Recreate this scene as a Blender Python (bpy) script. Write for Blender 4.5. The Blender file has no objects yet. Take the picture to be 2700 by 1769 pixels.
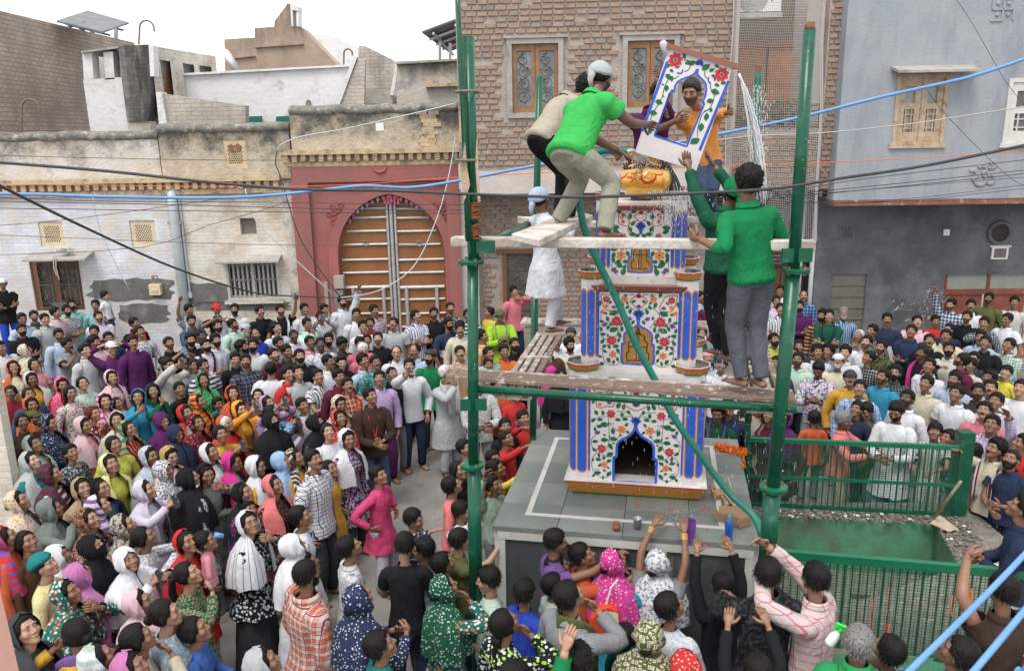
import bpy, math, random
import numpy as np
from mathutils import Vector, Matrix
R_=math.radians
random.seed(7); rng=np.random.default_rng(7)
S=bpy.context.scene
COL=S.collection
# ------------------------------------------------------------------ camera
CF=2125.0; CP=R_(13.9); CR=R_(-1.0); CH=5.3
_F=np.array([0,math.cos(CP),-math.sin(CP)]); _R0=np.array([1.,0,0]); _U0=np.array([0,math.sin(CP),math.cos(CP)])
_R=_R0*math.cos(CR)+_U0*math.sin(CR); _U=-_R0*math.sin(CR)+_U0*math.cos(CR); _C=np.array([0,0,CH])
cd=bpy.data.cameras.new('camera'); cam=bpy.data.objects.new('camera',cd); COL.objects.link(cam); S.camera=cam
cd.sensor_width=36; cd.lens=36*CF/2700; cd.clip_end=400; cd.clip_start=0.05
m=Matrix.Identity(4)
for i in range(3): m[i][0]=_R[i]; m[i][1]=_U[i]; m[i][2]=-_F[i]; m[i][3]=_C[i]
cam.matrix_world=m
S.render.resolution_x=1024; S.render.resolution_y=670
# ------------------------------------------------------------------ sky, sun, exposure
w=bpy.data.worlds.new('World'); S.world=w; w.use_nodes=True
nt=w.node_tree; bg=nt.nodes['Background']; bg.inputs['Strength'].default_value=0.125
sk=nt.nodes.new('ShaderNodeTexSky'); sk.sky_type='NISHITA'; sk.sun_disc=False
sk.sun_elevation=R_(62); sk.sun_rotation=R_(205); sk.air_density=2.0; sk.dust_density=6.0; sk.ozone_density=1.0
mx=nt.nodes.new('ShaderNodeMixRGB'); mx.inputs[0].default_value=0.86; mx.inputs[2].default_value=(7.6,7.9,8.1,1)   # unbroken bright cloud layer over the sky
nt.links.new(sk.outputs[0],mx.inputs[1]); nt.links.new(mx.outputs[0],bg.inputs['Color'])
sl=bpy.data.lights.new('sun','SUN'); sl.energy=1.5; sl.angle=R_(24); sl.color=(1,.96,.9)
so=bpy.data.objects.new('sun',sl); COL.objects.link(so)
so.rotation_euler=(R_(28),0,R_(-25))
S.view_settings.view_transform='Standard'; S.view_settings.look='None'; S.view_settings.gamma=1; S.view_settings.exposure=0.66
# ------------------------------------------------------------------ pixel -> place helpers (photo pixels, 2700 wide)
def ray(x,y): return _F+_R*((x-1350)/CF)-_U*((y-884.5)/CF)
def atZ(x,y,z): d=ray(x,y); return _C+d*((z-CH)/d[2])
def atY(x,y,Y): d=ray(x,y); return _C+d*(Y/d[1])
def D(x,y): return (x*1.135,y*1.135)          # coordinates read off the 2379-wide view
# ------------------------------------------------------------------ mesh helpers
def V(*a): return np.array(a,float)
def nrm(v): v=np.asarray(v,float); return v/(np.linalg.norm(v)+1e-12)
class MB:
    def __init__(s): s.v=[]; s.f=[]; s.mi=[]; s.n=0; s.cm=0
    def add(s,v,f,mi=None):
        v=np.asarray(v,float); s.v.append(v)
        s.f+= [tuple(i+s.n for i in q) for q in f]; s.mi+=[s.cm if mi is None else mi]*len(f); s.n+=len(v); return s
    def box(s,a,b,mi=None):
        (x0,y0,z0),(x1,y1,z1)=a,b
        v=[(x0,y0,z0),(x1,y0,z0),(x1,y1,z0),(x0,y1,z0),(x0,y0,z1),(x1,y0,z1),(x1,y1,z1),(x0,y1,z1)]
        return s.add(v,[(0,3,2,1),(4,5,6,7),(0,1,5,4),(1,2,6,5),(2,3,7,6),(3,0,4,7)],mi)
    def bar(s,p,q,w,h=None,up=(0,0,1),mi=None):     # rectangular bar from p to q
        h=h or w; p=V(*p); q=V(*q); d=nrm(q-p); r=np.cross(d,up)
        if np.linalg.norm(r)<1e-3: r=np.cross(d,(0,1,0))
        r=nrm(r); u=np.cross(r,d); v=[]
        for c in (p,q):
            for a,b in ((-1,-1),(1,-1),(1,1),(-1,1)): v.append(c+r*a*w/2+u*b*h/2)
        return s.add(v,[(0,1,2,3),(7,6,5,4),(0,4,5,1),(1,5,6,2),(2,6,7,3),(3,7,4,0)],mi)
    def tube(s,pts,rad,n=8,cap=True,ry=None,right=None,mi=None,rot=0):
        pts=np.asarray(pts,float); N=len(pts); rad=np.broadcast_to(np.asarray(rad,float),(N,)); ry=rad if ry is None else np.broadcast_to(np.asarray(ry,float),(N,))
        t=np.gradient(pts,axis=0); t/=np.linalg.norm(t,axis=1)[:,None]+1e-12
        if right is None:
            a=np.array([1.,0,0]) if abs(t[0][0])<.8 else np.array([0,1.,0])
        else: a=np.array(right,float)
        rs=[]; 
        for i in range(N):
            a=a-t[i]*np.dot(a,t[i]); a=nrm(a); rs.append(a)
        rs=np.array(rs); us=np.cross(t,rs)
        th=np.arange(n)/n*2*np.pi+rot
        v=(pts[:,None,:]+rs[:,None,:]*(rad[:,None]*np.cos(th))[:,:,None]+us[:,None,:]*(ry[:,None]*np.sin(th))[:,:,None]).reshape(-1,3)
        f=[(i*n+j,i*n+(j+1)%n,(i+1)*n+(j+1)%n,(i+1)*n+j) for i in range(N-1) for j in range(n)]
        if cap: f+=[tuple(range(n-1,-1,-1)),tuple(range((N-1)*n,N*n))]
        return s.add(v,f,mi)
    def lathe(s,prof,c=(0,0,0),n=20,mi=None,sq=None):
        v=[];f=[]
        for r,z in prof:
            for j in range(n):
                a=2*math.pi*(j+.5)/n; v.append((c[0]+r*math.cos(a),c[1]+r*math.sin(a),c[2]+z))
        for i in range(len(prof)-1):
            for j in range(n): f.append((i*n+j,i*n+(j+1)%n,(i+1)*n+(j+1)%n,(i+1)*n+j))
        f+=[tuple(range(n-1,-1,-1)),tuple(range((len(prof)-1)*n,len(prof)*n))]
        return s.add(v,f,mi)
    def prism(s,poly,o,u,v,t,mi=None):               # polygon in plane (o,u,v) pushed by vector t
        o=V(*o);u=V(*u);v=V(*v);t=V(*t); n=len(poly)
        P=[o+u*a+v*b for a,b in poly]; Q=[p+t for p in P]
        return s.add(P+Q,[tuple(range(n)),tuple(range(2*n-1,n-1,-1))]+[(i,i+n,(i+1)%n+n,(i+1)%n) for i in range(n)],mi)
    def poly(s,pts,mi=None): return s.add(pts,[tuple(range(len(pts)))],mi)
    def build(s,name,mats,parent=None,smooth=False,kind=None):
        me=bpy.data.meshes.new(name)
        v=np.concatenate(s.v) if s.v else np.zeros((0,3))
        L=np.array([len(q) for q in s.f]); me.vertices.add(len(v)); me.vertices.foreach_set('co',v.astype(np.float32).ravel())
        flat=np.array([i for q in s.f for i in q],dtype=np.int32)
        me.loops.add(len(flat)); me.loops.foreach_set('vertex_index',flat); me.polygons.add(len(L))
        st=np.concatenate([[0],np.cumsum(L)[:-1]]).astype(np.int32)
        me.polygons.foreach_set('loop_start',st)
        if not isinstance(mats,(list,tuple)): mats=[mats]
        for x in mats: me.materials.append(x)
        if len(mats)>1: me.polygons.foreach_set('material_index',np.array(s.mi,dtype=np.int32))
        me.polygons.foreach_set('use_smooth',np.full(len(L),bool(smooth)))
        me.update(calc_edges=True); me.validate()
        return link(name,me,parent,kind)
def link(name,me,parent=None,kind=None,loc=None,rz=None):
    o=bpy.data.objects.new(name,me); COL.objects.link(o)
    if parent is not None: o.parent=parent
    if kind: o['kind']=kind
    if loc is not None: o.location=loc
    if rz is not None: o.rotation_euler=(0,0,rz)
    return o
def tag(o,label,cat,group=None):
    o['label']=label; o['category']=cat
    if group: o['group']=group
    return o
def thing(name,label,cat,loc=(0,0,0),rz=0,group=None):
    o=link(name,None,loc=Vector([float(a) for a in loc]),rz=rz); o.empty_display_size=.2; return tag(o,label,cat,group)
# ------------------------------------------------------------------ materials
def _n(t,k,**kw):
    n=t.nodes.new(k)
    for a,b in kw.items(): setattr(n,a,b)
    return n
def mat(name,c1,c2=None,sc=3.0,rough=.75,bump=.0,bsc=None,c3=None,sc3=1.2,th3=.55,w3=.08,streak=False,metal=0.0,spec=.4,alpha=None,trans=0,brick=None,coat=0,zg=0):
    """two-tone noise colour, a third colour in patches (optionally drawn out downwards) and fine relief"""
    M=bpy.data.materials.new(name); M.use_nodes=True; t=M.node_tree; b=t.nodes['Principled BSDF']; L=t.links.new
    b.inputs['Roughness'].default_value=rough; b.inputs['Metallic'].default_value=metal; b.inputs['Specular IOR Level'].default_value=spec
    if trans: b.inputs['Transmission Weight'].default_value=trans
    if alpha is not None: b.inputs['Alpha'].default_value=alpha
    if coat: b.inputs['Coat Weight'].default_value=coat
    c1=tuple(c1)+(1,); co=_n(t,'ShaderNodeTexCoord')
    if c2 is None and not bump and c3 is None and brick is None:
        b.inputs['Base Color'].default_value=c1; return M
    out=None
    if brick:
        bw,bh,mort,cm=brick
        mp=_n(t,'ShaderNodeMapping'); mp.inputs['Rotation'].default_value=(math.pi/2,0,0); L(co.outputs['Object'],mp.inputs[0])
        bt=_n(t,'ShaderNodeTexBrick'); bt.inputs['Scale'].default_value=1; bt.inputs['Brick Width'].default_value=bw; bt.inputs['Row Height'].default_value=bh
        bt.inputs['Mortar Size'].default_value=mort; bt.inputs['Mortar Smooth'].default_value=.4; bt.inputs['Bias'].default_value=0
        bt.inputs['Color1'].default_value=c1; bt.inputs['Color2'].default_value=tuple(c2 or c1[:3])+(1,); bt.inputs['Mortar'].default_value=tuple(cm)+(1,)
        nd=_n(t,'ShaderNodeTexNoise'); nd.inputs['Scale'].default_value=3; ad=_n(t,'ShaderNodeMixRGB',blend_type='ADD'); ad.inputs[0].default_value=.03
        L(mp.outputs[0],ad.inputs[1]); L(nd.outputs['Color'],ad.inputs[2]); L(ad.outputs[0],bt.inputs['Vector']); out=bt.outputs['Color']
        n2=_n(t,'ShaderNodeTexNoise'); n2.inputs['Scale'].default_value=sc; n2.inputs['Detail'].default_value=6; L(co.outputs['Object'],n2.inputs['Vector'])
        mm=_n(t,'ShaderNodeMixRGB',blend_type='MULTIPLY'); mm.inputs[0].default_value=.45; L(out,mm.inputs[1]); 
        cr=_n(t,'ShaderNodeValToRGB'); cr.color_ramp.elements[0].color=(.45,.45,.45,1); cr.color_ramp.elements[0].position=.3; cr.color_ramp.elements[1].color=(1.3,1.3,1.3,1); cr.color_ramp.elements[1].position=.7
        L(n2.outputs['Fac'],cr.inputs[0]); L(cr.outputs[0],mm.inputs[2]); out=mm.outputs[0]
    else:
        n1=_n(t,'ShaderNodeTexNoise'); n1.inputs['Scale'].default_value=sc; n1.inputs['Detail'].default_value=7; n1.inputs['Roughness'].default_value=.62
        L(co.outputs['Object'],n1.inputs['Vector'])
        cr=_n(t,'ShaderNodeValToRGB'); cr.color_ramp.elements[0].position=.34; cr.color_ramp.elements[1].position=.66
        cr.color_ramp.elements[0].color=c1; cr.color_ramp.elements[1].color=tuple(c2 or c1[:3])+(1,)
        L(n1.outputs['Fac'],cr.inputs[0]); out=cr.outputs[0]
    if c3 is not None:
        n3=_n(t,'ShaderNodeTexNoise'); n3.inputs['Scale'].default_value=sc3; n3.inputs['Detail'].default_value=9; n3.inputs['Roughness'].default_value=.7
        mp=_n(t,'ShaderNodeMapping'); mp.inputs['Scale'].default_value=(1,1,.22 if streak else 1); mp.inputs['Location'].default_value=(3.3,7.7,1.9)
        L(co.outputs['Object'],mp.inputs[0]); L(mp.outputs[0],n3.inputs['Vector'])
        r3=_n(t,'ShaderNodeMapRange'); r3.inputs[1].default_value=th3-w3; r3.inputs[2].default_value=th3+w3; 
        if zg:
            sz=_n(t,'ShaderNodeSeparateXYZ'); L(co.outputs['Generated'],sz.inputs[0]); zz=_n(t,'ShaderNodeMath',operation='MULTIPLY_ADD'); L(sz.outputs['Z'],zz.inputs[0]); zz.inputs[1].default_value=zg; L(n3.outputs['Fac'],zz.inputs[2]); L(zz.outputs[0],r3.inputs[0])
        else: L(n3.outputs['Fac'],r3.inputs[0])
        m3=_n(t,'ShaderNodeMixRGB'); L(r3.outputs[0],m3.inputs[0]); L(out,m3.inputs[1]); m3.inputs[2].default_value=tuple(c3)+(1,); out=m3.outputs[0]
    L(out,b.inputs['Base Color'])
    if bump:
        nb=_n(t,'ShaderNodeTexNoise'); nb.inputs['Scale'].default_value=bsc or sc*8; nb.inputs['Detail'].default_value=6; L(co.outputs['Object'],nb.inputs['Vector'])
        bp=_n(t,'ShaderNodeBump'); bp.inputs['Strength'].default_value=bump; bp.inputs['Distance'].default_value=.02; L(nb.outputs['Fac'],bp.inputs['Height'])
        if brick:
            b2=_n(t,'ShaderNodeBump'); b2.inputs['Strength'].default_value=.5; b2.inputs['Distance'].default_value=.012; b2.invert=True
            L(bt.outputs['Fac'],b2.inputs['Height']); L(bp.outputs[0],b2.inputs['Normal']); L(b2.outputs[0],b.inputs['Normal'])
        else: L(bp.outputs[0],b.inputs['Normal'])
    return M
M={}
M['ground']=mat('dusty_street',(.27,.25,.235),(.215,.20,.19),sc=1.2,rough=.95,bump=.5,bsc=60,c3=(.13,.12,.11),sc3=1.1,th3=.57,w3=.13)
M['lwhite']=mat('old_limewash',(.60,.57,.55),(.50,.43,.34),sc=1.6,bump=.9,bsc=14,c3=(.20,.18,.16),sc3=2.0,th3=.73,w3=.11,zg=.26)
M['lbrick']=mat('limewashed_brick',(.60,.53,.44),(.46,.35,.26),sc=2.0,bump=.5,bsc=25,brick=(.24,.085,.010,(.46,.40,.33)),c3=(.66,.63,.58),sc3=1.4,th3=.52,w3=.12)
M['lbluew']=mat('blue_white_limewash',(.66,.68,.79),(.60,.59,.64),sc=2.0,bump=.5,bsc=25,brick=(.24,.085,.008,(.55,.55,.60)),c3=(.62,.54,.44),sc3=1.3,th3=.56,w3=.14)
M['parapet']=mat('weathered_parapet_plaster',(.36,.30,.23),(.52,.44,.34),sc=3.2,bump=1,bsc=14,c3=(.075,.07,.065),sc3=1.8,th3=.80,w3=.12,zg=.42)
M['coping']=mat('lichen_coping',(.24,.22,.195),(.10,.093,.085),sc=5,bump=.8,bsc=30,c3=(.5,.45,.38),sc3=6,th3=.62)
M['patch']=mat('cement_patch',(.16,.155,.15),(.10,.097,.095),sc=3,bump=.5,bsc=30,c3=(.26,.24,.22),sc3=4,th3=.6)
M['redwash']=mat('red_ochre_limewash',(.37,.12,.11),(.31,.10,.092),sc=1.6,bump=.5,bsc=20,c3=(.24,.11,.10),sc3=1.8,th3=.54,w3=.16,streak=True)
M['redorn']=mat('red_ochre_relief',(.40,.10,.10),(.33,.08,.08),sc=6,bump=.3,bsc=40)
M['stonetrim']=mat('cream_stone_trim',(.60,.47,.30),(.45,.33,.21),sc=5,bump=.5,bsc=30,c3=(.16,.14,.11),sc3=3.2,th3=.58)
M['gwood']=mat('orange_brown_door_sheet',(.29,.12,.045),(.22,.088,.034),sc=2.2,rough=.5,bump=.15,bsc=12,c3=(.48,.33,.22),sc3=9,th3=.71,w3=.03)
M['gpipe']=mat('silver_painted_pipe',(.50,.49,.49),(.40,.38,.37),sc=9,rough=.45,metal=.25)
M['lattice']=mat('cream_stone_lattice',(.66,.55,.38),(.58,.46,.31),sc=7,bump=.3)
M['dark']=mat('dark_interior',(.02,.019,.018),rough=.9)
M['pane']=mat('dusty_window_glass',(.09,.085,.08),(.15,.14,.13),sc=3,rough=.25,spec=.6)
M['paneblue']=mat('reflecting_window_glass',(.10,.14,.16),(.28,.33,.36),sc=2.2,rough=.12,spec=.8)
M['brownwood']=mat('brown_window_wood',(.22,.10,.05),(.16,.07,.035),sc=6,rough=.55,bump=.2)
M['honeywood']=mat('honey_window_wood',(.31,.165,.085),(.23,.105,.05),sc=6,rough=.5,bump=.2)
M['weatherwood']=mat('weathered_bare_wood',(.40,.27,.15),(.48,.40,.32),sc=8,rough=.8,bump=.4,c3=(.24,.15,.09),sc3=5,th3=.6)
M['iron']=mat('painted_iron',(.20,.15,.11),(.12,.09,.07),sc=12,rough=.5)
M['whiteiron']=mat('off_white_iron',(.55,.52,.49),(.42,.39,.36),sc=12,rough=.5)
M['pipegrey']=mat('pale_grey_pipe',(.50,.54,.56),(.42,.46,.48),sc=3,rough=.5)
M['slab']=mat('concrete_slab',(.40,.37,.34),(.30,.28,.26),sc=3,bump=.5,bsc=26,c3=(.15,.14,.13),sc3=2.5,th3=.62)
M['fascia']=mat('old_cream_fascia',(.56,.50,.46),(.47,.42,.39),sc=2,bump=.4,bsc=22,c3=(.20,.17,.15),sc3=5,th3=.67,w3=.04)
M['mortar']=mat('lime_mortar',(.40,.335,.30),(.32,.26,.235),sc=4,bump=.9,bsc=40,c3=(.46,.40,.37),sc3=1.3,th3=.56,w3=.1)
for i,(a,b) in enumerate([((.345,.215,.155),(.31,.20,.15)),((.30,.19,.14),(.28,.18,.14)),((.37,.265,.19),(.33,.23,.17)),((.28,.20,.165),(.265,.20,.165)),((.33,.25,.185),(.30,.215,.16))]):
    M['brick%d'%i]=mat('fired_brick_%d'%i,a,b,sc=9,rough=.9,bump=.5,bsc=60,c3=(.36,.30,.26),sc3=6,th3=.55,w3=.12)
M['bluewall']=mat('blue_grey_plaster',(.275,.30,.345),(.33,.345,.365),sc=1.6,bump=.35,bsc=18,c3=(.20,.22,.25),sc3=1.7,th3=.60,w3=.12,streak=True)
M['greywall']=mat('dark_cement_plaster',(.085,.085,.092),(.15,.155,.17),sc=1.5,bump=.5,bsc=16,c3=(.20,.205,.225),sc3=1.0,th3=.60,w3=.12)
M['rust']=mat('rusty_beam',(.27,.11,.065),(.18,.075,.05),sc=5,rough=.8,bump=.3,c3=(.42,.36,.32),sc3=7,th3=.62)
M['redpaint']=mat('worn_red_paint',(.27,.065,.045),(.18,.055,.04),sc=2,rough=.5,bump=.1,c3=(.33,.13,.08),sc3=2,th3=.6)
M['frost']=mat('frosted_grey_glass',(.26,.27,.24),(.32,.33,.30),sc=3,rough=.3)
M['shutterg']=mat('grey_brown_shutter',(.20,.175,.155),(.16,.14,.12),sc=4,rough=.6,bump=.2)
M['farbrick']=mat('far_brick',(.52,.39,.30),(.43,.31,.24),sc=1.2,bump=.4,bsc=20,brick=(.26,.115,.02,(.30,.25,.22)),c3=(.24,.20,.18),sc3=.7,th3=.52,w3=.14)
M['tanplaster']=mat('tan_brown_plaster',(.42,.32,.24),(.34,.25,.19),sc=1.6,bump=.9,bsc=6,c3=(.15,.13,.115),sc3=1.4,th3=.74,w3=.12,streak=True,zg=.3)
M['farwhite']=mat('sunbleached_white_plaster',(.74,.735,.76),(.66,.63,.61),sc=1.1,bump=.7,bsc=9,c3=(.42,.37,.32),sc3=2.2,th3=.63,w3=.08)
M['beigebrick']=mat('pale_brick_wall',(.55,.49,.43),(.48,.42,.37),sc=1.4,bump=.4,bsc=16,brick=(.26,.10,.012,(.40,.36,.32)),c3=(.17,.155,.145),sc3=1.3,th3=.6,w3=.12,streak=True)
M['blackstain']=mat('mould_blackened_brick',(.34,.31,.28),(.20,.185,.17),sc=2,bump=.4,bsc=16,brick=(.26,.10,.012,(.28,.26,.24)),c3=(.05,.048,.045),sc3=1.3,th3=.49,w3=.1,streak=True)
M['solar']=mat('panel_underside',(.10,.105,.11),(.16,.165,.17),sc=2,rough=.4)
M['steel']=mat('galvanised_steel',(.42,.42,.42),(.30,.30,.30),sc=8,rough=.4,metal=.6)
M['greennet']=mat('green_curtain',(.01,.17,.13),(.015,.12,.09),sc=4)
M['gpaint']=mat('green_gloss_paint',(.003,.085,.042),(.002,.066,.033),sc=3,rough=.28,bump=.06,bsc=30,c3=(.025,.12,.08),sc3=6,th3=.585,w3=.05,spec=.45)
M['gpaintL']=mat('light_green_gloss_paint',(.008,.15,.075),(.006,.11,.055),sc=3,rough=.35,bump=.1,bsc=40,c3=(.30,.33,.28),sc3=12,th3=.70,w3=.03)
M['gwash']=mat('green_limewashed_cement',(.10,.33,.19),(.08,.26,.155),sc=1.4,rough=.7,bump=.3,bsc=20,c3=(.11,.15,.105),sc3=2.2,th3=.53,w3=.13)
M['plankw']=mat('lime_splashed_plank',(.42,.36,.31),(.30,.23,.185),sc=5,rough=.85,bump=.5,bsc=30,c3=(.62,.58,.54),sc3=3,th3=.5,w3=.1)
M['plankd']=mat('spattered_old_plank',(.19,.13,.10),(.25,.18,.145),sc=14,rough=.85,bump=.6,bsc=50,c3=(.60,.56,.52),sc3=11,th3=.60,w3=.04)
M['plankm']=mat('paint_spotted_batten',(.40,.34,.29),(.27,.20,.165),sc=12,rough=.85,bump=.5,bsc=40,c3=(.66,.62,.57),sc3=9,th3=.56,w3=.06)
M['kota']=mat('grey_green_stone_slab',(.215,.235,.215),(.165,.185,.17),sc=1.8,rough=.5,bump=.1,bsc=30,c3=(.27,.265,.235),sc3=3,th3=.62,w3=.08)
M['kota2']=mat('grey_stone_slab_dark',(.17,.19,.18),(.14,.155,.145),sc=2.2,rough=.5,bump=.1,bsc=30)
M['marble']=mat('white_marble_strip',(.58,.57,.53),(.46,.45,.41),sc=5,rough=.45)
M['stoneface']=mat('dark_slate_panel',(.055,.06,.062),(.085,.09,.092),sc=2,rough=.45,bump=.15,c3=(.13,.145,.155),sc3=1.7,th3=.6,w3=.1,streak=True)
M['tw']=mat('pinkish_white_gloss_paint',(.76,.70,.71),(.71,.64,.66),sc=2.5,rough=.35,bump=.12,bsc=14,c3=(.60,.54,.54),sc3=5,th3=.66,w3=.08)
M['twtop']=mat('wet_white_ledge_paint',(.74,.71,.69),(.62,.59,.56),sc=6,rough=.4,c3=(.33,.31,.28),sc3=9,th3=.64,w3=.05)
M['tblue']=mat('bright_blue_paint',(.035,.125,.60),(.025,.09,.50),sc=6,rough=.35,bump=.08)
M['tochre']=mat('ochre_paint',(.50,.215,.05),(.44,.18,.04),sc=4,rough=.35)
M['tred']=mat('red_stripe_paint',(.60,.04,.025),rough=.35)
M['tgreen']=mat('green_stripe_paint',(.01,.16,.03),rough=.35)
M['tcorn']=mat('brick_red_cornice_paint',(.33,.115,.095),(.28,.10,.08),sc=3,rough=.4)
M['fred']=mat('crimson_flower_paint',(.66,.03,.065),(.55,.03,.05),sc=20,rough=.4)
M['forange']=mat('orange_flower_paint',(.80,.20,.03),rough=.4)
M['fpurple']=mat('purple_flower_paint',(.20,.09,.34),rough=.4)
M['fleaf']=mat('leaf_green_paint',(.008,.16,.055),(.006,.125,.04),sc=14,rough=.4)
M['fvine']=mat('black_green_vine_paint',(.012,.03,.018),rough=.4)
M['fgold']=mat('gold_outline_paint',(.50,.26,.06),(.42,.20,.05),sc=12,rough=.4)
M['twood']=mat('ochre_niche_back',(.46,.225,.045),(.38,.17,.035),sc=2.5,rough=.4)
M['gold']=mat('wet_gold_paint',(.80,.44,.055),(.62,.30,.035),sc=2.2,rough=.16,spec=.7,metal=.35,coat=.5)
M['redpen']=mat('red_lettering_paint',(.55,.02,.012),rough=.4)
M['hose']=mat('green_ribbed_hose',(.012,.20,.14),(.01,.16,.115),sc=4,rough=.35,spec=.5)
M['water']=mat('falling_water',(.86,.88,.89),(.70,.73,.75),sc=30,rough=.18,trans=.25,spec=.8)
M['waterspray']=mat('water_drops',(.86,.88,.9),rough=.1,trans=.3)
M['black']=mat('black_cable_rubber',(.035,.038,.042),(.05,.053,.058),sc=9,rough=.6)
M['bluecable']=mat('blue_conduit',(.11,.26,.54),(.14,.31,.58),sc=5,rough=.45)
M['thinwire']=mat('thin_dark_wire',(.05,.05,.06),rough=.6)
M['orange']=mat('orange_cord',(.75,.14,.05),rough=.7)
M['rope']=mat('rusty_orange_rope',(.28,.085,.03),(.20,.055,.02),sc=30,rough=.9,bump=.5,bsc=120)
M['net']=mat('grey_netting_twine',(.42,.40,.385),rough=.8)
M['marigold']=mat('marigold_petals',(.85,.22,.01),(.75,.14,.01),sc=40,rough=.8)
M['garland']=mat('dark_red_rose_garland',(.09,.012,.02),(.05,.006,.012),sc=40,rough=.8)
M['cardboard']=mat('wet_cardboard',(.34,.21,.12),(.28,.17,.10),sc=4,rough=.8)
M['clay']=mat('red_clay',(.30,.085,.05),(.24,.07,.04),sc=6,rough=.7)
M['bluebottle']=mat('blue_plastic_bottle',(.03,.16,.55),rough=.15,trans=.45,spec=.6)
M['clearplastic']=mat('cloudy_plastic',(.72,.70,.76),rough=.2,trans=.4)
M['pinkcap']=mat('pink_plastic',(.80,.10,.55),rough=.4)
M['purpleplastic']=mat('purple_plastic',(.15,.05,.30),(.20,.08,.36),sc=30,rough=.3)
M['limeplastic']=mat('bright_green_plastic',(.05,.62,.08),rough=.3)
M['whiteplastic']=mat('white_plastic',(.75,.75,.74),rough=.35)
M['leafg']=mat('potted_leaves',(.05,.13,.02),(.09,.19,.04),sc=20,rough=.6)
M['peach']=mat('peach_painted_wall',(.72,.40,.33),(.66,.36,.30),sc=3,rough=.8,bump=.2)
M['debris']=mat('pale_rubble',(.21,.19,.165),(.13,.115,.10),sc=9,rough=.95,bump=.8,bsc=50,c3=(.42,.40,.36),sc3=16,th3=.62,w3=.04)
# ================================================================== facades
class Fac:
    """a building front: local x runs along the wall, y into the building, z up"""
    def __init__(s,name,label,cat,A,B,kind=None):
        s.A=V(A[0],A[1],0); s.u=nrm(V(B[0]-A[0],B[1]-A[1],0)); s.n=V(-s.u[1],s.u[0],0)
        s.r=thing(name,label,cat,(A[0],A[1],0),math.atan2(s.u[1],s.u[0]))
    def L(s,x,y,d=0):
        q=ray(x*1.135,y*1.135); P=s.A+s.n*d; t=np.dot(P-_C,s.n)/np.dot(q,s.n); w_=_C+q*t
        return float(np.dot(w_-s.A,s.u)),float(w_[2])
    def rect(s,x0,y0,x1,y1,d=0):
        a=s.L(x0,(y0+y1)/2,d)[0]; b=s.L(x1,(y0+y1)/2,d)[0]; t=s.L((x0+x1)/2,y0,d)[1]; bt=s.L((x0+x1)/2,y1,d)[1]
        return a,b,bt,t
    def slab(s,mb,x0,y0,x1,y1,d0,d1,mi=None,at=None):
        a,b,z0,z1=s.rect(x0,y0,x1,y1,at if at is not None else d0); mb.box((a,d0,z0),(b,d1,z1),mi)
    def part(s,name,mb,m_,**k): return mb.build(name,m_,s.r,**k)
def holes(mb,s0,s1,z0,z1,hs,d0,d1):
    xs=sorted({s0,s1}|{min(max(v,s0),s1) for h in hs for v in h[:2]}); zs=sorted({z0,z1}|{min(max(v,z0),z1) for h in hs for v in h[2:]})
    for i in range(len(xs)-1):
        run=None
        for j in range(len(zs)-1):
            cx=(xs[i]+xs[i+1])/2; cz=(zs[j]+zs[j+1])/2
            inside=any(h[0]<cx<h[1] and h[2]<cz<h[3] for h in hs)
            if not inside: run=[zs[j],zs[j+1]] if run is None else [run[0],zs[j+1]]
            if (inside or j==len(zs)-2) and run: mb.box((xs[i],d0,run[0]),(xs[i+1],d1,run[1])); run=None
def sub(name,mb,m_,p,**k): return mb.build(name,m_,p,**k)
# ---------------------------------------------------------------- ground
g=MB()
for a,b in [((-150,-30),(2.2,9.3)),((5.3,-30),(150,9.3)),((-150,9.3),(150,250)),((2.2,-30),(5.3,6.2))]:
    g.add([(a[0],a[1],0),(b[0],a[1],0),(b[0],b[1],0),(a[0],b[1],0)],[(0,1,2,3)])
g.build('ground',M['ground'],kind='structure')
# ---------------------------------------------------------------- left limewashed house with red gateway
F1=Fac('courtyard_house','old limewashed brick house with a red arched gateway and weathered parapet, behind the left crowd','house',(-14,18.53),(0,19.1))
w1=F1.rect(75,600,190,722); w2=F1.rect(527,606,650,696); w3=F1.rect(558,507,595,545); g0=F1.rect(690,384,1070,800)
l1=F1.rect(92,515,148,573); l2=F1.rect(303,512,362,572); lp=F1.rect(520,326,572,392); top0=F1.L(200,425)[1]
mb=MB(); holes(mb,-12,F1.L(402,600)[0],0,top0,[w1,l1,l2],0,.45); F1.part('wall',mb,M['lbluew'])
mb=MB(); holes(mb,F1.L(402,600)[0],g0[0],0,top0,[w2,w3],0,.45); F1.part('wall',mb,M['lbrick'])
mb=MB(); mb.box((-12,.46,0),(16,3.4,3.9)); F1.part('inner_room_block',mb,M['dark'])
# cement patches
def blob(x0,y0,x1,y1,n=26,seed=0,k=.12):
    r=random.Random(seed); P=[]
    for i in range(n):
        a=2*math.pi*i/n; c,s_=math.cos(a),math.sin(a); e=1/max(abs(c),abs(s_))**.75
        P.append(((x0+x1)/2+(x1-x0)/2*c*e*(.93+r.uniform(-k,k)), (y0+y1)/2+(y1-y0)/2*s_*e*(.93+r.uniform(-k,k))))
    return P
for b in [(198,645,408,700,1),(270,705,395,752,2),(418,655,540,708,3),(120,700,180,735,4),(440,700,690,722,9)]:
    mb=MB(); P=[F1.L(x,y) for x,y in blob(*b[:4],seed=b[4])]; mb.prism(P,(0,0,0),(1,0,0),(0,0,1),(0,-.012,0)); F1.part('cement_patch',mb,M['patch'])
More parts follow.
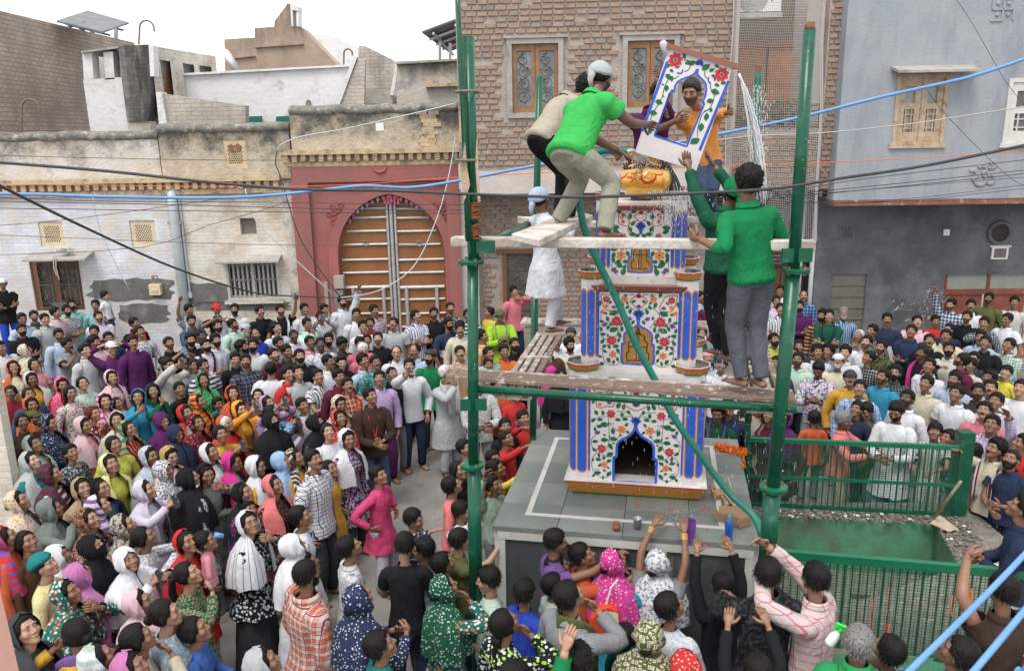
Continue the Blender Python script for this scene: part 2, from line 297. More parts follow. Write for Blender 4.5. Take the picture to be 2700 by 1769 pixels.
# parapet sections with rounded coping
def parapet(x0,x1,yt,yb,m_,d=.0,cop=True,holesl=[]):
    a,b,z0,z1=F1.rect(x0,yt,x1,yb,d); mb=MB(); holes(mb,a,b,z0,z1,holesl,d,d+.4); F1.part('parapet_wall',mb,m_)
    if cop:
        c=MB(); n=14; pts=[(a+(b-a)*i/n,d+.18,z1+.03+rng.uniform(-.02,.02)) for i in range(n+1)]; c.tube(pts,.24,10,ry=.13,right=(0,1,0)); F1.part('coping',c,M['coping'],smooth=True)
parapet(-60,372,322,428,M['lwhite'],.06); parapet(372,675,302,412,M['parapet'],.02,holesl=[lp]); parapet(675,1066,258,362,M['parapet'],-.02)
# cornices with tooth blocks
def cornice(x0,y0,x1,y1):
    a,za=F1.L(x0,y0,-.1); b,zb=F1.L(x1,y1,-.1); mb=MB(); z=(za+zb)/2
    mb.box((a,-.22,z-.05),(b,.0,z+.06)); mb.box((a,-.10,z-.33),(b,.0,z-.22)); F1.part('cornice',mb,M['stonetrim'])
    n=int((b-a)/.2); t=MB()
    for i in range(n):
        s_=a+(i+.5)*(b-a)/n; t.box((s_-.055,-.17,z-.20+rng.uniform(-.01,.01)),(s_+.055,-.0,z-.05))
        t.box((s_-.03,-.13,z-.219),(s_+.03,0,z-.20))
    F1.part('cornice_teeth',t,M['stonetrim'])
    l=MB(); l.box((a,-.09,z-.219),(b,-.0,z-.06)); F1.part('cornice_back_band',l,mat('terracotta_band',(.40,.20,.13),(.30,.17,.12),sc=6))
cornice(-60,437,650,404); cornice(652,352,1067,352)
a,b,z0,z1=F1.rect(652,378,688,402,-.1); mb=MB(); mb.box((a,-.12,z0-.12),(a+.22,0,z1+.1)); F1.part('cornice_return',mb,M['stonetrim'])
mb=MB(); a,b,z0,z1=F1.rect(668,385,691,800); mb.box((a,-.02,0),(b,0,z1)); F1.part('plain_reveal_strip',mb,M['lwhite'])
# windows
def scroll(mb,c,r,turn=1.5,dirn=1,y=0,rad=.008,a0=0,n=14):
    P=[]
    for i in range(n+1):
        t=i/n; a=a0+dirn*turn*2*math.pi*t; rr=r*(1-.8*t); P.append((c[0]+rr*math.cos(a),y,c[1]+rr*math.sin(a)))
    mb.tube(P,rad,4)
def window1():
    x0,x1,z0,z1=w1; h=z1-z0; W=x1-x0
    f=MB(); t=.07
    for a,b in [(x0,x0+.12),(x0+W*.40,x0+W*.40+.13),(x1-t,x1)]: f.box((a,.06,z0+.06),(b,.16,z1-.06))
    f.box((x0,.055,z1-.06),(x1,.165,z1)); f.box((x0,.055,z0),(x1,.165,z0+.06)); wf=F1.part('window_frame',f,M['brownwood'])
    p=MB(); p.box((x0+.1,.20,z0),(x1,.24,z1)); sub('pane',p,M['pane'],F1.r)
    gr=MB(); lo=[(x0+.14,x0+W*.40-.02),(x0+W*.40+.15,x1-.08)]
    for k,(a,b) in enumerate(lo):
        n=1 if k==0 else 2
        for q in range(n+1): s_=a+(b-a)*q/n; gr.bar((s_,.03,z0+.05),(s_,.03,z1-.05),.02)
        for zz in (z0+.08,z0+h*.5,z1-.1): gr.bar((a,.03,zz),(b,.03,zz),.02)
        for q in range(n):
            A=a+(b-a)*q/n;B=a+(b-a)*(q+1)/n;c=(A+B)/2;ww=(B-A)
            for (zb,zt) in ((z0+.1,z0+h*.5),(z0+h*.5,z1-.1)):
                zc=(zb+zt)/2
                for i in range(6): # fan of converging bars
                    gr.bar((c,.03,zc-.05),(A+ww*(i+.5)/6,.03,zt-.02),.008); 
                for sg in (-1,1):
                    scroll(gr,(c+sg*ww*.26,zb+.12),.09,1.4,sg,.03,.007,math.pi/2); scroll(gr,(c+sg*ww*.26,zc+.04),.07,1.3,-sg,.03,.007,-math.pi/2)
                gr.lathe([(0.001,-.02),(.028,0),(.001,.02)],(c,.015,zc-.05),8)
    F1.part('window_grille',gr,M['iron'])
    c=MB(); a,b,_,_=F1.rect(66,590,200,602,-.3); c.add([(a-.05,0,z1+.16),(b+.05,0,z1+.16),(b+.05,-.5,z1+.04),(a-.05,-.5,z1+.04),(a-.05,0,z1+.09),(b+.05,0,z1+.09),(b+.05,-.5,z1-.0),(a-.05,-.5,z1-.0)],[(0,3,2,1),(4,5,6,7),(3,7,6,2),(0,4,7,3),(1,2,6,5),(0,1,5,4)])
    F1.part('window_canopy',c,M['slab'])
    r_=MB(); rr=random.Random(3)
    for k in range(10):
        P=[(b-.45+rr.uniform(-.12,.12)+.1*math.sin(i*1.3+k),-.3+rr.uniform(-.1,.1),z1+.15+rr.uniform(0,.12)) for i in range(7)]; r_.tube(P,.012,4)
    for k in range(2): r_.tube([(b-.62+k*.05,-.5,z1+.14),(b-.64+k*.05,-.54,z1-.15),(b-.6+k*.04,-.54,z1-.32-.1*k)],.012,4)
    tag(r_.build('rope_bundle',M['net']),'tangled pale rope heaped on the canopy over the scroll-grilled brown window','rope').location=F1.r.location
    bpy.data.objects['rope_bundle'].rotation_euler=F1.r.rotation_euler
window1()
def window2():
    x0,x1,z0,z1=w2; f=MB(); t=.06
    f.box((x0,-.02,z0),(x0+t,.1,z1));f.box((x1-t,-.02,z0),(x1,.1,z1));f.box((x0+t,-.02,z1-t),(x1-t,.1,z1));f.box((x0+t,-.02,z0),(x1-t,.1,z0+t)); c=(x0+x1)/2
    f.box((c-.03,-.01,z0+t),(c+.03,.1,z1-t)); F1.part('window_frame',f,M['whiteiron'])
    p=MB(); p.box((x0,.2,z0),(x1,.24,z1)); F1.part('pane',p,M['pane'])
    gr=MB(); n=5
    for (a,b) in ((x0+t,c-.03),(c+.03,x1-t)):
        for i in range(n):
            A=a+(b-a)*i/n; B=a+(b-a)*(i+1)/n; m_=(A+B)/2; r=(B-A)*.36; zb=z0+t; H=z1-z0-2*t
            for (q0,q1,flip) in ((zb+.02,zb+H*.46,1),(zb+H*.54,zb+H-.04,-1)):
                P=[(m_-r,.03,q1 if flip>0 else q0)]+[(m_-r*math.cos(math.pi*k/8),.03,(q0+r if flip>0 else q1-r)-flip*r*math.sin(math.pi*k/8)) for k in range(9)]+[(m_+r,.03,q1 if flip>0 else q0)]
                gr.tube(P,.011,4)
            scroll(gr,(m_,zb+H*.5),r*.8,1,1,.03,.008)
            gr.bar((B,.03,zb),(B,.03,zb+H),.022)
    F1.part('window_grille',gr,M['whiteiron'])
    s_=MB(); s_.box((x0-.08,-.08,z0-.09),(x1+.06,.05,z0)); F1.part('window_sill',s_,M['lwhite'])
    c=MB(); c.add([(x0-.1,0,z1+.15),(x1+.1,0,z1+.15),(x1+.1,-.4,z1+.04),(x0-.1,-.4,z1+.04),(x0-.1,0,z1+.10),(x1+.1,0,z1+.10),(x1+.1,-.4,z1),(x0-.1,-.4,z1)],[(0,3,2,1),(4,5,6,7),(3,7,6,2),(0,4,7,3),(1,2,6,5),(0,1,5,4)]); F1.part('window_canopy',c,M['slab'])
window2()
p=MB(); p.box((w3[0],.12,w3[2]),(w3[1],.16,w3[3])); F1.part('vent_shutter',p,M['shutterg'])
def lattice(r,hrow=9,hcol=7,zoff=0,m_=None,mar=.18,d=.03):
    x0,x1,z0,z1=r; mb=MB(); mb.box((x0,d,z0),(x1,d+.1,z1)); F1.part('stone_lattice',mb,m_ or M['lattice'])
    q=MB(); W=(x1-x0)*(1-2*mar); H=(z1-z0)*.66
    for i in range(hrow):
        for j in range(hcol):
            cx=x0+(x1-x0)*mar+W*(j+.5+.5*(i%2)-.25)/hcol; cz=z0+(z1-z0)*.17+H*(i+.5)/hrow; e=.018
            q.add([(cx-e,d-.002,cz),(cx,d-.002,cz-e*1.2),(cx+e,d-.002,cz),(cx,d-.002,cz+e*1.2)],[(0,1,2,3)])
    F1.part('lattice_hole_rows',q,M['dark'],kind='stuff')
lattice(l1); lattice(l2); lattice(lp,9,7,m_=M['stonetrim'])
mb=MB(); x0,x1,z0,z1=lp; mb.prism([( (x0+x1)/2+a*.16,z1-.17+b*.1) for a,b in ((-1,.2),(-.5,.9),(0,.3),(.4,1),(1,.4),(.7,-.8),(.1,-.6),(-.6,-1))],(0,0.02,0),(1,0,0),(0,0,1),(0,-.004,0)); F1.part('broken_lattice_gap',mb,M['rust'])
# drain pipe, conduit, meter box
a,zt=F1.L(398,447,-.12); _,zb=F1.L(420,720,-.12); mb=MB(); mb.tube([(a,.1,zt+.05),(a,-.05,zt+.03),(a,-.12,zt-.12),(a,-.12,zt-.5),(a,-.12,.02)],.105,12); F1.part('drain_pipe',mb,M['pipegrey'],smooth=True)
mb=MB(); mb.box((a-.16,-.16,zt-.72),(a+.14,-.0,zt-.66)); F1.part('pipe_clamp',mb,M['steel'])
a,zt=F1.L(412,430,-.04); _,zb=F1.L(430,680,-.04); mb=MB(); mb.tube([(a,-.04,zt),(a,-.04,zb)],.028,6); mb.box((a-.05,-.09,zb-.12),(a+.05,0,zb)); F1.part('wall_conduit',mb,M['pipegrey'])
x0,x1,z0,z1=F1.rect(353/1.0/1.0*0+352,748/1.135,377,776/1.135); x0,x1,z0,z1=F1.rect(352,748/1.135,378,775/1.135)
mb=MB(); mb.box((x0,-.16,z0),(x1,-.013,z1)); mb.box((x0+.06,-.175,z0+.08),(x1-.06,-.16,z1-.1)); F1.part('meter_box',mb,M['lattice'])
def text(s_,size,m_,parent,loc,rot=(math.pi/2,0,0),ext=.004,name='lettering'):
    c=bpy.data.curves.new(name,'FONT'); c.body=s_; c.size=size; c.extrude=ext; c.align_x='CENTER'; c.align_y='CENTER'
    o=bpy.data.objects.new(name,c); COL.objects.link(o); dg=bpy.context.evaluated_depsgraph_get(); me=bpy.data.meshes.new_from_object(o.evaluated_get(dg))
    bpy.data.objects.remove(o); me.materials.clear(); me.materials.append(m_); o=link(name,me,parent,loc=loc); o.rotation_euler=rot; return o
text('82',.17,M['rust'],F1.r,((x0+x1)/2-.02,-.006,z1+.14))
# ---- gateway
s0,s1,_,zt=g0; wallz=zt
r0,r1,_,rt=F1.rect(731,421,1042,800); 
mb=MB(); mb.box((s0,-.10,0),(r0,.45,rt)); mb.box((r1,-.10,0),(s1,.45,rt)); mb.box((s0,-.10,rt),(s1,.45,zt)); F1.part('gate_surround',mb,M['redwash'])
iL=F1.L(789,640)[0]; iR=F1.L(1036,640)[0]; sp=F1.L(900,600)[1]; ap=F1.L(905,450)[1]; ic=(iL+iR)/2
def archx(t,w_,h,z):      # pointed horseshoe profile, t 0..1 left to right
    a=math.pi*(1-t); x=math.cos(a); y=math.sin(a); 
    return ic+x*w_, z+h*(y**.92*(1+.06*(1-abs(x))**2.2)/1.06)
N=28; inner=[archx(i/N,(iR-iL)/2,ap-sp,sp) for i in range(N+1)]
mb=MB()
mb.box((r0,.02,0),(iL,.45,sp)); mb.box((iR,.02,0),(r1,.45,sp)); mb.box((r0,.02,sp),(iL,.45,rt)); mb.box((iR,.02,sp),(r1,.45,rt))
for i in range(N):
    (xa,za),(xb,zb)=inner[i],inner[i+1]
    mb.add([(xa,.02,za),(xb,.02,zb),(xb,.02,rt),(xa,.02,rt),(xa,.45,za),(xb,.45,zb)],[(0,1,2,3),(0,4,5,1)])
F1.part('arch_spandrel',mb,M['redwash'])
mb=MB()
def ringpath(o): return [(ic-(iR-iL)/2-o,0)]+[(ic-(iR-iL)/2-o,sp*.5)]+[archx(i/N,(iR-iL)/2+o,ap-sp+o,sp) for i in range(N+1)]+[(ic+(iR-iL)/2+o,sp*.5),(ic+(iR-iL)/2+o,0)]
A=ringpath(.0);B=ringpath(.22)
for i in range(len(A)-1):
    a,b,c,d=A[i],A[i+1],B[i+1],B[i]
    mb.add([(a[0],-.06,a[1]),(b[0],-.06,b[1]),(c[0],-.06,c[1]),(d[0],-.06,d[1]),(a[0],.15,a[1]),(b[0],.15,b[1]),(c[0],.02,c[1]),(d[0],.02,d[1])],[(0,3,2,1),(0,1,5,4),(2,3,7,6)])
F1.part('arch_moulding',mb,M['redwash'])
for sg in (-1,1):         # floral medallions in the spandrels
    q=MB(); cx=ic+sg*(iR-iL)*.47; cz=F1.L(870,497)[1]
    for k in range(7):
        for ring in (0,1):
            a=2*math.pi*k/7+ring*.4; rr=.11+.12*ring; px,pz=cx+rr*math.cos(a),cz+rr*math.sin(a); q.lathe([(.001,-.0),(.05,.0),(.001,.02)],(0,0,0),6) if 0 else q.tube([(px+.055*math.cos(t),.0,pz+.055*math.sin(t)) for t in np.linspace(0,6.28,9)],.012,4)
    F1.part('relief_rosette',q,M['redorn'],kind='stuff')
q=MB(); cx,cz=F1.L(882,393,-.1); q.tube([(cx+.17*math.sin(t),-.11,cz+.1-.17*math.cos(t)) for t in np.linspace(-1.45,1.45,15)],[.004+.03*math.cos(t/1.45*1.5) for t in np.linspace(-1.45,1.45,15)],6); F1.part('crescent_relief',q,M['redorn'],smooth=True)
# niches left of door (grey pilaster strips)
for xx in (757,772): a,b,_,z=F1.rect(xx,655,xx+9,800); q=MB(); q.box((a,-.02,0),(b,.02,z)); F1.part('pilaster_strip',q,M['slab'])
x0,x1,z0,z1=F1.rect(778,640,800,668,-.1); q=MB(); q.box((x0,-.25,z0),(x1,.0,z1)); F1.part('switch_box',q,M['slab'])
x0,x1,z0,z1=F1.rect(779,672,800,730,-.1); q=MB(); q.box((x0,-.22,z0),(x1,.0,z1)); F1.part('fuse_box',q,M['steel'])
# the two leaves
dc=F1.L(914,600,.2)[0]; bars=[485,506,537,568,603,633,667,695,728,758]
for sg,lf in ((-1,'left'),(1,'right')):
    leaf=MB(); a=dc-.04 if sg<0 else dc+.04; e=iL-.05 if sg<0 else iR+.05
    P=[(a,0),(e,0),(e,sp)]; idx=range(0,N//2+1) if sg<0 else range(N,N//2-1,-1)
    P+=[(x+(-.03 if sg<0 else .03),z+.03) for x,z in (inner[i] for i in idx)]; P.append((a,inner[N//2][1]+.05)); 
    leaf.prism(P if sg>0 else P[::-1],(0,.26,0),(1,0,0),(0,0,1),(0,-.05,0)); lo=F1.part('gate_leaf',leaf,M['gwood'])
    for i,y in enumerate(bars):
        _,z=F1.L(914+sg*60,y,.2); 
        if z>ap-.12: continue
        hw=(iR-iL)/2*math.sqrt(max(0,1-((z-sp)/(ap-sp))**2))*.97 if z>sp else (iR-iL)/2
        x2=ic+sg*hw-sg*.05; r=.03 if y!=667 else .045
        q=MB(); q.tube([(dc+sg*.13,.19,z),(x2,.19,z)],r,6); sub('rail',q,M['gpipe'],lo)
    for f_ in (0.22,.80):
        xx=dc+sg*f_*(iR-iL)/2; q=MB(); q.tube([(xx,.155,0),(xx,.155,F1.L(914,667,.2)[1])],.045,6); sub('stile',q,M['gpipe'],lo)
    q=MB(); q.tube([(dc+sg*.09,.17,0),(dc+sg*.09,.17,ap-.1)],.035,6); sub('stile',q,M['gpipe'],lo)
    kx,kz=F1.L(850 if sg<0 else 974,565,.2); q=MB(); q.tube([(kx+.06*math.cos(t),.17,kz+.06*math.sin(t)) for t in np.linspace(0,6.28,11)],.016,5); q.lathe([(.001,-.02),(.04,0),(.001,.02)],(kx,.18,kz),8); sub('knocker',q,M['steel'],lo)
q=MB(); q.tube([(dc,.14,0),(dc,.14,ap+.02)],.04,6); F1.part('meeting_stile',q,M['gpipe'])
q=MB()
for i in range(14):
    t=.22+.035*i; x,z=archx(t,(iR-iL)/2-.03,ap-sp-.04,sp); q.lathe([(.001,-.1),(.05,-.03),(.001,.06)],(x,.06,z),5)
F1.part('faded_bunting',q,mat('faded_bunting',(.30,.10,.25),(.55,.5,.5),sc=3))
q=MB()
for i in range(5): x,z=archx(.47+.02*i,(iR-iL)/2-.02,ap-sp-.02,sp); q.tube([(x,.05,z+.03),(x+.02,.03,z-.18-.04*(i%2))],.03,5)
F1.part('red_rag_bunch',q,mat('red_rag',(.55,.06,.05),(.5,.1,.25),sc=5))
# exposed bricks near the right end of the parapet
for i in range(22):
    x,z=F1.L(985+rng.uniform(-9,12)+(i%2)*17,262+(i//2)*9.2,-.05); q=MB(); q.box((x-.12,-.06+rng.uniform(0,.02),z-.045),(x+.12,.0,z+.04)); F1.part('exposed_brick',q,M['brick%d'%(i%2)] if i<4 else M['stonetrim'])
x,z=F1.L(882,295,-.03); q=MB(); q.box((x-.09,-.03,z-.09),(x+.09,-.018,z+.09)); F1.part('tile_plaque',q,M['whiteplastic'])
# ---------------------------------------------------------------- roofs and houses behind
def flat(name,pts,Y,dep,m_,parent=None,kind=None):
    P=[atY(x*1.135,y*1.135,Y) for x,y in pts]; mb=MB(); mb.prism([(p[0],p[2]) for p in P],(0,Y,0),(1,0,0),(0,0,1),(0,dep,0)); return mb.build(name,m_,parent,kind=kind)
def root(name,label,cat,grp=None): return thing(name,label,cat,(0,0,0),0,grp)
b=root('terrace_house','white plastered upper storey with an open stair beside it, above the weathered parapet','house')
flat('wall',[(345,178),(350,176),(812,153),(772,262),(770,305),(345,305)],23.5,.4,M['farwhite'],b)
flat('wall_coping',[(345,175),(814,150),(816,155),(345,180)],23.4,.7,M['farwhite'],b)
flat('stair_parapet',[(822,133),(830,133),(782,262),(766,262)],23.0,.25,M['farwhite'],b)
flat('stair_side_wall',[(832,135),(848,140),(845,262),(782,262)],23.05,.2,M['beigebrick'],b)
flat('back_wall',[(833,107),(847,107),(925,146),(925,265),(833,265)],25.0,.4,M['beigebrick'],b)
flat('stair_edge',[(918,148),(926,146),(914,222),(906,222)],24.2,.6,M['farwhite'],b)
for i in range(4): flat('stair_step',[(842+(-4)*i,208+11*i),(912,208+11*i),(912,221+11*i),(842-4*i,221+11*i)],24.6-.28*i,.28,M['slab'],b)
flat('wall',[(922,148),(1075,140),(1075,262),(922,262)],23.8,.5,M['lwhite'],b)
flat('wall_coping',[(920,144),(1075,136),(1075,141),(920,150)],23.6,.8,M['slab'],b)
flat('cornice',[(988,196),(1075,192),(1075,200),(988,203)],23.6,.2,M['stonetrim'],b)
for x in (577,641): flat('window',[(x,271),(x+31,270),(x+31,296),(x,296)],23.4,.05,M['greennet'],b)
for px in [(690,208,724,250)]:
    P=blob(710,232,722,252,12,5); flat('plaster_scar',P,23.44,.03,M['tanplaster'],b)
b=root('roof_room','roof room with open square pillars and a mould blackened brick pier, left of the white terrace','house')
flat('wall',[(193,186),(282,180),(300,316),(212,318)],22.0,.3,M['farwhite'],b)
flat('roof_slab',[(188,119),(280,107),(280,112),(188,124)],21.9,2.6,M['slab'],b)
for x in (191,240): flat('pillar',[(x,122),(x+22,120),(x+26,184),(x+4,186)],22.0,.35,M['farwhite'],b)
for x in (213,262): flat('pillar',[(x,126),(x+13,125),(x+16,182),(x+3,183)],24.3,.35,M['farwhite'],b)
flat('brick_pier',[(274,107),(345,104),(350,215),(345,282),(296,282)],21.8,2.4,M['blackstain'],b)
flat('wall',[(296,282),(348,282),(352,320),(300,320)],21.85,.4,M['lbrick'],b)
flat('end_wall',[(345,104),(356,106),(358,178),(349,178)],21.7,.3,M['farwhite'],b)
# receding wing with openings
mb=MB(); P0=atY(352*1.135,140*1.135,22.0); zt=P0[2]; 
Pa=atY(354*1.135,106*1.135,22.0); z1=Pa[2]; z0_=atY(354*1.135,178*1.135,22.)[2]
for k,(xa,xb) in enumerate([(354,372),(396,424),(450,462),(490,502)]):
    A=[atY(x*1.135,150*1.135,Y)[0] for x,Y in ((xa,22+.02*(xa-354)),(xb,22+.02*(xb-354)))]
    Ya,Yb=22+.02*(xa-354),22+.02*(xb-354); mb.add([(A[0],Ya,z0_-1),(A[1],Yb,z0_-1),(A[1],Yb,z1),(A[0],Ya,z1),(A[0]-.1,Ya+.3,z0_-1),(A[1]-.1,Yb+.3,z0_-1),(A[1]-.1,Yb+.3,z1),(A[0]-.1,Ya+.3,z1)],[(0,1,2,3),(3,2,6,7),(1,5,6,2),(0,3,7,4)])
for (xa,xb) in ((372,396),(424,450),(462,490)):
    A=[atY(x*1.135,150*1.135,22+.02*(x-354))[0] for x in (xa,xb)]; Ya,Yb=22+.02*(xa-354),22+.02*(xb-354); h=.32
    mb.add([(A[0],Ya,z1-h),(A[1],Yb,z1-h),(A[1],Yb,z1),(A[0],Ya,z1),(A[0],Ya+.3,z1-h),(A[1],Yb+.3,z1-h)],[(0,1,2,3),(0,4,5,1)])
mb.build('wing_wall',M['lbrick'],b)
for (xa,xb,mm) in ((371,397,'twood2'),(423,451,'solar'),(461,491,'solar')):
    A=[atY(x*1.135,150*1.135,22.25+.02*(x-354))[0] for x in (xa,xb)]; Ya,Yb=22.25+.02*(xa-354),22.25+.02*(xb-354)
    q=MB(); q.add([(A[0],Ya,z0_-1),(A[1],Yb,z0_-1),(A[1],Yb,z1-.2),(A[0],Ya,z1-.2)],[(0,1,2,3)]); q.build('door' if mm=='twood2' else 'window',M['brownwood'] if mm=='twood2' else M['solar'],b)
b=root('low_brick_wall','low pale brick wall stepping down in front of the white terrace wall','wall')
flat('wall',[(362,217),(372,217),(570,246),(570,300),(376,305)],21.0,.3,M['beigebrick'],b); flat('wall_end',[(362,214),(375,214),(392,318),(372,318)],20.9,.3,M['farwhite'],b)
b=root('brick_neighbour','tall bare brick side wall of the house at the far left','house')
z1=atY(0,35*1.135,20)[2]
def solveY(x,y,z):  # depth along the ray at which height z is met
    d=ray(x*1.135,y*1.135); t=(z-CH)/d[2]; return _C+d*t
Q0=solveY(-150,12,z1+.0) if ray(-150*1.135,12*1.135)[2]>0 else None
p0=atY(-160*1.135,35*1.135,19.2); p1=atY(312*1.135,100*1.135,30.); 
zt=z1; A=V(p0[0],p0[1],0); B=V(p1[0],p1[1],0); zb=p1[2]; L_=np.linalg.norm(B-A); b.location=tuple(A); b.rotation_euler=(0,0,math.atan2(B[1]-A[1],B[0]-A[0]))
q=MB(); q.add([(0,0,0),(L_,0,0),(L_,0,zb),(0,0,zt+.35),(0,3,0),(L_,3,0),(L_,3,zb),(0,3,zt+.35)],[(0,1,2,3),(3,2,6,7),(1,5,6,2)])
o=q.build('wall',M['farbrick'],b)
b=root('stepped_ruin','brown stepped parapet wall with a small white window arch on the skyline','wall')
flat('wall',[(521,92),(592,88),(592,66),(637,63),(638,50),(663,16),(668,8),(675,10),(677,62),(697,62),(790,158),(790,170),(523,170)],32,1.2,M['tanplaster'],b)
flat('string_course',[(592,108),(704,101),(704,104),(592,111)],31.9,.1,M['tanplaster'],b); flat('string_course',[(521,135),(592,130),(592,132),(521,138)],31.9,.1,M['tanplaster'],b)
flat('window_arch_post',[(674,11),(679,12),(681,62),(677,62)],31.8,.5,M['farwhite'],b); flat('window_arch_post',[(688,20),(693,21),(694,62),(689,62)],31.8,.5,M['farwhite'],b)
flat('window_arch_lintel',[(675,9),(693,16),(693,26),(679,24)],31.75,.6,M['farwhite'],b)
b=root('far_white_house','far white house just visible on the skyline right of the brown stepped wall','house')
flat('wall',[(700,68),(725,80),(752,82),(757,79),(784,90),(832,112),(832,162),(760,162)],45,3,M['farwhite'],b)
# shade panels on posts
def shade(label,pts,Y,posts,dz):
    b=root('roof_shade',label,'sunshade'); P=[atY(x,y,Y+o) for x,y,o in pts]
    q=MB(); q.add(P+[p+V(0,0,.05) for p in P],[(0,1,2,3),(7,6,5,4),(0,4,5,1),(1,5,6,2),(2,6,7,3),(3,7,4,0)]); q.build('panel',M['solar'],b)
    for k in range(1,4):
        t=k/4; a=P[0]*(1-t)+P[3]*t; c=P[1]*(1-t)+P[2]*t; q=MB(); q.bar(a-V(0,0,.05),c-V(0,0,.05),.06); q.build('purlin',M['steel'],b)
    for k in (1,3):
        t=k/4; a=P[0]*(1-t)+P[1]*t; c=P[3]*(1-t)+P[2]*t; q=MB(); q.bar(a-V(0,0,.12),c-V(0,0,.12),.06); q.build('rafter',M['steel'],b)
    for x,y,y2 in posts: a=atY(x,y,Y); c=atY(x,y2,Y); q=MB(); q.bar(a,c,.08); q.build('post',M['steel'],b)
shade('dark tilted solar panel canopy on thin posts over the bare brick wall',[(150,60,-.6),(231,33,1.5),(340,64,1.5),(270,89,-.6)],25,[(219,55,82),(306,76,103)],0)
shade('grey tilted panel canopy beside the top of the green pole',[(1113,88,-.6),(1230,44,-.6),(1230,120,1.2),(1183,139,1.2)],25,[(1160,92,162),(1187,115,162)],0)
def hook(label,x,y0,y1,Y,w_):
    a=atY(x,y1,Y); t=atY(x,y0,Y); q=MB(); r=w_; q.tube([a,t-V(0,0,r)]+[t+V(r-r*math.cos(k),0,-r+r*math.sin(k)) for k in np.linspace(.2,2.9,9)]+[t+V(2*r,0,-1.5*r)],.025,5); tag(q.build('bent_rod',M['iron']),label,'rod','bent iron rods on the roofs')
hook('bent iron rod standing against the bare far-left brick wall',55,262,360,19.5,.2)
hook('tall thin bent rod on the skyline over the roof room',366,55,118,24,.2)
hook('bent rod beside the stair, in front of the far white house',906,130,174,24,.12)
q=MB(); c=atY(601,168,28); q.lathe([(.001,.0),(.2,.03),(.36,.1),(.42,.17)],(0,0,0),16); o=q.build('satellite_dish',M['whiteplastic'],smooth=True); o.location=c; o.rotation_euler=(0,R_(65),0); tag(o,'small white satellite dish seen edge on at the brown stepped wall','dish')
# ================================================================== brick house (overhanging upper floor)
F2=Fac('brick_house','bare brick house with carved window grilles and a netted balcony, behind the monument','house',(-2.2,18.25),(7.0,17.75))
F2l_d=1.15                                             # the ground floor stands back this much
sL=F2.L(1066,300)[0]; sR=F2.L(1952,300)[0]; sB0=F2.L(1700,300)[0]; sB1=F2.L(1908,300)[0]
zf0=F2.L(1300,449)[1]; zf1=F2.L(1300,396)[1]; ztop=F2.L(1300,-60)[1]
u1=F2.rect(1190,102,1297,262); u2=F2.rect(1457,95,1564,250)
mb=MB(); holes(mb,sL,sB0,zf1,ztop,[u1,u2],.012,.45); holes(mb,sB1,sR,zf0,ztop,[],.012,.45); F2.part('wall',mb,M['mortar'])
mb=MB(); mb.box((sL,-.03,zf0),(sB0-.02,1.6,zf1)); F2.part('floor_slab',mb,M['fascia'])
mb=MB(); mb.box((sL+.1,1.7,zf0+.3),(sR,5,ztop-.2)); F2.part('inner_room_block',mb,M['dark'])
brickmesh=[]
def bricks(F,s0,s1,z0,z1,hs,d,bw=.236,bh=.119,lim=None,parent=None,acc=None):
    """lay single bricks with recessed joints; returns list of (size key, s, z)"""
    out=[]; row=0; z=z0
    while z+bh*.6<z1:
        s=s0-(bw/2 if row%2 else 0)+rng.uniform(-.04,.04)
        while s<s1:
            w_=bw*(1+rng.uniform(-.10,.10)); a=max(s,s0)+.010+rng.uniform(0,.006); b=min(s+w_,s1)-.010
            if b-a>.05 and not any(a<h[1]+.02 and b>h[0]-.02 and z<h[3]+.02 and z+bh>h[2]-.02 for h in hs) and rng.random()>.03:
                out.append((a,b,z+.017+rng.uniform(-.005,.005),z+bh-.016+rng.uniform(-.005,.005)))
            s+=w_
        z+=bh; row+=1
    return out
fr=.14
hs=[(u1[0]-fr,u1[1]+fr,u1[2]-fr,u1[3]+fr),(u2[0]-fr,u2[1]+fr,u2[2]-fr,u2[3]+fr)]
band=F2.rect(1110,372,1690,394)
B=bricks(F2,sL,sB0-.05,zf1+.1,ztop,hs,0)+bricks(F2,sB1+.02,sR,zf0,ztop,[],0,bw=.225)
pro=.026
variants=[]
def brickobj(v,m_,parent,d,name='brick'):
    a,b,z0,z1=v; k=(round((b-a)/.03),m_.name)
    me=bpy.data.meshes.get('brick_%d_%s'%k)
    if me is None:
        w_=k[0]*.03; q=MB(); h=(z1-z0)/2; e=.006
        q.add([(-w_/2,0,-h),(w_/2,0,-h),(w_/2,0,h),(-w_/2,0,h),(-w_/2+e,-pro,-h+e),(w_/2-e,-pro,-h+e),(w_/2-e,-pro,h-e),(-w_/2+e,-pro,h-e)],[(4,5,6,7),(0,1,5,4),(1,2,6,5),(2,3,7,6),(3,0,4,7)])
        o=q.build(name,m_,parent); me=o.data; me.name='brick_%d_%s'%k
    else: o=link(name,me,parent)
    o.location=((a+b)/2,d+rng.uniform(-.004,.006),(z0+z1)/2); o.rotation_euler=(0,rng.uniform(-.012,.012),0)
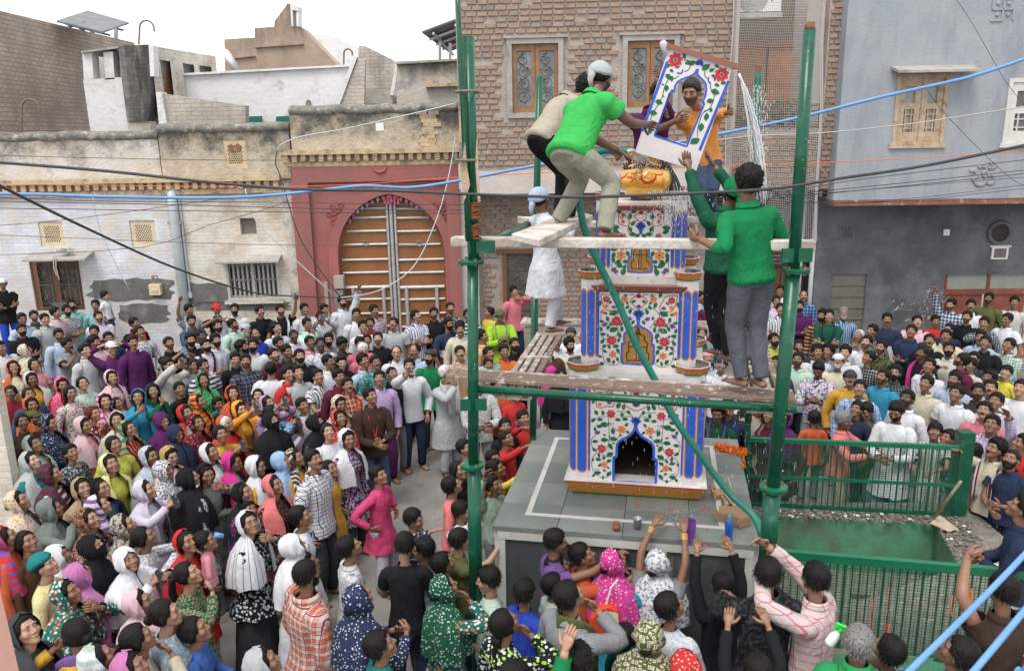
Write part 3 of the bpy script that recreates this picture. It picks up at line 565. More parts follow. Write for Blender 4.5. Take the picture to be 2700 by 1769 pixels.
def lay(B,parent,d,nmax,kindname='brick_courses'):
    idx=list(range(len(B))); random.shuffle(idx); keep=set(sorted(range(len(B)),key=lambda i:-(B[i][1]-B[i][0])*(B[i][3]-B[i][2])-.02*((i*37)%7))[:nmax])
    rest=[MB() for _ in range(5)]
    for i,v in enumerate(B):
        k=int(rng.choice(5,p=[.3,.22,.18,.15,.15])); 
        if i in keep: brickobj(v,M['brick%d'%k],parent,d)
        else:
            a,b,z0,z1=v; e=.006; y=d-pro+rng.uniform(-.006,.004); q=rest[k]
            q.add([(a,d+.01,z0),(b,d+.01,z0),(b,d+.01,z1),(a,d+.01,z1),(a+e,y,z0+e),(b-e,y,z0+e),(b-e,y,z1-e),(a+e,y,z1-e)],[(4,5,6,7),(0,1,5,4),(1,2,6,5),(2,3,7,6),(3,0,4,7)])
    tot=MB(); 
    for k,q in enumerate(rest):
        for v_,in [(x,) for x in []]: pass
        off=tot.n
        if q.v: tot.v+=q.v; tot.f+=[tuple(i+off for i in f) for f in q.f]; tot.mi+=[k]*len(q.f); tot.n+=q.n
    if tot.n: tot.build(kindname,[M['brick%d'%k] for k in range(5)],parent,kind='stuff')
lay(B,F2.r,.0,210)
# carved grille windows
def uwin(r,k):
    x0,x1,z0,z1=r; f=MB(); t=.11
    f.box((x0-t,-.06,z0-t),(x0,.1,z1+t));f.box((x1,-.06,z0-t),(x1+t,.1,z1+t));f.box((x0,-.06,z1),(x1,.1,z1+t));f.box((x0,-.06,z0-t),(x1,.1,z0)); F2.part('cement_surround',f,M['slab'])
    q=MB(); q.box((x0-.18,-.09,z1+t),(x1+.2,.02,z1+t+.05)); F2.part('drip_ledge',q,M['mortar'])
    f=MB(); w_=(x1-x0); c=(x0+x1)/2
    for a,b in ((x0,x0+.09),(c-.085,c-.005),(c+.005,c+.085),(x1-.09,x1)): f.box((a,.02,z0),(b,.1,z1))
    for a,b in ((x0+.09,c-.085),(c+.085,x1-.09)): f.box((a,.02,z0),(b,.1,z0+.14)); f.box((a,.02,z1-.14),(b,.1,z1))
    wf=F2.part('window_frame',f,M['honeywood'])
    for a,b in ((x0+.09,c-.085),(c+.085,x1-.09)):
        p=MB(); p.box((a,.09,z0+.14),(b,.11,z1-.14)); sub('pane',p,M['paneblue'],wf)
        gr=MB(); m_=(a+b)/2; W=b-a; H=z1-z0-.28; zb=z0+.14
        gr.bar((m_,.05,zb),(m_,.05,zb+H),.014)
        for q_ in (0,.33,.66,1): gr.bar((a,.05,zb+H*q_),(b,.05,zb+H*q_),.014)
        for (fz,sg) in ((.15,1),(.84,1),(.4,-1),(.62,1)):
            scroll(gr,(m_,zb+H*fz),W*.42,1.2,sg,.04,.009,math.pi/2)
        for i in range(5):
            zz=zb+H*(i+.5)/5; gr.lathe([(.001,-.03),(.034,0),(.001,.03)],(m_+(.25*W if i%2 else -.2*W),.035,zz),6)
        P=[(m_+W*.4*math.sin(t*2),.045,zb+H*(.05+.9*t/6.28)) for t in np.linspace(0,6.28,22)]; gr.tube(P,.009,4)
        sub('scroll_grille',gr,M['iron'],wf)
uwin(u1,0); uwin(u2,1)
# ---- balcony bay
d=.9
a0,_,_,_=F2.rect(1700,300,1702,305); 
q=MB(); q.box((sB0,.05,F2.L(1800,305,0)[1]-.04),(sB1,1.6,F2.L(1800,300,0)[1]+.03)); F2.part('balcony_floor',q,M['slab'])
zr1=F2.L(1800,246)[1]; zr0=F2.L(1800,302)[1]
B2=bricks(F2,sB0+.03,sB1-.02,zf0,F2.L(1800,309)[1],[],0); q=MB(); q.box((sB0,.012,zf0),(sB1,.3,F2.L(1800,307)[1])); F2.part('balcony_wall',q,M['mortar']); lay(B2,F2.r,0,60)
q=MB(); 
for z in (zr1,zr1-.12,zr0+.06): q.bar((sB0+.02,.06,z),(sB1-.02,.06,z),.045)
for i in range(7): s_=sB0+.05+i*(sB1-sB0-.1)/6; q.bar((s_,.06,zr0),(s_,.06,zr1),.03)
F2.part('balcony_railing',q,mat('maroon_iron',(.17,.06,.07),(.12,.045,.05),sc=9,rough=.5))
q=MB(); q.box((sB0,1.25,zr0),(sB1,1.35,ztop)); F2.part('balcony_back_wall',q,mat('patterned_dark_plaster',(.12,.12,.10),(.20,.14,.08),sc=6))
dx0,dx1,dz0,dz1=F2.rect(1702,112,1852,330,1.2)
for a,b in ((dx0,(dx0+dx1)/2-.03),((dx0+dx1)/2+.03,dx1)):
    q=MB(); q.box((a,1.17,zr0),(b,1.24,dz1)); q.box((a+.12,1.15,zr0+1.0),(b-.12,1.17,dz1-.15)); F2.part('balcony_door',q,mat('bright_balcony_wood',(.55,.24,.10),(.42,.17,.07),sc=5))
q=MB(); q.box((dx0-.1,1.12,dz1),(dx1+.1,1.24,dz1+.12)); F2.part('door_lintel',q,M['honeywood'])
cx0,cx1,_,_=F2.rect(1866,100,1908,200,.3); q=MB(); q.box((cx0,.25,zr0),(cx1,1.2,ztop)); F2.part('cream_side_wall',q,M['fascia'])
q=MB(); q.box((sB0-.01,.0,F2.L(1720,300)[1]),(sB0+.06,.12,ztop)); F2.part('corner_strip',q,M['fascia'])
x0,x1,z0,z1=F2.rect(1696,30,1817,42,.2); q=MB(); q.box((x0,.2,z0),(x1,.9,z1)); F2.part('unit_shelf',q,M['whiteiron'])
ac=thing('air_conditioner','white air conditioner outdoor unit on a shelf at the top of the netted balcony','air conditioner',F2.r.location,F2.r.rotation_euler[2])
x0,x1,z0,z1=F2.rect(1712,-40,1816,28,.3); q=MB(); q.box((x0,.3,z0),(x1,.7,z1)); q.build('casing',M['whiteplastic'],ac)
fc=((x0+(x1-x0)*.36),z0+(z1-z0)*.5); q=MB()
for r in np.linspace(.06,.3,7): q.tube([(fc[0]+r*math.cos(t),.285,fc[1]+r*math.sin(t)) for t in np.linspace(0,6.28,25)],.008,4)
q.build('fan_grille',M['steel'],ac); q=MB()
for k,(dx,dz,mm) in enumerate([(-.03,.03,'forange'),(.03,.03,'fleaf'),(0,-.03,'tochre')]): q.lathe([(.001,0),(.03,0)],(0,0,0),8) if 0 else q.box((x1-.2+dx-.02,.292,z0+.25+dz-.02),(x1-.2+dx+.02,.3,z0+.25+dz+.02),k)
q.build('emblem',[M['forange'],M['fleaf'],M['tochre']],ac)
# balcony plants
def leafclump(name,label,c,r,n,m_,size=.09,seed=1,cat='plant',grp=None):
    rr=np.random.default_rng(seed); q=MB()
    for i in range(n):
        p=np.array(c)+rr.normal(0,1,3)*np.array(r)*.5; a=nrm(rr.normal(0,1,3)); b_=nrm(np.cross(a,rr.normal(0,1,3))); s_=size*rr.uniform(.6,1.3)
        q.add([p-a*s_,p+b_*s_*.35,p+a*s_,p-b_*s_*.35],[(0,1,2,3)])
    o=q.build(name,m_); tag(o,label,cat,grp); return o
def onF(F,x,y,d): s_,z=F.L(x,y,d); return F.A+F.u*s_+F.n*d+V(0,0,z)
leafclump('balcony_plant','leafy green plant behind the netted balcony railing, right of the lifted frame',onF(F2,1808,280,.5),(.35,.3,.45),260,M['leafg'])
leafclump('balcony_plant','smaller leafy plant at the left end of the netted balcony railing',onF(F2,1722,285,.5),(.18,.25,.4),120,M['leafg'],seed=5)
# ---- lower floor
dl=F2l_d
lw=F2.rect(1178,588,1236,760,dl); s115=F2.L(1113,600,dl)[0]; s145=F2.L(1660,600,dl)[0]; zl1=zf0
q=MB(); holes(q,s115,s145,0,zl1,[lw],dl+.012,dl+.4); F2.part('lower_wall',q,M['mortar'])
B3=bricks(F2,s115+.06,s145-.5,.9,zl1-.05,[(lw[0]-.18,lw[1]+.1,lw[2],lw[3]+.12)],dl); lay(B3,F2.r,dl,30)
q=MB(); q.box((F2.L(1068,600,dl)[0],dl-.25,0),(s115,dl+.3,zl1)); F2.part('pale_pillar',q,M['fascia'])
x0,x1,z0,z1=lw; f=MB(); f.box((x0-.1,dl-.05,z0-.3),(x0,dl+.05,z1+.1)); f.box((x1,dl-.05,z0-.3),(x1+.05,dl+.05,z1+.1)); f.box((x0-.25,dl-.08,z1),(x1+.15,dl+.05,z1+.1)); f.box((x0,dl,z0),(x1,dl+.08,z0+.1)); wf=F2.part('window_frame',f,M['brownwood'])
p=MB(); p.box((x0,dl+.09,z0),(x1,dl+.11,z1)); sub('pane',p,M['pane'],wf)
gr=MB(); c=(x0+x1)/2
for i in range(4): scroll(gr,(c,z1-.3-.42*i),.17,1.4,1 if i%2 else -1,dl+.05,.013,math.pi/2)
for i in range(6): gr.bar((x0,dl+.05,z1-.1-.32*i),(x1,dl+.05,z1-.1-.32*i),.014)
sub('scroll_grille',gr,M['iron'],wf)
# right lower part: recess with slatted shutter, doors, pipes
q=MB(); q.box((s145,dl+.3,0),(sR,dl+.6,zl1)); F2.part('lower_recess_wall',q,mat('dark_brown_plaster',(.10,.08,.075),(.16,.13,.12),sc=2))
x0,x1,z0,z1=F2.rect(1832,485,1880,760,dl)
q=MB(); q.box((x0-1.1,dl-.1,0),(x0-.95,dl+.3,zl1)); q.box((x1,dl-.2,0),(x1+.3,dl+.3,zl1)); F2.part('timber_post',q,mat('old_brown_post',(.15,.11,.09),(.11,.08,.07),sc=5))
sh=MB(); a,b,za,zb=F2.rect(1690,490,1822,618,dl)
for i in range(14):
    z=zb-(zb-za)*(i+.5)/14; q=MB(); q.bar((a,dl+.1,z),(b,dl+.1,z),.03,.055); sub('shutter_slat',q,M['plankd'],F2.r)
dr=F2.rect(1690,628,1860,770,dl)
for i in range(9): x=dr[0]+(dr[1]-dr[0])*i/8; q=MB(); q.bar((x,dl+.12,0),(x,dl+.12,dr[3]),.035); sub('door_bar',q,M['iron'],F2.r)
q=MB(); q.box((dr[0],dl+.18,0),(dr[1],dl+.22,dr[3])); F2.part('door',q,M['brownwood'])
for x in (1866,1898): a,z=F2.L(x,500,dl-.25); q=MB(); q.tube([(a,dl-.25,0),(a,dl-.25,zl1-.1)],.085 if x>1880 else .06,10); F2.part('rain_pipe',q,M['whiteplastic'] if x>1880 else M['pipegrey'],smooth=True)
for x in (1912,1918): a,z=F2.L(x,500,dl-.3); q=MB(); q.tube([(a,dl-.3,0),(a,dl-.3,zl1-.2)],.04,8); F2.part('rain_pipe',q,M['iron'],smooth=True)
# ---- netting over the balcony
q=MB(); d=-.12; x0=F2.L(1692,200,d)[0]; x1=F2.L(1908,200,d)[0]; zt=ztop; zb=F2.L(1800,556,d)[1]
def netp(u,v):  # u across 0..1, v down 0..1
    flare=.9*max(0,v-.55)**1.2*u
    s_=x0+(x1-x0)*u+flare*.35+.03*math.sin(9*v+3*u); y=d-.10*math.sin(5*u+4*v)-.25*max(0,v-.75)*u
    return (s_,y,zt+(zb-zt)*v*(1-.09*(1-u)*v)+.03*math.sin(11*u)*v)
nu,nv=46,104
for i in range(nu+1):
    q.tube([netp(i/nu,v) for v in np.linspace(0,1,26)],.0042,3,cap=False)
for j in range(nv+1):
    q.tube([netp(u,j/nv) for u in np.linspace(0,1,13)],.0042,3,cap=False)
for u in (0,.985,1): q.tube([netp(u,v) for v in np.linspace(0,1,26)],.014,4)
o=q.build('balcony_net',M['net'],kind=None); o.location=F2.r.location; o.rotation_euler=F2.r.rotation_euler
tag(o,'fine grey bird netting hung over the balcony beside the blue house','net')
# ================================================================== blue house
F3=Fac('blue_house','blue grey plastered house overhanging a dark cement ground floor, at the right','house',(8.1,17.35),(16.5,17.0))
zb0=F3.L(2200,462)[1]; zt=F3.L(2200,-80)[1]; e0=F3.L(1953,240)[0]
wc=F3.rect(2078,172,2198,334); wr=F3.rect(2336,182,2430,332)
q=MB(); holes(q,e0,9.8,zb0,zt,[wc,wr],0,.4); F3.part('upper_wall',q,M['bluewall'])
q=MB(); q.box((e0,-.03,zb0-.12),(9.8,.25,zb0-.003)); F3.part('rusty_beam',q,M['rust'])
q=MB(); q.box((e0,.25,zb0-.1),(9.8,1.6,zb0-.004)); F3.part('overhang_soffit',q,M['greywall'])
q=MB(); x0,x1,z0,z1=wc; q.add([(x0-.15,0,z1+.16),(x1+.45,0,z1+.16),(x1+.45,-.4,z1+.05),(x0-.15,-.4,z1+.05),(x0-.15,0,z1+.1),(x1+.45,0,z1+.1),(x1+.45,-.4,z1),(x0-.15,-.4,z1)],[(0,3,2,1),(4,5,6,7),(3,7,6,2),(0,4,7,3),(1,2,6,5),(0,1,5,4)]); F3.part('window_canopy',q,M['slab'])
def casement(r,m1,two=True):
    x0,x1,z0,z1=r; t=.08; f=MB(); f.box((x0-.05,-.05,z0-.09),(x1+.05,.12,z0)); 
    f.box((x0,-.03,z0),(x0+t,.1,z1));f.box((x1-t,-.03,z0),(x1,.1,z1));f.box((x0+t,-.03,z1-t),(x1-t,.1,z1)); wf=F3.part('window_frame',f,m1)
    c=(x0+x1)/2; leaves=[(x0+t,c-.005),(c+.005,x1-t)] if two else [(x0+t,x1-t)]
    for a,b in leaves:
        l=MB(); s_=.12; l.box((a,.0,z0),(a+s_,.07,z1-t)); l.box((b-s_,.0,z0),(b,.07,z1-t))
        for za,zb_ in ((z0,z0+.24),(z1-t-.62,z1-t-.5),(z1-t-.17,z1-t)): l.box((a+s_,.0,za),(b-s_,.07,zb_))
        for k in (1,2): xx=a+s_+(b-a-2*s_)*(.2 if k==1 else .8); l.box((xx-.012,.01,z0+.24),(xx+.012,.05,z1-t-.62))
        for zz in (z0+.3,z1-t-.74): l.box((a+s_,.012,zz),(b-s_,.052,zz+.022))
        sub('casement_leaf',l,m1,wf); p=MB(); p.box((a+s_,.05,z0+.2),(b-s_,.06,z1-t-.1)); sub('pane',p,M['frost'] if two else M['pane'],wf)
casement(wc,M['weatherwood']); casement(wr,mat('white_window_paint',(.62,.61,.58),(.52,.5,.46),sc=5,c3=(.35,.28,.2),sc3=4,th3=.68),False)
# relief emblems
def relief(F,segs,th,d,pr,m_,name):
    q=MB()
    for P in segs: q.tube([(s_,d-pr*.3,z) for s_,z in P],th,6,ry=pr,right=(1,0,0)) if len(P)>2 else q.bar((P[0][0],d-pr/2,P[0][1]),(P[1][0],d-pr/2,P[1][1]),pr*2,th*1.6,up=(0,1,0))
    return F.part(name,q,m_)
def swast(F,cx,cy,h,d,m_):
    s_,z=F.L(cx,cy,d); e=h; L_=[]
    for (a,b) in (((-e,0),(e,0)),((0,-e),(0,e)),((0,e),(e*.95,e*1.02)),((e,0),(e,-e)),((0,-e),(-e*1.1,-e*1.02)),((-e,0),(-e,e))): L_.append([(s_+a[0],z+a[1]),(s_+b[0],z+b[1])])
    relief(F,L_,.022,d,.018,m_,'hindu_symbol_relief')
    q=MB()
    for a in (-1,1):
        for b in (-1,1): q.lathe([(.045,0),(.03,.03),(.001,.035)],(0,0,0),8); v=q.v[-1]; q.v[-1]=np.stack([v[:,0]+s_+a*e*.5,d-v[:,2],v[:,1]+z+b*e*.5],1)
    F.part('relief_dot',q,m_)
swast(F3,2330,22,.21,0,M['bluewall'])
s_,z=F3.L(2283,405); k=.155
om=[[(s_-.52*k*1+k*1.9*math.cos(t)*.32-.9*k,z-.1*k+k*.62*math.sin(t)) for t in np.linspace(2.2,-1.6,9)],
    [(s_-.2*k+k*.55*math.cos(t),z+.62*k+k*.5*math.sin(t)) for t in np.linspace(2.6,-1.5,10)],
    [(s_-.25*k+k*.75*math.cos(t),z-.75*k+k*.72*math.sin(t)) for t in np.linspace(1.3,-3.2,12)],
    [(s_+1.05*k+k*.55*math.cos(t),z-.65*k+k*.62*math.sin(t)) for t in np.linspace(2.4,-2.2,12)],
    [(s_+1.0*k+k*.55*math.cos(t),z+1.25*k+k*.42*math.sin(t)) for t in np.linspace(-3.0,-.1,9)],
    [(s_+1.0*k+k*.2*math.cos(t),z+1.5*k+k*.2*math.sin(t)) for t in np.linspace(0,6.28,9)]]
relief(F3,om,.042,0,.03,mat('relief_plaster',(.28,.29,.31),(.25,.265,.29),sc=8),'om_relief')
# ground floor
dl=1.1; q=MB(); e1=F3.L(1926,600,dl)[0]; dd=F3.rect(2181,637,2420,900,dl); ss=F3.rect(1924,637,2003,900,dl); ni=F3.rect(2190,706,2208,726,dl)
q=MB(); holes(q,e1-.3,9.8,0,zb0-.1,[(dd[0],9.8,0,dd[3]),(ss[0],ss[1],0,ss[3]),ni],dl,dl+.4); F3.part('lower_wall',q,M['greywall'])
for i in range(11):
    z1=ss[3]-(i)*.27; q=MB(); q.box((ss[0],dl+.05,z1-.262),(ss[1],dl+.09,z1)); q.bar((ss[0],dl+.04,z1-.262),(ss[1],dl+.04,z1-.262),.03); F3.part('shutter_panel',q,M['shutterg'])
q=MB(); q.box((ni[0],dl+.2,ni[2]),(ni[1],dl+.3,ni[3])); F3.part('niche_back',q,M['dark'])
q=MB(); a,b,z0,z1=ni; q.box((a-.05,dl-.06,z0-.06),(b+.05,dl,z0)); q.box((a-.05,dl-.05,z0),(a,dl,z1)); q.box((b,dl-.05,z0),(b+.05,dl,z1)); q.tube([(a-.03,dl-.02,z1),((a+b)/2,dl-.03,z1+.17),(b+.03,dl-.02,z1)],.035,6); F3.part('niche_surround',q,M['greywall'])
wdt=.98
for k in range(5):
    a=dd[0]+.03+k*wdt; q=MB(); q.box((a+.06,dl+.1,0),(a+wdt-.06,dl+.13,dd[3]-.45)); lf=F3.part('door_leaf',q,M['redpaint'])
    q=MB(); q.box((a,dl+.05,0),(a+.06,dl+.14,dd[3]-.0)); q.box((a+.06,dl+.05,dd[3]-.48),(a+wdt,dl+.14,dd[3]-.36)); sub('door_rail',q,M['redpaint'],F3.r)
    q=MB(); q.box((a+.07,dl+.09,dd[3]-.36),(a+wdt,dl+.11,dd[3])); sub('transom_pane',q,M['frost'],F3.r)
a,b,z0,z1=F3.rect(2297,517,2347,565,dl); q=MB(); c=((a+b)/2,(z0+z1)/2); r=(b-a)/2
q.tube([(c[0]+r*math.cos(t),dl-.02,c[1]+r*math.sin(t)) for t in np.linspace(0,6.283,29)],.05,6); F3.part('vent_ring',q,M['greywall'],smooth=True)
q=MB(); q.prism([(c[0]+(r-.03)*math.cos(t),c[1]+(r-.03)*math.sin(t)) for t in np.linspace(0,6.283,20)[:-1]],(0,dl-.004,0),(1,0,0),(0,0,1),(0,-.004,0)); F3.part('vent_mesh',q,mat('nest_filled_vent',(.05,.03,.025),(.11,.08,.07),sc=30,bump=.9))
a,b,z0,z1=F3.rect(2302,574,2340,602,dl); q=MB(); q.box((a-.05,dl-.05,z1),(b+.05,dl,z1+.05)); q.box((a,dl-.04,z0),(b,dl,z1)); F3.part('picture_tile_frame',q,M['whiteplastic'])
q=MB(); q.box((a+.05,dl-.047,z0+.04),(b-.05,dl-.041,z1-.03)); F3.part('picture_tile',q,mat('faded_print',(.30,.17,.12),(.10,.14,.16),sc=9))
a,b,z0,z1=F3.rect(2191,533,2205,547,dl); q=MB(); q.box((a,dl-.03,z0),(b,dl,z1)); F3.part('bell_switch',q,M['whiteplastic'])
a,b,z0,z1=F3.rect(1951,521,1982,557,dl); swast(F3,1966,539,.15,dl,M['greywall'])
# worn white paint scribbles on the cement wall
q=MB(); rr=random.Random(5)
for (x,y,w_,h) in [(2110,715,95,28),(2180,690,60,30),(2130,745,60,20)]:
    for i in range(26):
        px,pz=F3.L(x+rr.uniform(-w_,w_)/2,y+rr.uniform(-h,h)/2,dl); t=rr.uniform(.006,.02); L_=rr.uniform(.02,.12); a=rr.uniform(0,3.1)
        q.add([(px,dl-.003,pz),(px+L_*math.cos(a),dl-.003,pz+L_*math.sin(a)),(px+L_*math.cos(a)-t,dl-.003,pz+L_*math.sin(a)+t),(px-t,dl-.003,pz+t)],[(0,1,2,3)])
F3.part('flaked_whitewash',q,M['lwhite'],kind='stuff')
# dark slot between the two houses
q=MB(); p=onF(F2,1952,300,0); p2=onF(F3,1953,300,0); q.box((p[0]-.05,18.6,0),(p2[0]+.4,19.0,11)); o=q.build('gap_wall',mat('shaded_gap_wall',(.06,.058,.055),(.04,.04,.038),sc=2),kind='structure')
# ================================================================== plinth and painted tower
TR=-R_(11.2); TO=V(.569,7.575,0); TU=V(math.cos(TR),math.sin(TR),0); TN=V(-math.sin(TR),math.cos(TR),0)
def TW(u,n,z): return TO+TU*u+TN*n+V(0,0,z)
def TL(x,y,n):            # photo pixel -> (u,z) on the plane n
    q=ray(x,y); P=TO+TN*n; t=np.dot(P-_C,TN)/np.dot(q,TN); w_=_C+q*t; return float(np.dot(w_-TO,TU)),float(w_[2])
def T2(p): r=np.asarray(p)-TO; return float(r@TU),float(r@TN)
pf=thing('stone_plinth','grey stone plinth with white marble border strips carrying the painted tower','platform',TO,TR)
U0,U1,N0,N1,ZT=-.667,1.79,-.70,1.95,1.7
q=MB(); q.box((U0+.05,N0+.05,0),(U1-.05,N1-.05,ZT-.05)); q.build('core',M['kota2'],pf)
# slabs on top, one by one
nu,nn=4,5
for i in range(nu):
    for j in range(nn):
        a=U0+(U1-U0)*i/nu; b=U0+(U1-U0)*(i+1)/nu; c=N0+(N1-N0)*j/nn; d=N0+(N1-N0)*(j+1)/nn
        q=MB(); dz=rng.uniform(-.0015,.0015); q.box((a+.003,c+.003,ZT-.049),(b-.003,d-.003,ZT+dz)); q.build('stone_slab',M['kota'] if (i+j)%2 else M['kota2'],pf)
ri=.27
a0,a1,c0,c1=U0+ri,U1-ri-.02,N0+ri,N1-ri
for bx in [((a0,c0),(a1,c0+.055)),((a0,c1-.055),(a1,c1)),((a0,c0+.055),(a0+.055,c1-.055)),((a1-.055,c0+.055),(a1,c1-.055))]:
    q=MB(); q.box((bx[0][0],bx[0][1],ZT+.001),(bx[1][0],bx[1][1],ZT+.006)); q.build('marble_strip',M['marble'],pf)
def face(o,u,L,npan):     # framed slate panels on a side
    q=MB(); t=.07; o=V(*o);u=V(*u); nn_=np.cross(u,(0,0,1))
    def bx(a,b,z0,z1,pr): P=[o+u*a+V(0,0,z0),o+u*b+V(0,0,z0),o+u*b+V(0,0,z1),o+u*a+V(0,0,z1)]; k=MB(); k.add([p for p in P]+[p+nn_*pr for p in P],[(4,5,6,7),(0,1,5,4),(1,2,6,5),(2,3,7,6),(3,0,4,7)]); return k
    bx(0,L,ZT-.13,ZT-.05,.045).build('frame_rail',M['marble'],pf)
    for i in range(npan+1):
        w_=.07 if i in(0,npan) else .05; a=(L-w_)*i/npan; bx(a,a+w_,0,ZT-.131,.04).build('frame_stile',M['marble'],pf)
    for i in range(npan): bx(L*i/npan+.08,L*(i+1)/npan-.02,0.05,ZT-.14,.012).build('slate_panel',M['stoneface'],pf)
face((U0+.05,N0+.05,0),(1,0,0),U1-U0-.1,3); face((U0+.05,N1-.05,0),(0,-1,0),N1-N0-.1,3); face((U1-.05,N0+.05,0),(0,1,0),N1-N0-.1,3)
tw=thing('painted_shrine_tower','tall white tiered shrine tower painted with flower vines and blue flutes on the plinth','shrine tower',TO,TR)
uc=.635; nc=.79
# base slab
q=MB(); b0,b1=0,1.27; 
def fr(z,e,mi): return [(uc-e,nc-e,z),(uc+e,nc-e,z),(uc+e,nc+e,z),(uc-e,nc+e,z)]
lv=[(1.703,.635,1),(1.722,.645,0),(1.85,.708,2),(1.868,.716,3)]
P=[p for z,e,_ in lv for p in fr(z,e,0)]; 
for i in range(3):
    for j in range(4): q.add([P[4*i+j],P[4*i+(j+1)%4],P[4*i+4+(j+1)%4],P[4*i+4+j]],[(0,1,2,3)],[1,0,2][i])
q.add(P[12:16],[(0,1,2,3)],3); q.build('base_slab',[M['tochre'],M['tgreen'],M['tred'],M['twtop']],tw)
def octa(cx,cy,w_): k=w_/2*math.tan(math.pi/8); h=w_/2; return [(cx-k,cy-h),(cx+k,cy-h),(cx+h,cy-k),(cx+h,cy+k),(cx+k,cy+h),(cx-k,cy+h),(cx-h,cy+k),(cx-h,cy-k)]
def pillar(cx,cy,w_,z0,z1,s0,s1):
    q=MB(); q.prism(octa(cx,cy,w_),(0,0,z0),(1,0,0),(0,1,0),(0,0,z1-z0)); pi_=q.build('corner_pillar',M['tw'],tw)
    O=octa(cx,cy,w_)
    for k in range(8):
        a=V(*O[k],0); b=V(*O[(k+1)%8],0); c=(a+b)/2; u_=nrm(b-a); L_=np.linalg.norm(b-a); nn_=np.cross(u_,(0,0,1))
        for rr,mm,pr,nm in ((.47,M['tochre'],.002,'flute_outline'),(.365,M['tblue'],.005,'blue_flute')):
            r=L_*rr; zz0=s0-(0.02 if mm is M['tochre'] else 0); zz1=s1+(0.02 if mm is M['tochre'] else 0)
            poly=[(r*math.cos(t),zz1-r+r*math.sin(t)) for t in np.linspace(0,math.pi,9)]+[(r*math.cos(t),zz0+r+r*math.sin(t)) for t in np.linspace(math.pi,2*math.pi,9)]
            q=MB(); q.prism(poly,c,u_,(0,0,1),nn_*pr); q.build(nm,mm,pi_)
def bowl(cx,cy,z,r):
    q=MB(); 
    def ring(rr,zz): return [(cx+rr*math.cos(math.pi/8+k*math.pi/4),cy+rr*math.sin(math.pi/8+k*math.pi/4),zz) for k in range(8)]
    L_=[(r*.84,z,None),(r*.86,z+.012,1),(r*.97,z+.062,0),(r*.985,z+.074,2),(r,z+.082,3),(r*.92,z+.082,3),(r*.86,z+.05,4),(.01,z+.045,4)]
    P=[];
    for rr,zz,_ in L_: P+=ring(rr,zz)
    f=[];mi=[]
    for i in range(len(L_)-1):
        for j in range(8): f.append((8*i+j,8*i+(j+1)%8,8*i+8+(j+1)%8,8*i+8+j)); mi.append(L_[i+1][2])
    f.append(tuple(range(7,-1,-1))); mi.append(1)
    for ff,mm in zip(f,mi): q.f.append(ff); q.mi.append(mm)
    q.v.append(np.array(P)); q.n=len(P)
    q.build('octagonal_bowl',[M['tochre'],M['tgreen'],M['tred'],M['tw'],M['debris']],tw)
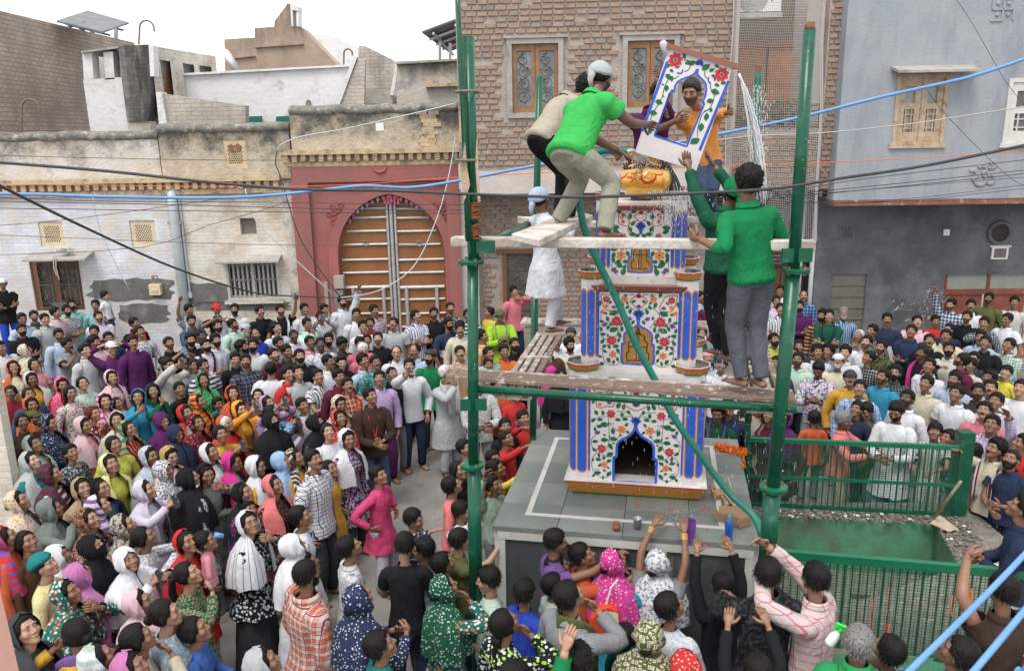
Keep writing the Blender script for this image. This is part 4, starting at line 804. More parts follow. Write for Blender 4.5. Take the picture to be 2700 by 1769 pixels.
# artwork helper: everything on the front plane of a tier, mirrored about its middle
class Art:
    def __init__(s,n,cx,crop,uc_,back=False): s.n=n; s.items=[]; s.cur=None; s.crop=crop; s.uc=uc_; s.L={}
    def m(s,x,y):
        X,Y,k=s.crop; return TL(X+x/k,Y+y/k,s.n)
    def mb(s,key): return s.L.setdefault(key,MB())
    def poly(s,key,P,lay=0):
        y=s.n-.0025-.0012*lay; pr=.0012
        for sg in (1,-1):
            Q=[(s.uc+sg*(u-s.uc),z) for u,z in P]
            if sg<0: Q=Q[::-1]
            (s.cur[sg] if s.cur else s.mb(key)).prism(Q,(0,y,0),(1,0,0),(0,0,1),(0,-pr,0),1 if (s.cur and key=='fleaf') else 0)
    def own(s,key): s.cur={1:MB(),-1:MB()}; s.items.append((key,s.cur))
    def flower(s,key,x,y,r,n=7,rot=0,sh=.34):
        s.own(key)
        u,z=s.m(x,y); r=r/s.crop[2]*.00381*1.02
        for k in range(n):
            a=rot+2*math.pi*k/n; P=[]
            for t in np.linspace(0,2*math.pi,9)[:-1]:
                px=.60*r+.36*r*math.cos(t); py=sh*.82*r*math.sin(t)*(1-.25*math.cos(t)); P.append((u+px*math.cos(a)-py*math.sin(a),z+px*math.sin(a)+py*math.cos(a)))
            s.poly(key,P,1)
        s.poly('fleaf',[(u+.2*r*math.cos(t),z+.2*r*math.sin(t)) for t in np.linspace(0,6.28,8)[:-1]],2); s.cur=None
    def bud(s,key,x,y,r,rot=1.57):
        s.own(key)
        u,z=s.m(x,y); r=r/s.crop[2]*.00381
        for da in (-.75,0,.75):
            a=rot+da; P=[(u+r*(.5+.55*math.cos(t))*math.cos(a)-r*.32*math.sin(t)*math.sin(a),z+r*(.5+.55*math.cos(t))*math.sin(a)+r*.32*math.sin(t)*math.cos(a)) for t in np.linspace(0,6.28,9)[:-1]]; s.poly(key,P,1)
        s.cur=None
    def leaf(s,x,y,ang,ln=58,fat=.3,key='fleaf'):
        u,z=s.m(x,y); L_=ln/s.crop[2]*.00381; a=R_(ang); P=[]
        top=[(t,fat*math.sin(math.pi*t**.8)) for t in (0,.2,.45,.7,1)]; bot=[(t,-fat*.8*math.sin(math.pi*t**1.1)) for t in (.8,.55,.3)]
        for px,py in top+bot: px-=.5; P.append((u+L_*(px*math.cos(a)-py*math.sin(a)),z+L_*(px*math.sin(a)+py*math.cos(a))))
        s.poly(key,P,0)
    def line(s,key,pts,w_=.0035,lay=0,closed=False,raw=False):
        P=[p if raw else s.m(*p) for p in pts]
        if closed: P=P+[P[0]]
        # smooth (Catmull-Rom)
        Q=[]
        for i in range(len(P)-1):
            p0=P[i-1] if i>0 else (P[-2] if closed else P[0]); p1=P[i];p2=P[i+1];p3=P[i+2] if i+2<len(P) else (P[1] if closed else P[-1])
            for t in (0,.25,.5,.75): Q.append(tuple(.5*((2*p1[k])+(-p0[k]+p2[k])*t+(2*p0[k]-5*p1[k]+4*p2[k]-p3[k])*t*t+(-p0[k]+3*p1[k]-3*p2[k]+p3[k])*t**3) for k in (0,1)))
        Q.append(P[-1]); A=[];B=[]
        for i,p in enumerate(Q):
            a=Q[max(i-1,0)]; b=Q[min(i+1,len(Q)-1)]; d=nrm(V(b[0]-a[0],b[1]-a[1])); A.append((p[0]-d[1]*w_,p[1]+d[0]*w_)); B.append((p[0]+d[1]*w_,p[1]-d[0]*w_))
        y=s.n-.0022-.0012*lay
        for sg in (1,-1):
            for i in range(len(A)-1):
                R4=[A[i],A[i+1],B[i+1],B[i]]; R4=[(s.uc+sg*(u-s.uc),y,z) for u,z in R4]; 
                s.mb(key).add(R4 if sg<0 else R4[::-1],[(0,1,2,3)])
    def done(s,par):
        nm={'fleaf':'painted_leaves','fvine':'painted_vines','fred':'painted_red_flowers','forange':'painted_orange_flowers','fpurple':'painted_purple_flowers','tblue':'painted_blue_lotus','fgold':'painted_gold_medallions'}
        for k,b in s.L.items(): b.build(nm.get(k,'painting'),M[k],par,kind='stuff')
        for k,c in s.items:
            for sg in (1,-1):
                if c[sg].n: c[sg].build('painted_flower',[M[k],M['fleaf']],par)
def lotus(A,x,y,r):
    A.own('tblue')
    for da,l in ((0,1.1),(.55,1.0),(-.55,1.0),(1.15,.95),(-1.15,.95),(1.9,.55),(-1.9,.55)):
        a=math.pi/2+da; u,z=A.m(x,y); rr=r/A.crop[2]*.00381
        P=[(u+rr*l*(.52+.5*math.cos(t))*math.cos(a)-rr*.24*math.sin(t)*math.sin(a),z+rr*l*(.52+.5*math.cos(t))*math.sin(a)+rr*.24*math.sin(t)*math.cos(a)) for t in np.linspace(0,6.28,9)[:-1]]; A.poly('tblue',P,1)
    u,z=A.m(x,y); rr=r/A.crop[2]*.00381; A.poly('tblue',[(u-.3*rr,z-.15*rr),(u-.2*rr,z-1.1*rr),(u+.2*rr,z-1.1*rr),(u+.3*rr,z-.15*rr)],0); A.poly('fleaf',[(u-.22*rr,z),(u,z-.2*rr),(u+.22*rr,z),(u,z+.2*rr)],2); A.cur=None
# ---- tier 1
n1=.12; C5=(1450,1000,4.102); A1=Art(n1+.02,0,C5,uc)
pz=2.97
def wall_with_arch(prof,u0,u1,z0,z1,n,th,m_,name='front_wall'):
    """prof: list of (u,z) of the opening from bottom-left over the top to bottom-right"""
    q=MB(); L_=prof[0][0]; R__=prof[-1][0]; zs=prof[0][1]
    q.box((u0,n,z0),(min(p[0] for p in prof),n+th,z1)); q.box((max(p[0] for p in prof),n,z0),(u1,n+th,z1)); q.box((min(p[0] for p in prof),n,z0),(max(p[0] for p in prof),n+th,zs))
    mono=sorted(prof[1:-1],key=lambda p:p[0]); mono=[(min(p[0] for p in prof),mono[0][1])]+mono+[(max(p[0] for p in prof),mono[-1][1])]
    for (ua,za),(ub,zb) in zip(mono[:-1],mono[1:]):
        if ub-ua<1e-5: continue
        q.add([(ua,n,za),(ub,n,zb),(ub,n,z1),(ua,n,z1),(ua,n+th,za),(ub,n+th,zb),(ub,n+th,z1),(ua,n+th,z1)],[(0,1,2,3),(0,4,5,1),(7,6,5,4)])
    return q.build(name,m_,tw)
half=[(690,1090),(692,858),(722,838),(728,760),(735,705),(770,662),(850,625),(905,575),(925,545)]
def mirror(Ar,half): 
    P=[Ar.m(x,y) for x,y in half]; return P[:-1]+[(uc,P[-1][1])]+[(2*uc-u,z) for u,z in P[-2::-1]]
pr1=mirror(A1,half)
wall_with_arch(pr1,uc-.50,uc+.50,1.868,pz,n1+.02,.07,M['tw'])
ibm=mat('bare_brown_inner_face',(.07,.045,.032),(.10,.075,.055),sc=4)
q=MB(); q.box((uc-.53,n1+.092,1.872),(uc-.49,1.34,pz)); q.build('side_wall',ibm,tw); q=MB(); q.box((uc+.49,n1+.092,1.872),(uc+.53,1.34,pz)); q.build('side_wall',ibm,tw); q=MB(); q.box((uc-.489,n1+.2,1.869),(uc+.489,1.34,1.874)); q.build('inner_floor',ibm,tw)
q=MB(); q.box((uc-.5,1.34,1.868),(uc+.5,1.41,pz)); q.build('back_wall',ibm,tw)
q=MB(); q.box((uc-.655,nc-.655,pz),(uc+.655,nc+.655,pz+.05)); q.build('tier_ledge',M['twtop'],tw)
for a in (-1,1):
    for b in (-1,1):
        pillar(uc+a*.535,nc+b*.535,.27,1.868,3.0,1.965,2.93); bowl(uc+a*.535,nc+b*.535,3.021,.185)
for key,lst,nf in (('fred',[(660,372,52),(558,745,54),(545,155,26)],7),('forange',[(772,540,52),(588,920,44),(542,268,24),(650,150,22)],6)):
    for x,y,r in lst: A1.flower(key,x,y,r,nf,rot=x)
for x,y,r,ro in ((735,128,40,1.2),(520,590,42,1.9),(640,265,36,1.5),(935,292,50,1.57)): A1.bud('fpurple',x,y,r,ro)
A1.bud('fred',937,175,44); lotus(A1,935,465,58)
A1.line('fgold',[(935,100),(880,150),(850,200),(805,250),(830,290),(900,330),(935,338)],.006); A1.line('fgold',[(470,110),(520,135),(600,130),(670,150),(690,200),(690,280),(660,295),(610,290),(560,305),(510,290),(500,240),(490,170),(470,110)],.006)
for vn in [[(908,428),(870,370),(820,350),(760,345),(720,340)],[(905,420),(850,395),(800,405)],[(632,410),(636,480),(640,560),(642,640),(625,720),(580,780),(500,800),(462,850),(452,920),(480,1000),(560,1060),(640,1040),(660,990)],[(632,470),(680,510),(725,550)],[(620,400),(540,405),(480,440)],[(636,470),(700,480)],[(640,650),(690,700)],[(500,600),(455,640),(455,720),(510,770)],[(560,800),(620,840),(680,830)],[(640,640),(700,650),(760,610)],[(480,970),(540,975)],[(520,830),(560,880)]]: A1.line('fvine',vn,.0026)
for x,y,a,l in [(500,360,-50,60),(575,360,100,56),(470,440,60,60),(545,435,20,60),(590,490,15,95),(530,505,170,60),(680,560,-75,70),(490,535,110,50),(735,435,5,60),(815,430,20,62),(780,385,-80,60),(850,355,-60,52),(830,490,60,50),(840,570,-30,46),(590,655,10,80),(690,645,0,80),(655,725,-55,75),(490,670,15,60),(480,760,-30,56),(650,810,30,80),(590,600,-10,36),(645,620,90,30),(530,820,-70,50),(585,845,75,50),(640,880,40,60),(465,865,100,42),(540,925,60,46),(515,1010,20,76),(590,985,-20,40),(640,1020,60,70),(575,1058,100,46),(475,1035,60,46),(765,605,30,36),(745,280,75,76),(795,300,-80,60),(470,165,30,60),(820,140,60,50),(690,690,30,30),(520,865,-10,60),(470,240,70,50),(630,955,-20,36)]: A1.leaf(x,y,a,l*1.12,.34)
A1.line('tblue',[(688,1105),(688,856),(716,838),(722,760),(728,702),(766,655),(848,615),(900,565),(918,520)],.0125,1); A1.line('tblue',[(680,1102),(800,1106),(925,1110)],.0125,1)
A1.done(tw)
# ---- tier 2
C4=(1450,740,4.102); n2=.255; A2=Art(n2,0,C4,uc); z2a,z2b=3.02,3.80
q=MB(); q.box((uc-.46,n2,z2a),(uc+.46,2*nc-n2,z2b)); q.build('tier_body',M['tw'],tw)
def cornice2(z,e,h=.05,n_=None):
    q=MB(); P=[]
    for zz,ee in ((z,e),(z+h,e+.035)): P+= [(uc-ee,nc-(nc-n_)-(ee-e)-.03,zz),(uc+ee,nc-(nc-n_)-(ee-e)-.03,zz),(uc+ee,nc+(nc-n_)+(ee-e)+.03,zz),(uc-ee,nc+(nc-n_)+(ee-e)+.03,zz)]
    q.add(P,[(3,2,1,0),(4,5,6,7),(0,1,5,4),(1,2,6,5),(2,3,7,6),(3,0,4,7)]); q.build('cornice',M['tcorn'],tw)
zc=TL(1685,762,n2)[1]-.02; cornice2(zc,.425,.055,n2)
q=MB(); q.box((uc-.44,n2+.06,zc+.055),(uc+.44,2*nc-n2-.06,zc+.13)); q.build('dirty_ledge',M['twtop'],tw)
zb=TL(1478,960,n2)[1]
for a in (-1,1):
    for b in (-1,1):
        zt_=TL(1555,732,.27)[1]; pillar(uc+a*.462,nc+b*.462,.205,z2a,zt_,TL(1570,936,.25)[1],TL(1570,766,.25)[1]); bowl(uc+a*.462,nc+b*.462,zt_-.01,.145)
for key,lst,nf in (('fred',[(718,438,60),(668,645,58),(612,200,42)],8),('forange',[(805,195,42),(678,795,46),(565,335,28),(612,275,26)],6)):
    for x,y,r in lst: A2.flower(key,x,y,r,nf,rot=x)
for x,y,r,ro in ((853,425,40,1.2),(597,492,44,1.9),(690,300,34,1.5),(963,262,30,-1.57)): A2.bud('fpurple',x,y,r,ro)
A2.bud('fred',965,185,36); lotus(A2,965,375,62)
A2.line('fgold',[(965,130),(930,170),(880,195),(870,230),(905,260),(930,295),(965,298)],.0055); A2.line('fgold',[(550,150),(610,150),(680,165),(700,210),(730,260),(725,315),(680,325),(610,315),(580,270),(560,220),(550,150)],.0055)
for vn in [[(930,335),(880,295),(800,295),(740,350),(728,430)],[(865,150),(900,150),(925,175)],[(735,500),(735,560),(700,620)],[(550,370),(560,440),(640,455),(680,450)],[(548,520),(560,600),(620,650)],[(770,560),(700,520)],[(640,690),(580,720),(570,800),(600,880),(680,915),(750,890),(765,830),(740,760)],[(600,720),(545,740)],[(780,410),(800,470),(830,510)]]: A2.line('fvine',vn,.0026)
for x,y,a,l in [(542,245,85,60),(690,350,20,95),(780,260,-60,64),(840,285,60,50),(870,330,80,60),(625,410,110,60),(600,352,0,46),(560,440,0,50),(660,475,20,46),(690,530,25,90),(780,520,100,60),(555,520,120,52),(632,505,70,56),(575,580,10,60),(750,590,-50,66),(625,590,110,40),(570,655,70,60),(745,640,80,50),(590,705,30,50),(715,710,20,66),(640,715,-60,50),(595,765,-20,50),(735,760,-60,60),(545,820,0,44),(635,862,-50,66),(690,880,80,50),(730,850,-60,50),(560,898,15,60),(730,150,-60,60),(800,400,-60,44),(770,470,60,50),(900,450,60,50),(820,160,20,40),(655,235,50,44),(905,225,30,50),(835,240,-60,40)]: A2.leaf(x,y,a,l*1.12,.34)
niche=[(778,890),(778,690),(803,682),(800,610),(815,560),(870,520),(930,490),(960,455)]
NP=mirror(A2,niche); q=MB(); q.prism(NP,(0,n2-.0004,0),(1,0,0),(0,0,1),(0,-.001,0)); q.build('painted_niche',M['twood'],tw)
A2.line('tblue',niche+[(962,440)],.009,2); A2.line('tblue',[(778,893),(962,905)],.009,2)
A2.line('fvine',[(830,862),(830,780),(855,765),(850,710),(850,665),(885,640),(880,600),(930,575),(945,530),(960,490)],.005,2); A2.line('fvine',[(830,862),(962,862)],.005,2); A2.line('fvine',[(850,712),(962,712)],.005,2); A2.line('fvine',[(962,862),(962,500)],.004,2); A2.line('fvine',[(920,575),(962,575)],.0045,2)
A2.done(tw)
# ---- tier 3
C3=(1200,400,3.118); n3=.385; A3=Art(n3,0,C3,uc); z3a=zc+.13; zc3=TL(1700,549,n3)[1]-.02
q=MB(); q.box((uc-.355,n3,z3a),(uc+.355,2*nc-n3,zc3)); q.build('tier_body',M['tw'],tw)
cornice2(zc3,.30,.045,n3); q=MB(); q.box((uc-.32,n3+.05,zc3+.045),(uc+.32,2*nc-n3-.05,zc3+.07)); q.build('dirty_ledge',M['twtop'],tw)
for a in (-1,1):
    for b in (-1,1):
        zt_=TL(1580,526,.4)[1]; pillar(uc+a*.358,nc+b*.358,.15,z3a,zt_,TL(1600,700,.4)[1],TL(1600,560,.4)[1]); bowl(uc+a*.358,nc+b*.358,zt_-.01,.10)
for key,lst,nf in (('forange',[(1365,850,44),(1370,540,16)],6),('fred',[(1380,698,30),(1385,520,18),(1380,575,16)],6)):
    for x,y,r in lst: A3.flower(key,x,y,r,nf,rot=x)
A3.bud('fpurple',1315,995,30,1.2); A3.bud('fred',1530,515,24); lotus(A3,1530,625,44)
A3.line('fgold',[(1532,478),(1510,505),(1475,530),(1500,560),(1532,585)],.005); A3.line('fgold',[(1345,510),(1400,525),(1430,570),(1425,612),(1380,605),(1345,585),(1345,510)],.005)
for vn in [[(1505,570),(1450,580),(1420,640),(1440,690)],[(1310,660),(1360,670),(1385,690)],[(1300,870),(1290,950),(1330,1015),(1390,1010),(1400,960)],[(1330,600),(1300,650)]]: A3.line('fvine',vn,.0026)
for x,y,a,l in [(1320,625,15,60),(1325,660,-10,50),(1465,590,60,46),(1440,640,-60,44),(1310,800,20,60),(1305,850,90,50),(1300,890,-60,46),(1345,930,-30,70),(1385,985,70,60),(1400,905,10,46),(1305,970,40,46),(1415,780,70,50),(1380,790,20,50),(1300,500,50,40),(1350,495,0,40),(1440,530,90,50),(1470,495,20,40),(1460,680,10,50),(1345,900,20,40),(1420,840,-60,46),(1395,945,60,40),(1500,690,30,40)]: A3.leaf(x,y,a,l*1.12,.36)
niche3=[(1420,985),(1425,872),(1448,862),(1452,800),(1480,745),(1530,715)]
NP=mirror(A3,niche3); q=MB(); q.prism(NP,(0,n3-.0004,0),(1,0,0),(0,0,1),(0,-.001,0)); q.build('painted_niche',M['twood'],tw)
A3.line('tblue',niche3,.007,2); A3.line('tblue',[(1420,988),(1530,995)],.007,2); A3.line('fvine',[(1450,960),(1450,905),(1470,895),(1465,850),(1480,800)],.004,2); A3.line('fvine',[(1450,962),(1530,962)],.004,2); A3.line('fvine',[(1470,848),(1530,848)],.004,2); A3.line('fvine',[(1530,962),(1530,740)],.003,2)
A3.done(tw)
# water drips and grime on the ledges: pale puddle rims
# ---- golden urn
zu=zc3+.07; ur=thing('golden_urn','wet golden urn with red calligraphy and a dark garland, on top of the tower','urn',TW(uc+.02,nc,0),TR)
q=MB(); q.box((-.135,-.135,zu),(.135,.135,zu+.085)); q.build('black_block',M['stoneface'],ur)
zm=TL(1698,476,nc)[1]; RX=.262; RZ=.19
prof=[(.15,zu+.085),(.165,zu+.10),(.15,zu+.13),(.125,zm-RZ-.0)]+[(RX*math.cos(t)**.9 if math.cos(t)>0 else .0,zm+RZ*math.sin(t)) for t in np.linspace(-1.0,1.12,18)]
q=MB(); q.lathe(prof,(0,0,0),36); q.build('urn_body',M['gold'],ur,smooth=True)
for k in range(8):
    a=2*math.pi*k/8+.3; q=MB(); zt=zm+RZ*.80; c,s_=math.cos(a),math.sin(a); P=[]
    N_=7
    for i in range(N_+1):
        t=i/N_; w_=.055*math.sin(math.pi*(t*.86+.08))**.8; r=.10+.10*t**1.3; z=zt+.19*t-.05*t*t
        for e in (-1,-.5,0,.5,1): P.append(((r-.02*(1-abs(e)))*c-e*w_*s_,(r-.02*(1-abs(e)))*s_+e*w_*c,z-.012*abs(e)))
    f=[(5*i+j,5*i+j+1,5*i+j+6,5*i+j+5) for i in range(N_) for j in range(4)]; q.add(P,f); q.build('petal',M['gold'],ur,smooth=True)
q=MB(); rr=np.random.default_rng(4)
for i in range(520):
    a=rr.uniform(0,6.283); dz=.035*math.sin(3*a+.8); ph=.78+dz*2; r=RX*math.cos(ph)+.012; z=zm+RZ*math.sin(ph)+rr.normal(0,.014); p=V(r*math.cos(a)+rr.normal(0,.008),r*math.sin(a)+rr.normal(0,.008),z)
    d1=nrm(rr.normal(0,1,3))*.016; d2=nrm(np.cross(d1,rr.normal(0,1,3)))*.011; q.add([p-d1,p+d2,p+d1,p-d2],[(0,1,2,3)])
tag(q.build('flower_garland',M['garland'],None),'dark red rose garland draped round the shoulder of the golden urn','garland').location=ur.location
# calligraphy strokes found on the urn's surface
def urnhit(cx,cy):
    d=ray(1600+cx/8.659,380+cy/8.659); o=np.array(ur.location)*V(1,1,0)+V(0,0,zm); p=(_C-o)/V(RX,RX,RZ); dd=d/V(RX,RX,RZ)
    a=dd@dd; b=2*p@dd; c=p@p-1.0; disc=b*b-4*a*c
    if disc<0: return None
    t=(-b-math.sqrt(disc))/(2*a); P=_C+d*t; nn_=nrm((P-o)/V(RX**2,RX**2,RZ**2)); r=P-V(ur.location[0],ur.location[1],0)+nn_*.002
    cR,sR_=math.cos(-TR),math.sin(-TR); return V(r[0]*cR-r[1]*sR_,r[0]*sR_+r[1]*cR,r[2]),V(nn_[0]*cR-nn_[1]*sR_,nn_[0]*sR_+nn_[1]*cR,nn_[2])
q=MB()
for st,w0,w1_ in [([(560,545),(520,540),(492,600),(478,665),(430,730),(372,765),(322,772)],.004,.011),([(585,560),(560,610),(562,668),(610,684),(690,660),(745,662),(800,655),(860,640),(930,655),(1000,632),(1060,606),(1140,600)],.005,.008),([(690,615),(702,655)],.003,.007),([(760,600),(772,655)],.003,.007),([(822,585),(838,645)],.003,.007),([(935,535),(1000,552),(1060,582),(1135,600)],.004,.008),([(1035,575),(1060,560),(1085,580)],.004,.004),([(478,740),(505,778)],.010,.010),([(538,745),(563,785)],.010,.010),([(520,875),(600,832),(705,780)],.003,.006),([(812,690),(790,755),(805,830),(870,878),(955,888),(1045,855),(1105,800),(1122,735),(1092,680)],.005,.013),([(1092,680),(1140,708),(1172,690),(1192,715),(1222,690),(1245,715),(1282,672)],.006,.006),([(1272,790),(1290,800)],.004,.004),([(1285,845),(1340,800)],.003,.004),([(385,625),(405,645)],.007,.007),([(640,600),(665,560)],.003,.005),([(700,520),(720,560)],.003,.004),([(830,520),(850,560)],.003,.004)]:
    H=[urnhit(*p) for p in st]
    if any(h is None for h in H): continue
    n_=len(H)
    for i in range(n_-1):
        (a,na),(b,nb_)=H[i],H[i+1]; d=nrm(b-a); sa=nrm(np.cross(d,na)); 
        def wd(t): return w0+(w1_-w0)*math.sin(math.pi*min(1,max(0,t)))
        wa,wb=wd(i/(n_-1)),wd((i+1)/(n_-1)); q.add([a-sa*wa-d*.002,b-sa*wb+d*.002,b+sa*wb+d*.002,a+sa*wa-d*.002],[(0,1,2,3)])
q.build('calligraphy',M['redpen'],ur)
# ================================================================== scaffold
YL,YR=6.40,5.85
def Dm(x,y,Y): return atY(x*1.135,y*1.135,Y)
def pole(label,segs,Y,mats_,flanges=(),grp='green scaffold poles'):
    P0=Dm(segs[0][0],segs[0][1],Y); t=thing('scaffold_pole',label,'pole',(0,0,0),0,grp)
    for (x0,y0,x1,y1,w_,mm) in segs:
        a,b=Dm(x0,y0,Y),Dm(x1,y1,Y); dist=np.linalg.norm((a+b)/2-_C); r=w_*1.135/2*dist/CF*.98; q=MB(); q.tube([a,b],r,16); q.build('pipe_section',M[mm],t,smooth=False)
        for p in t.children: 
            for k in p.data.polygons: k.use_smooth=len(k.vertices)==4
    for (x,y,w_) in flanges:
        c=Dm(x,y,Y); dist=np.linalg.norm(c-_C); r=w_*1.135/2*dist/CF; 
        for dz in (-.016,.002): q=MB(); q.lathe([(r*.5,dz),(r,dz),(r,dz+.014),(r*.5,dz+.014)],c,24); q.build('flange',M['gpaintL'] if dz>0 else M['gpaint'],t)
        for k in range(4): a=k*math.pi/2+.5; q=MB(); q.lathe([(.012,-.03),(.012,.03)],c+V(r*.8*math.cos(a),r*.8*math.sin(a),0),6); q.build('bolt',M['rust'],t)
    return t
def ground_ext(x0,y0,x1,y1,Y): # continue the line down to the ground
    a,b=Dm(x0,y0,Y),Dm(x1,y1,Y); t=(b[2])/(a[2]-b[2]); return b+(b-a)*t
pl=pole('green scaffold pole with a taller thin pole strapped to it, left front',[(1087,86,1101,608,28,'gpaint'),(1098,608,1100,1078,26,'gpaint'),(1101,1078,1106,1390,31,'gpaint')],YL,None,[(1094,608,60),(1097,1080,54)])
a,b=Dm(1101,1078,YL),ground_ext(1101,1078,1106,1390,YL); q=MB(); q.tube([Dm(1106,1385,YL),b],.045,12); q.build('pipe_section',M['gpaint'],pl)
q=MB(); q.tube([Dm(1060,-90,YL-.08),Dm(1070,150,YL-.08),Dm(1081,380,YL-.08),Dm(1089,560,YL-.08)],[.019,.021,.023,.026],10); q.build('strapped_pole',M['gpaint'],pl,smooth=True)
for y in (213,372): q=MB(); a=Dm(1090,y,YL-.06); q.tube([a+V(.085*math.cos(t)-.012,.075*math.sin(t),0) for t in np.linspace(0,6.283,17)],.012,6); q.build('iron_strap',M['iron'],pl)
for P in ([(1080,330),(1086,395),(1092,430),(1078,470),(1070,400)],[(1108,310),(1112,400),(1116,470),(1110,470),(1104,380)],[(1069,240),(1073,330),(1066,328)]):
    Q=[Dm(x,y,YL-.11) for x,y in P]; q=MB(); q.prism([(p[0],p[2]) for p in Q],(0,YL-.115,0),(1,0,0),(0,0,1),(0,.03,0)); q.build('split_bamboo',M['weatherwood'],pl)
q=MB(); a0_=Dm(1098,470,YL); 
for i in range(150):
    t=i/150; c=Dm(1097+2*t,472+76*t,YL); 
P=[]
for i in range(420):
    t=i/420; c=Dm(1097+2*t,(472,520)[t>.6]+ (36*t/.6 if t<=.6 else 34*(t-.6)/.4),YL); k=i*.5; P.append(c+V(.062*math.cos(k),.062*math.sin(k),.006*math.sin(k*.37)+.02*math.sin(k*.11)*math.cos(k)))
q.tube(P,.0065,5); tag(q.build('rope_lashing',M['rope']),'rusty orange rope wound round the left front pole above the white plank','rope')
prt=pole('thick green scaffold pole right front, beside the man in the bright green shirt',[(1881,70,1843,628,27,'gpaint'),(1843,628,1796,1130,31,'gpaint'),(1795,1130,1779,1330,37,'gpaint')],YR,None,[(1850,628,58),(1797,1132,60)])
q=MB(); q.tube([Dm(1882.5,52,YR),Dm(1881,72,YR)],[.036,.037],14); q.build('rusty_pole_end',M['rust'],prt,smooth=True)
b=ground_ext(1795,1130,1779,1330,YR); q=MB(); q.tube([Dm(1779,1328,YR),b],.052,12); q.build('pipe_section',M['gpaint'],prt)
YB1,YB2=9.25,8.85
p3=pole('slimmer green scaffold pole behind the tower on the left, by the man in white',[(1253,178,1243,640,16,'gpaint'),(1243,640,1238,1010,17,'gpaint')],YB1,None); b=ground_ext(1243,640,1238,1010,YB1); q=MB(); q.tube([Dm(1238,1008,YB1),b],.038,10); q.build('pipe_section',M['gpaint'],p3)
p4=pole('slimmer green scaffold pole behind the tower on the right, with a rusty top',[(1761,168,1738,980,17,'gpaint')],YB2,None); b=ground_ext(1761,168,1738,980,YB2); q=MB(); q.tube([Dm(1738,978,YB2),b],.036,10); q.build('pipe_section',M['gpaint'],p4); q=MB(); q.tube([Dm(1761.5,153,YB2),Dm(1761,170,YB2)],.036,10); q.build('rusty_pole_end',M['rust'],p4)
def board(name,label,cat,P,th,m_,grp=None):      # P four top corners in order
    q=MB(); P=[V(*p) for p in P]; n_=len(P); q.add(P+[p-V(0,0,th) for p in P],[tuple(range(n_)),tuple(range(2*n_-1,n_-1,-1))]+[(i,i+n_,(i+1)%n_+n_,(i+1)%n_) for i in range(n_)]); o=q.build(name,m_); bev=o.modifiers.new('b','BEVEL'); bev.width=.008; bev.segments=2; tag(o,label,cat,grp); return o
zk=4.50
def onz(x,y,z): return atZ(x*1.135,y*1.135,z)
a=Dm(1046,552,YL+.12); b=Dm(1897,561,YR+.12); dn=TN*.13
board('scaffold_plank','long pale plank across the front poles at the waist of the man in green','plank',[(a[0],a[1],a[2]),(b[0],b[1],b[2]),tuple(b+dn),tuple(a+dn)],.075,M['plankw'])
ZP1=a[2]; ZP2=b[2]
c0_=onz(1188,543,ZP1+.06);c1_=onz(1252,557,ZP1+.06); c2_=onz(1378,500,ZP1+.06); c3_=onz(1335,488,ZP1+.06)
cb=board('scaffold_plank','thick lime splashed board lying crosswise under the bending man in the green T-shirt','plank',[c1_,c2_,c3_,c0_],.055,M['plankw'])
a=Dm(1203,505,YB1-.2);b=Dm(1425,518,YB1-.35); board('scaffold_plank','short pale plank behind the man in white, ending left of him','plank',[tuple(a),tuple(b),tuple(b+V(0,.15,0)),tuple(a+V(0,.15,0))],.07,M['plankw'])
a=Dm(1600,505,YB2-.2);b=Dm(1800,512,YB2-.3); board('scaffold_plank','pale plank behind the tower at the right, under the raised arms','plank',[tuple(a),tuple(b),tuple(b+V(0,.15,0)),tuple(a+V(0,.15,0))],.06,M['plankw'])
q=MB(); q.tube([Dm(1130,570,YL+.1),Dm(1225,520,YB1-.4)],.035,8); tag(q.build('scaffold_pipe',M['gpaint'],smooth=True),'green pipe running back from the left front pole under the upper planks','pipe')
q=MB(); q.tube([Dm(1108,903,YL+.02),Dm(1500,929,(YL*.47+YR*.53)+.02),Dm(1850,950,YR+.02)],.034,14); tag(q.build('scaffold_pipe',M['gpaint'],smooth=True),'long horizontal green pipe across the tower front under the slatted planks','pipe')
def slats(name,label,A,B,wv,n,m_,m2,th=.03,cross=(0,1),grp='slatted scaffold planks'):
    """ladder-like walkway from A to B, wv = width vector"""
    A=V(*A);B=V(*B);wv=V(*wv); t=thing(name,label,'walkway',tuple(A),0,grp)
    for i in range(n):
        a=A+wv*(i+.06)/n; b=B+wv*(i+.06)/n; ww=wv*.66/n; q=MB(); N_=10; up=V(0,0,1)
        for k in range(N_):
            p,r=a+(b-a)*k/N_-A,a+(b-a)*(k+1)/N_-A; dz=V(0,0,rng.uniform(-.003,.003)); q.add([p,r,r+ww,p+ww,p-up*th,r-up*th,r+ww-up*th,p+ww-up*th],[(0,1,2,3),(7,6,5,4),(0,4,5,1),(2,6,7,3)]+([(0,3,7,4)] if k==0 else [])+([(1,5,6,2)] if k==N_-1 else []))
        q.build('slat',m_ if i<n-1 else m2,t)
    for c in cross:
        d=nrm(B-A); p=A+(B-A)*c*(1-.03); q=MB(); q.add([p-A-up*th*.0+v for v in (V(0,0,.004),d*.06+V(0,0,.004),d*.06+wv+V(0,0,.004),wv+V(0,0,.004),V(0,0,-.05),d*.06+V(0,0,-.05),d*.06+wv+V(0,0,-.05),wv+V(0,0,-.05))],[(0,1,2,3),(7,6,5,4),(0,4,5,1),(1,5,6,2),(2,6,7,3),(3,7,4,0)]); q.build('cross_piece',m_,t)
    for o in t.children:
        if o.type=='MESH': o.data.flip_normals() if False else None
    return t
ZS=3.27
fa=onz(1036,874,ZS); fb=onz(1852,930,ZS); wv=TN*.30
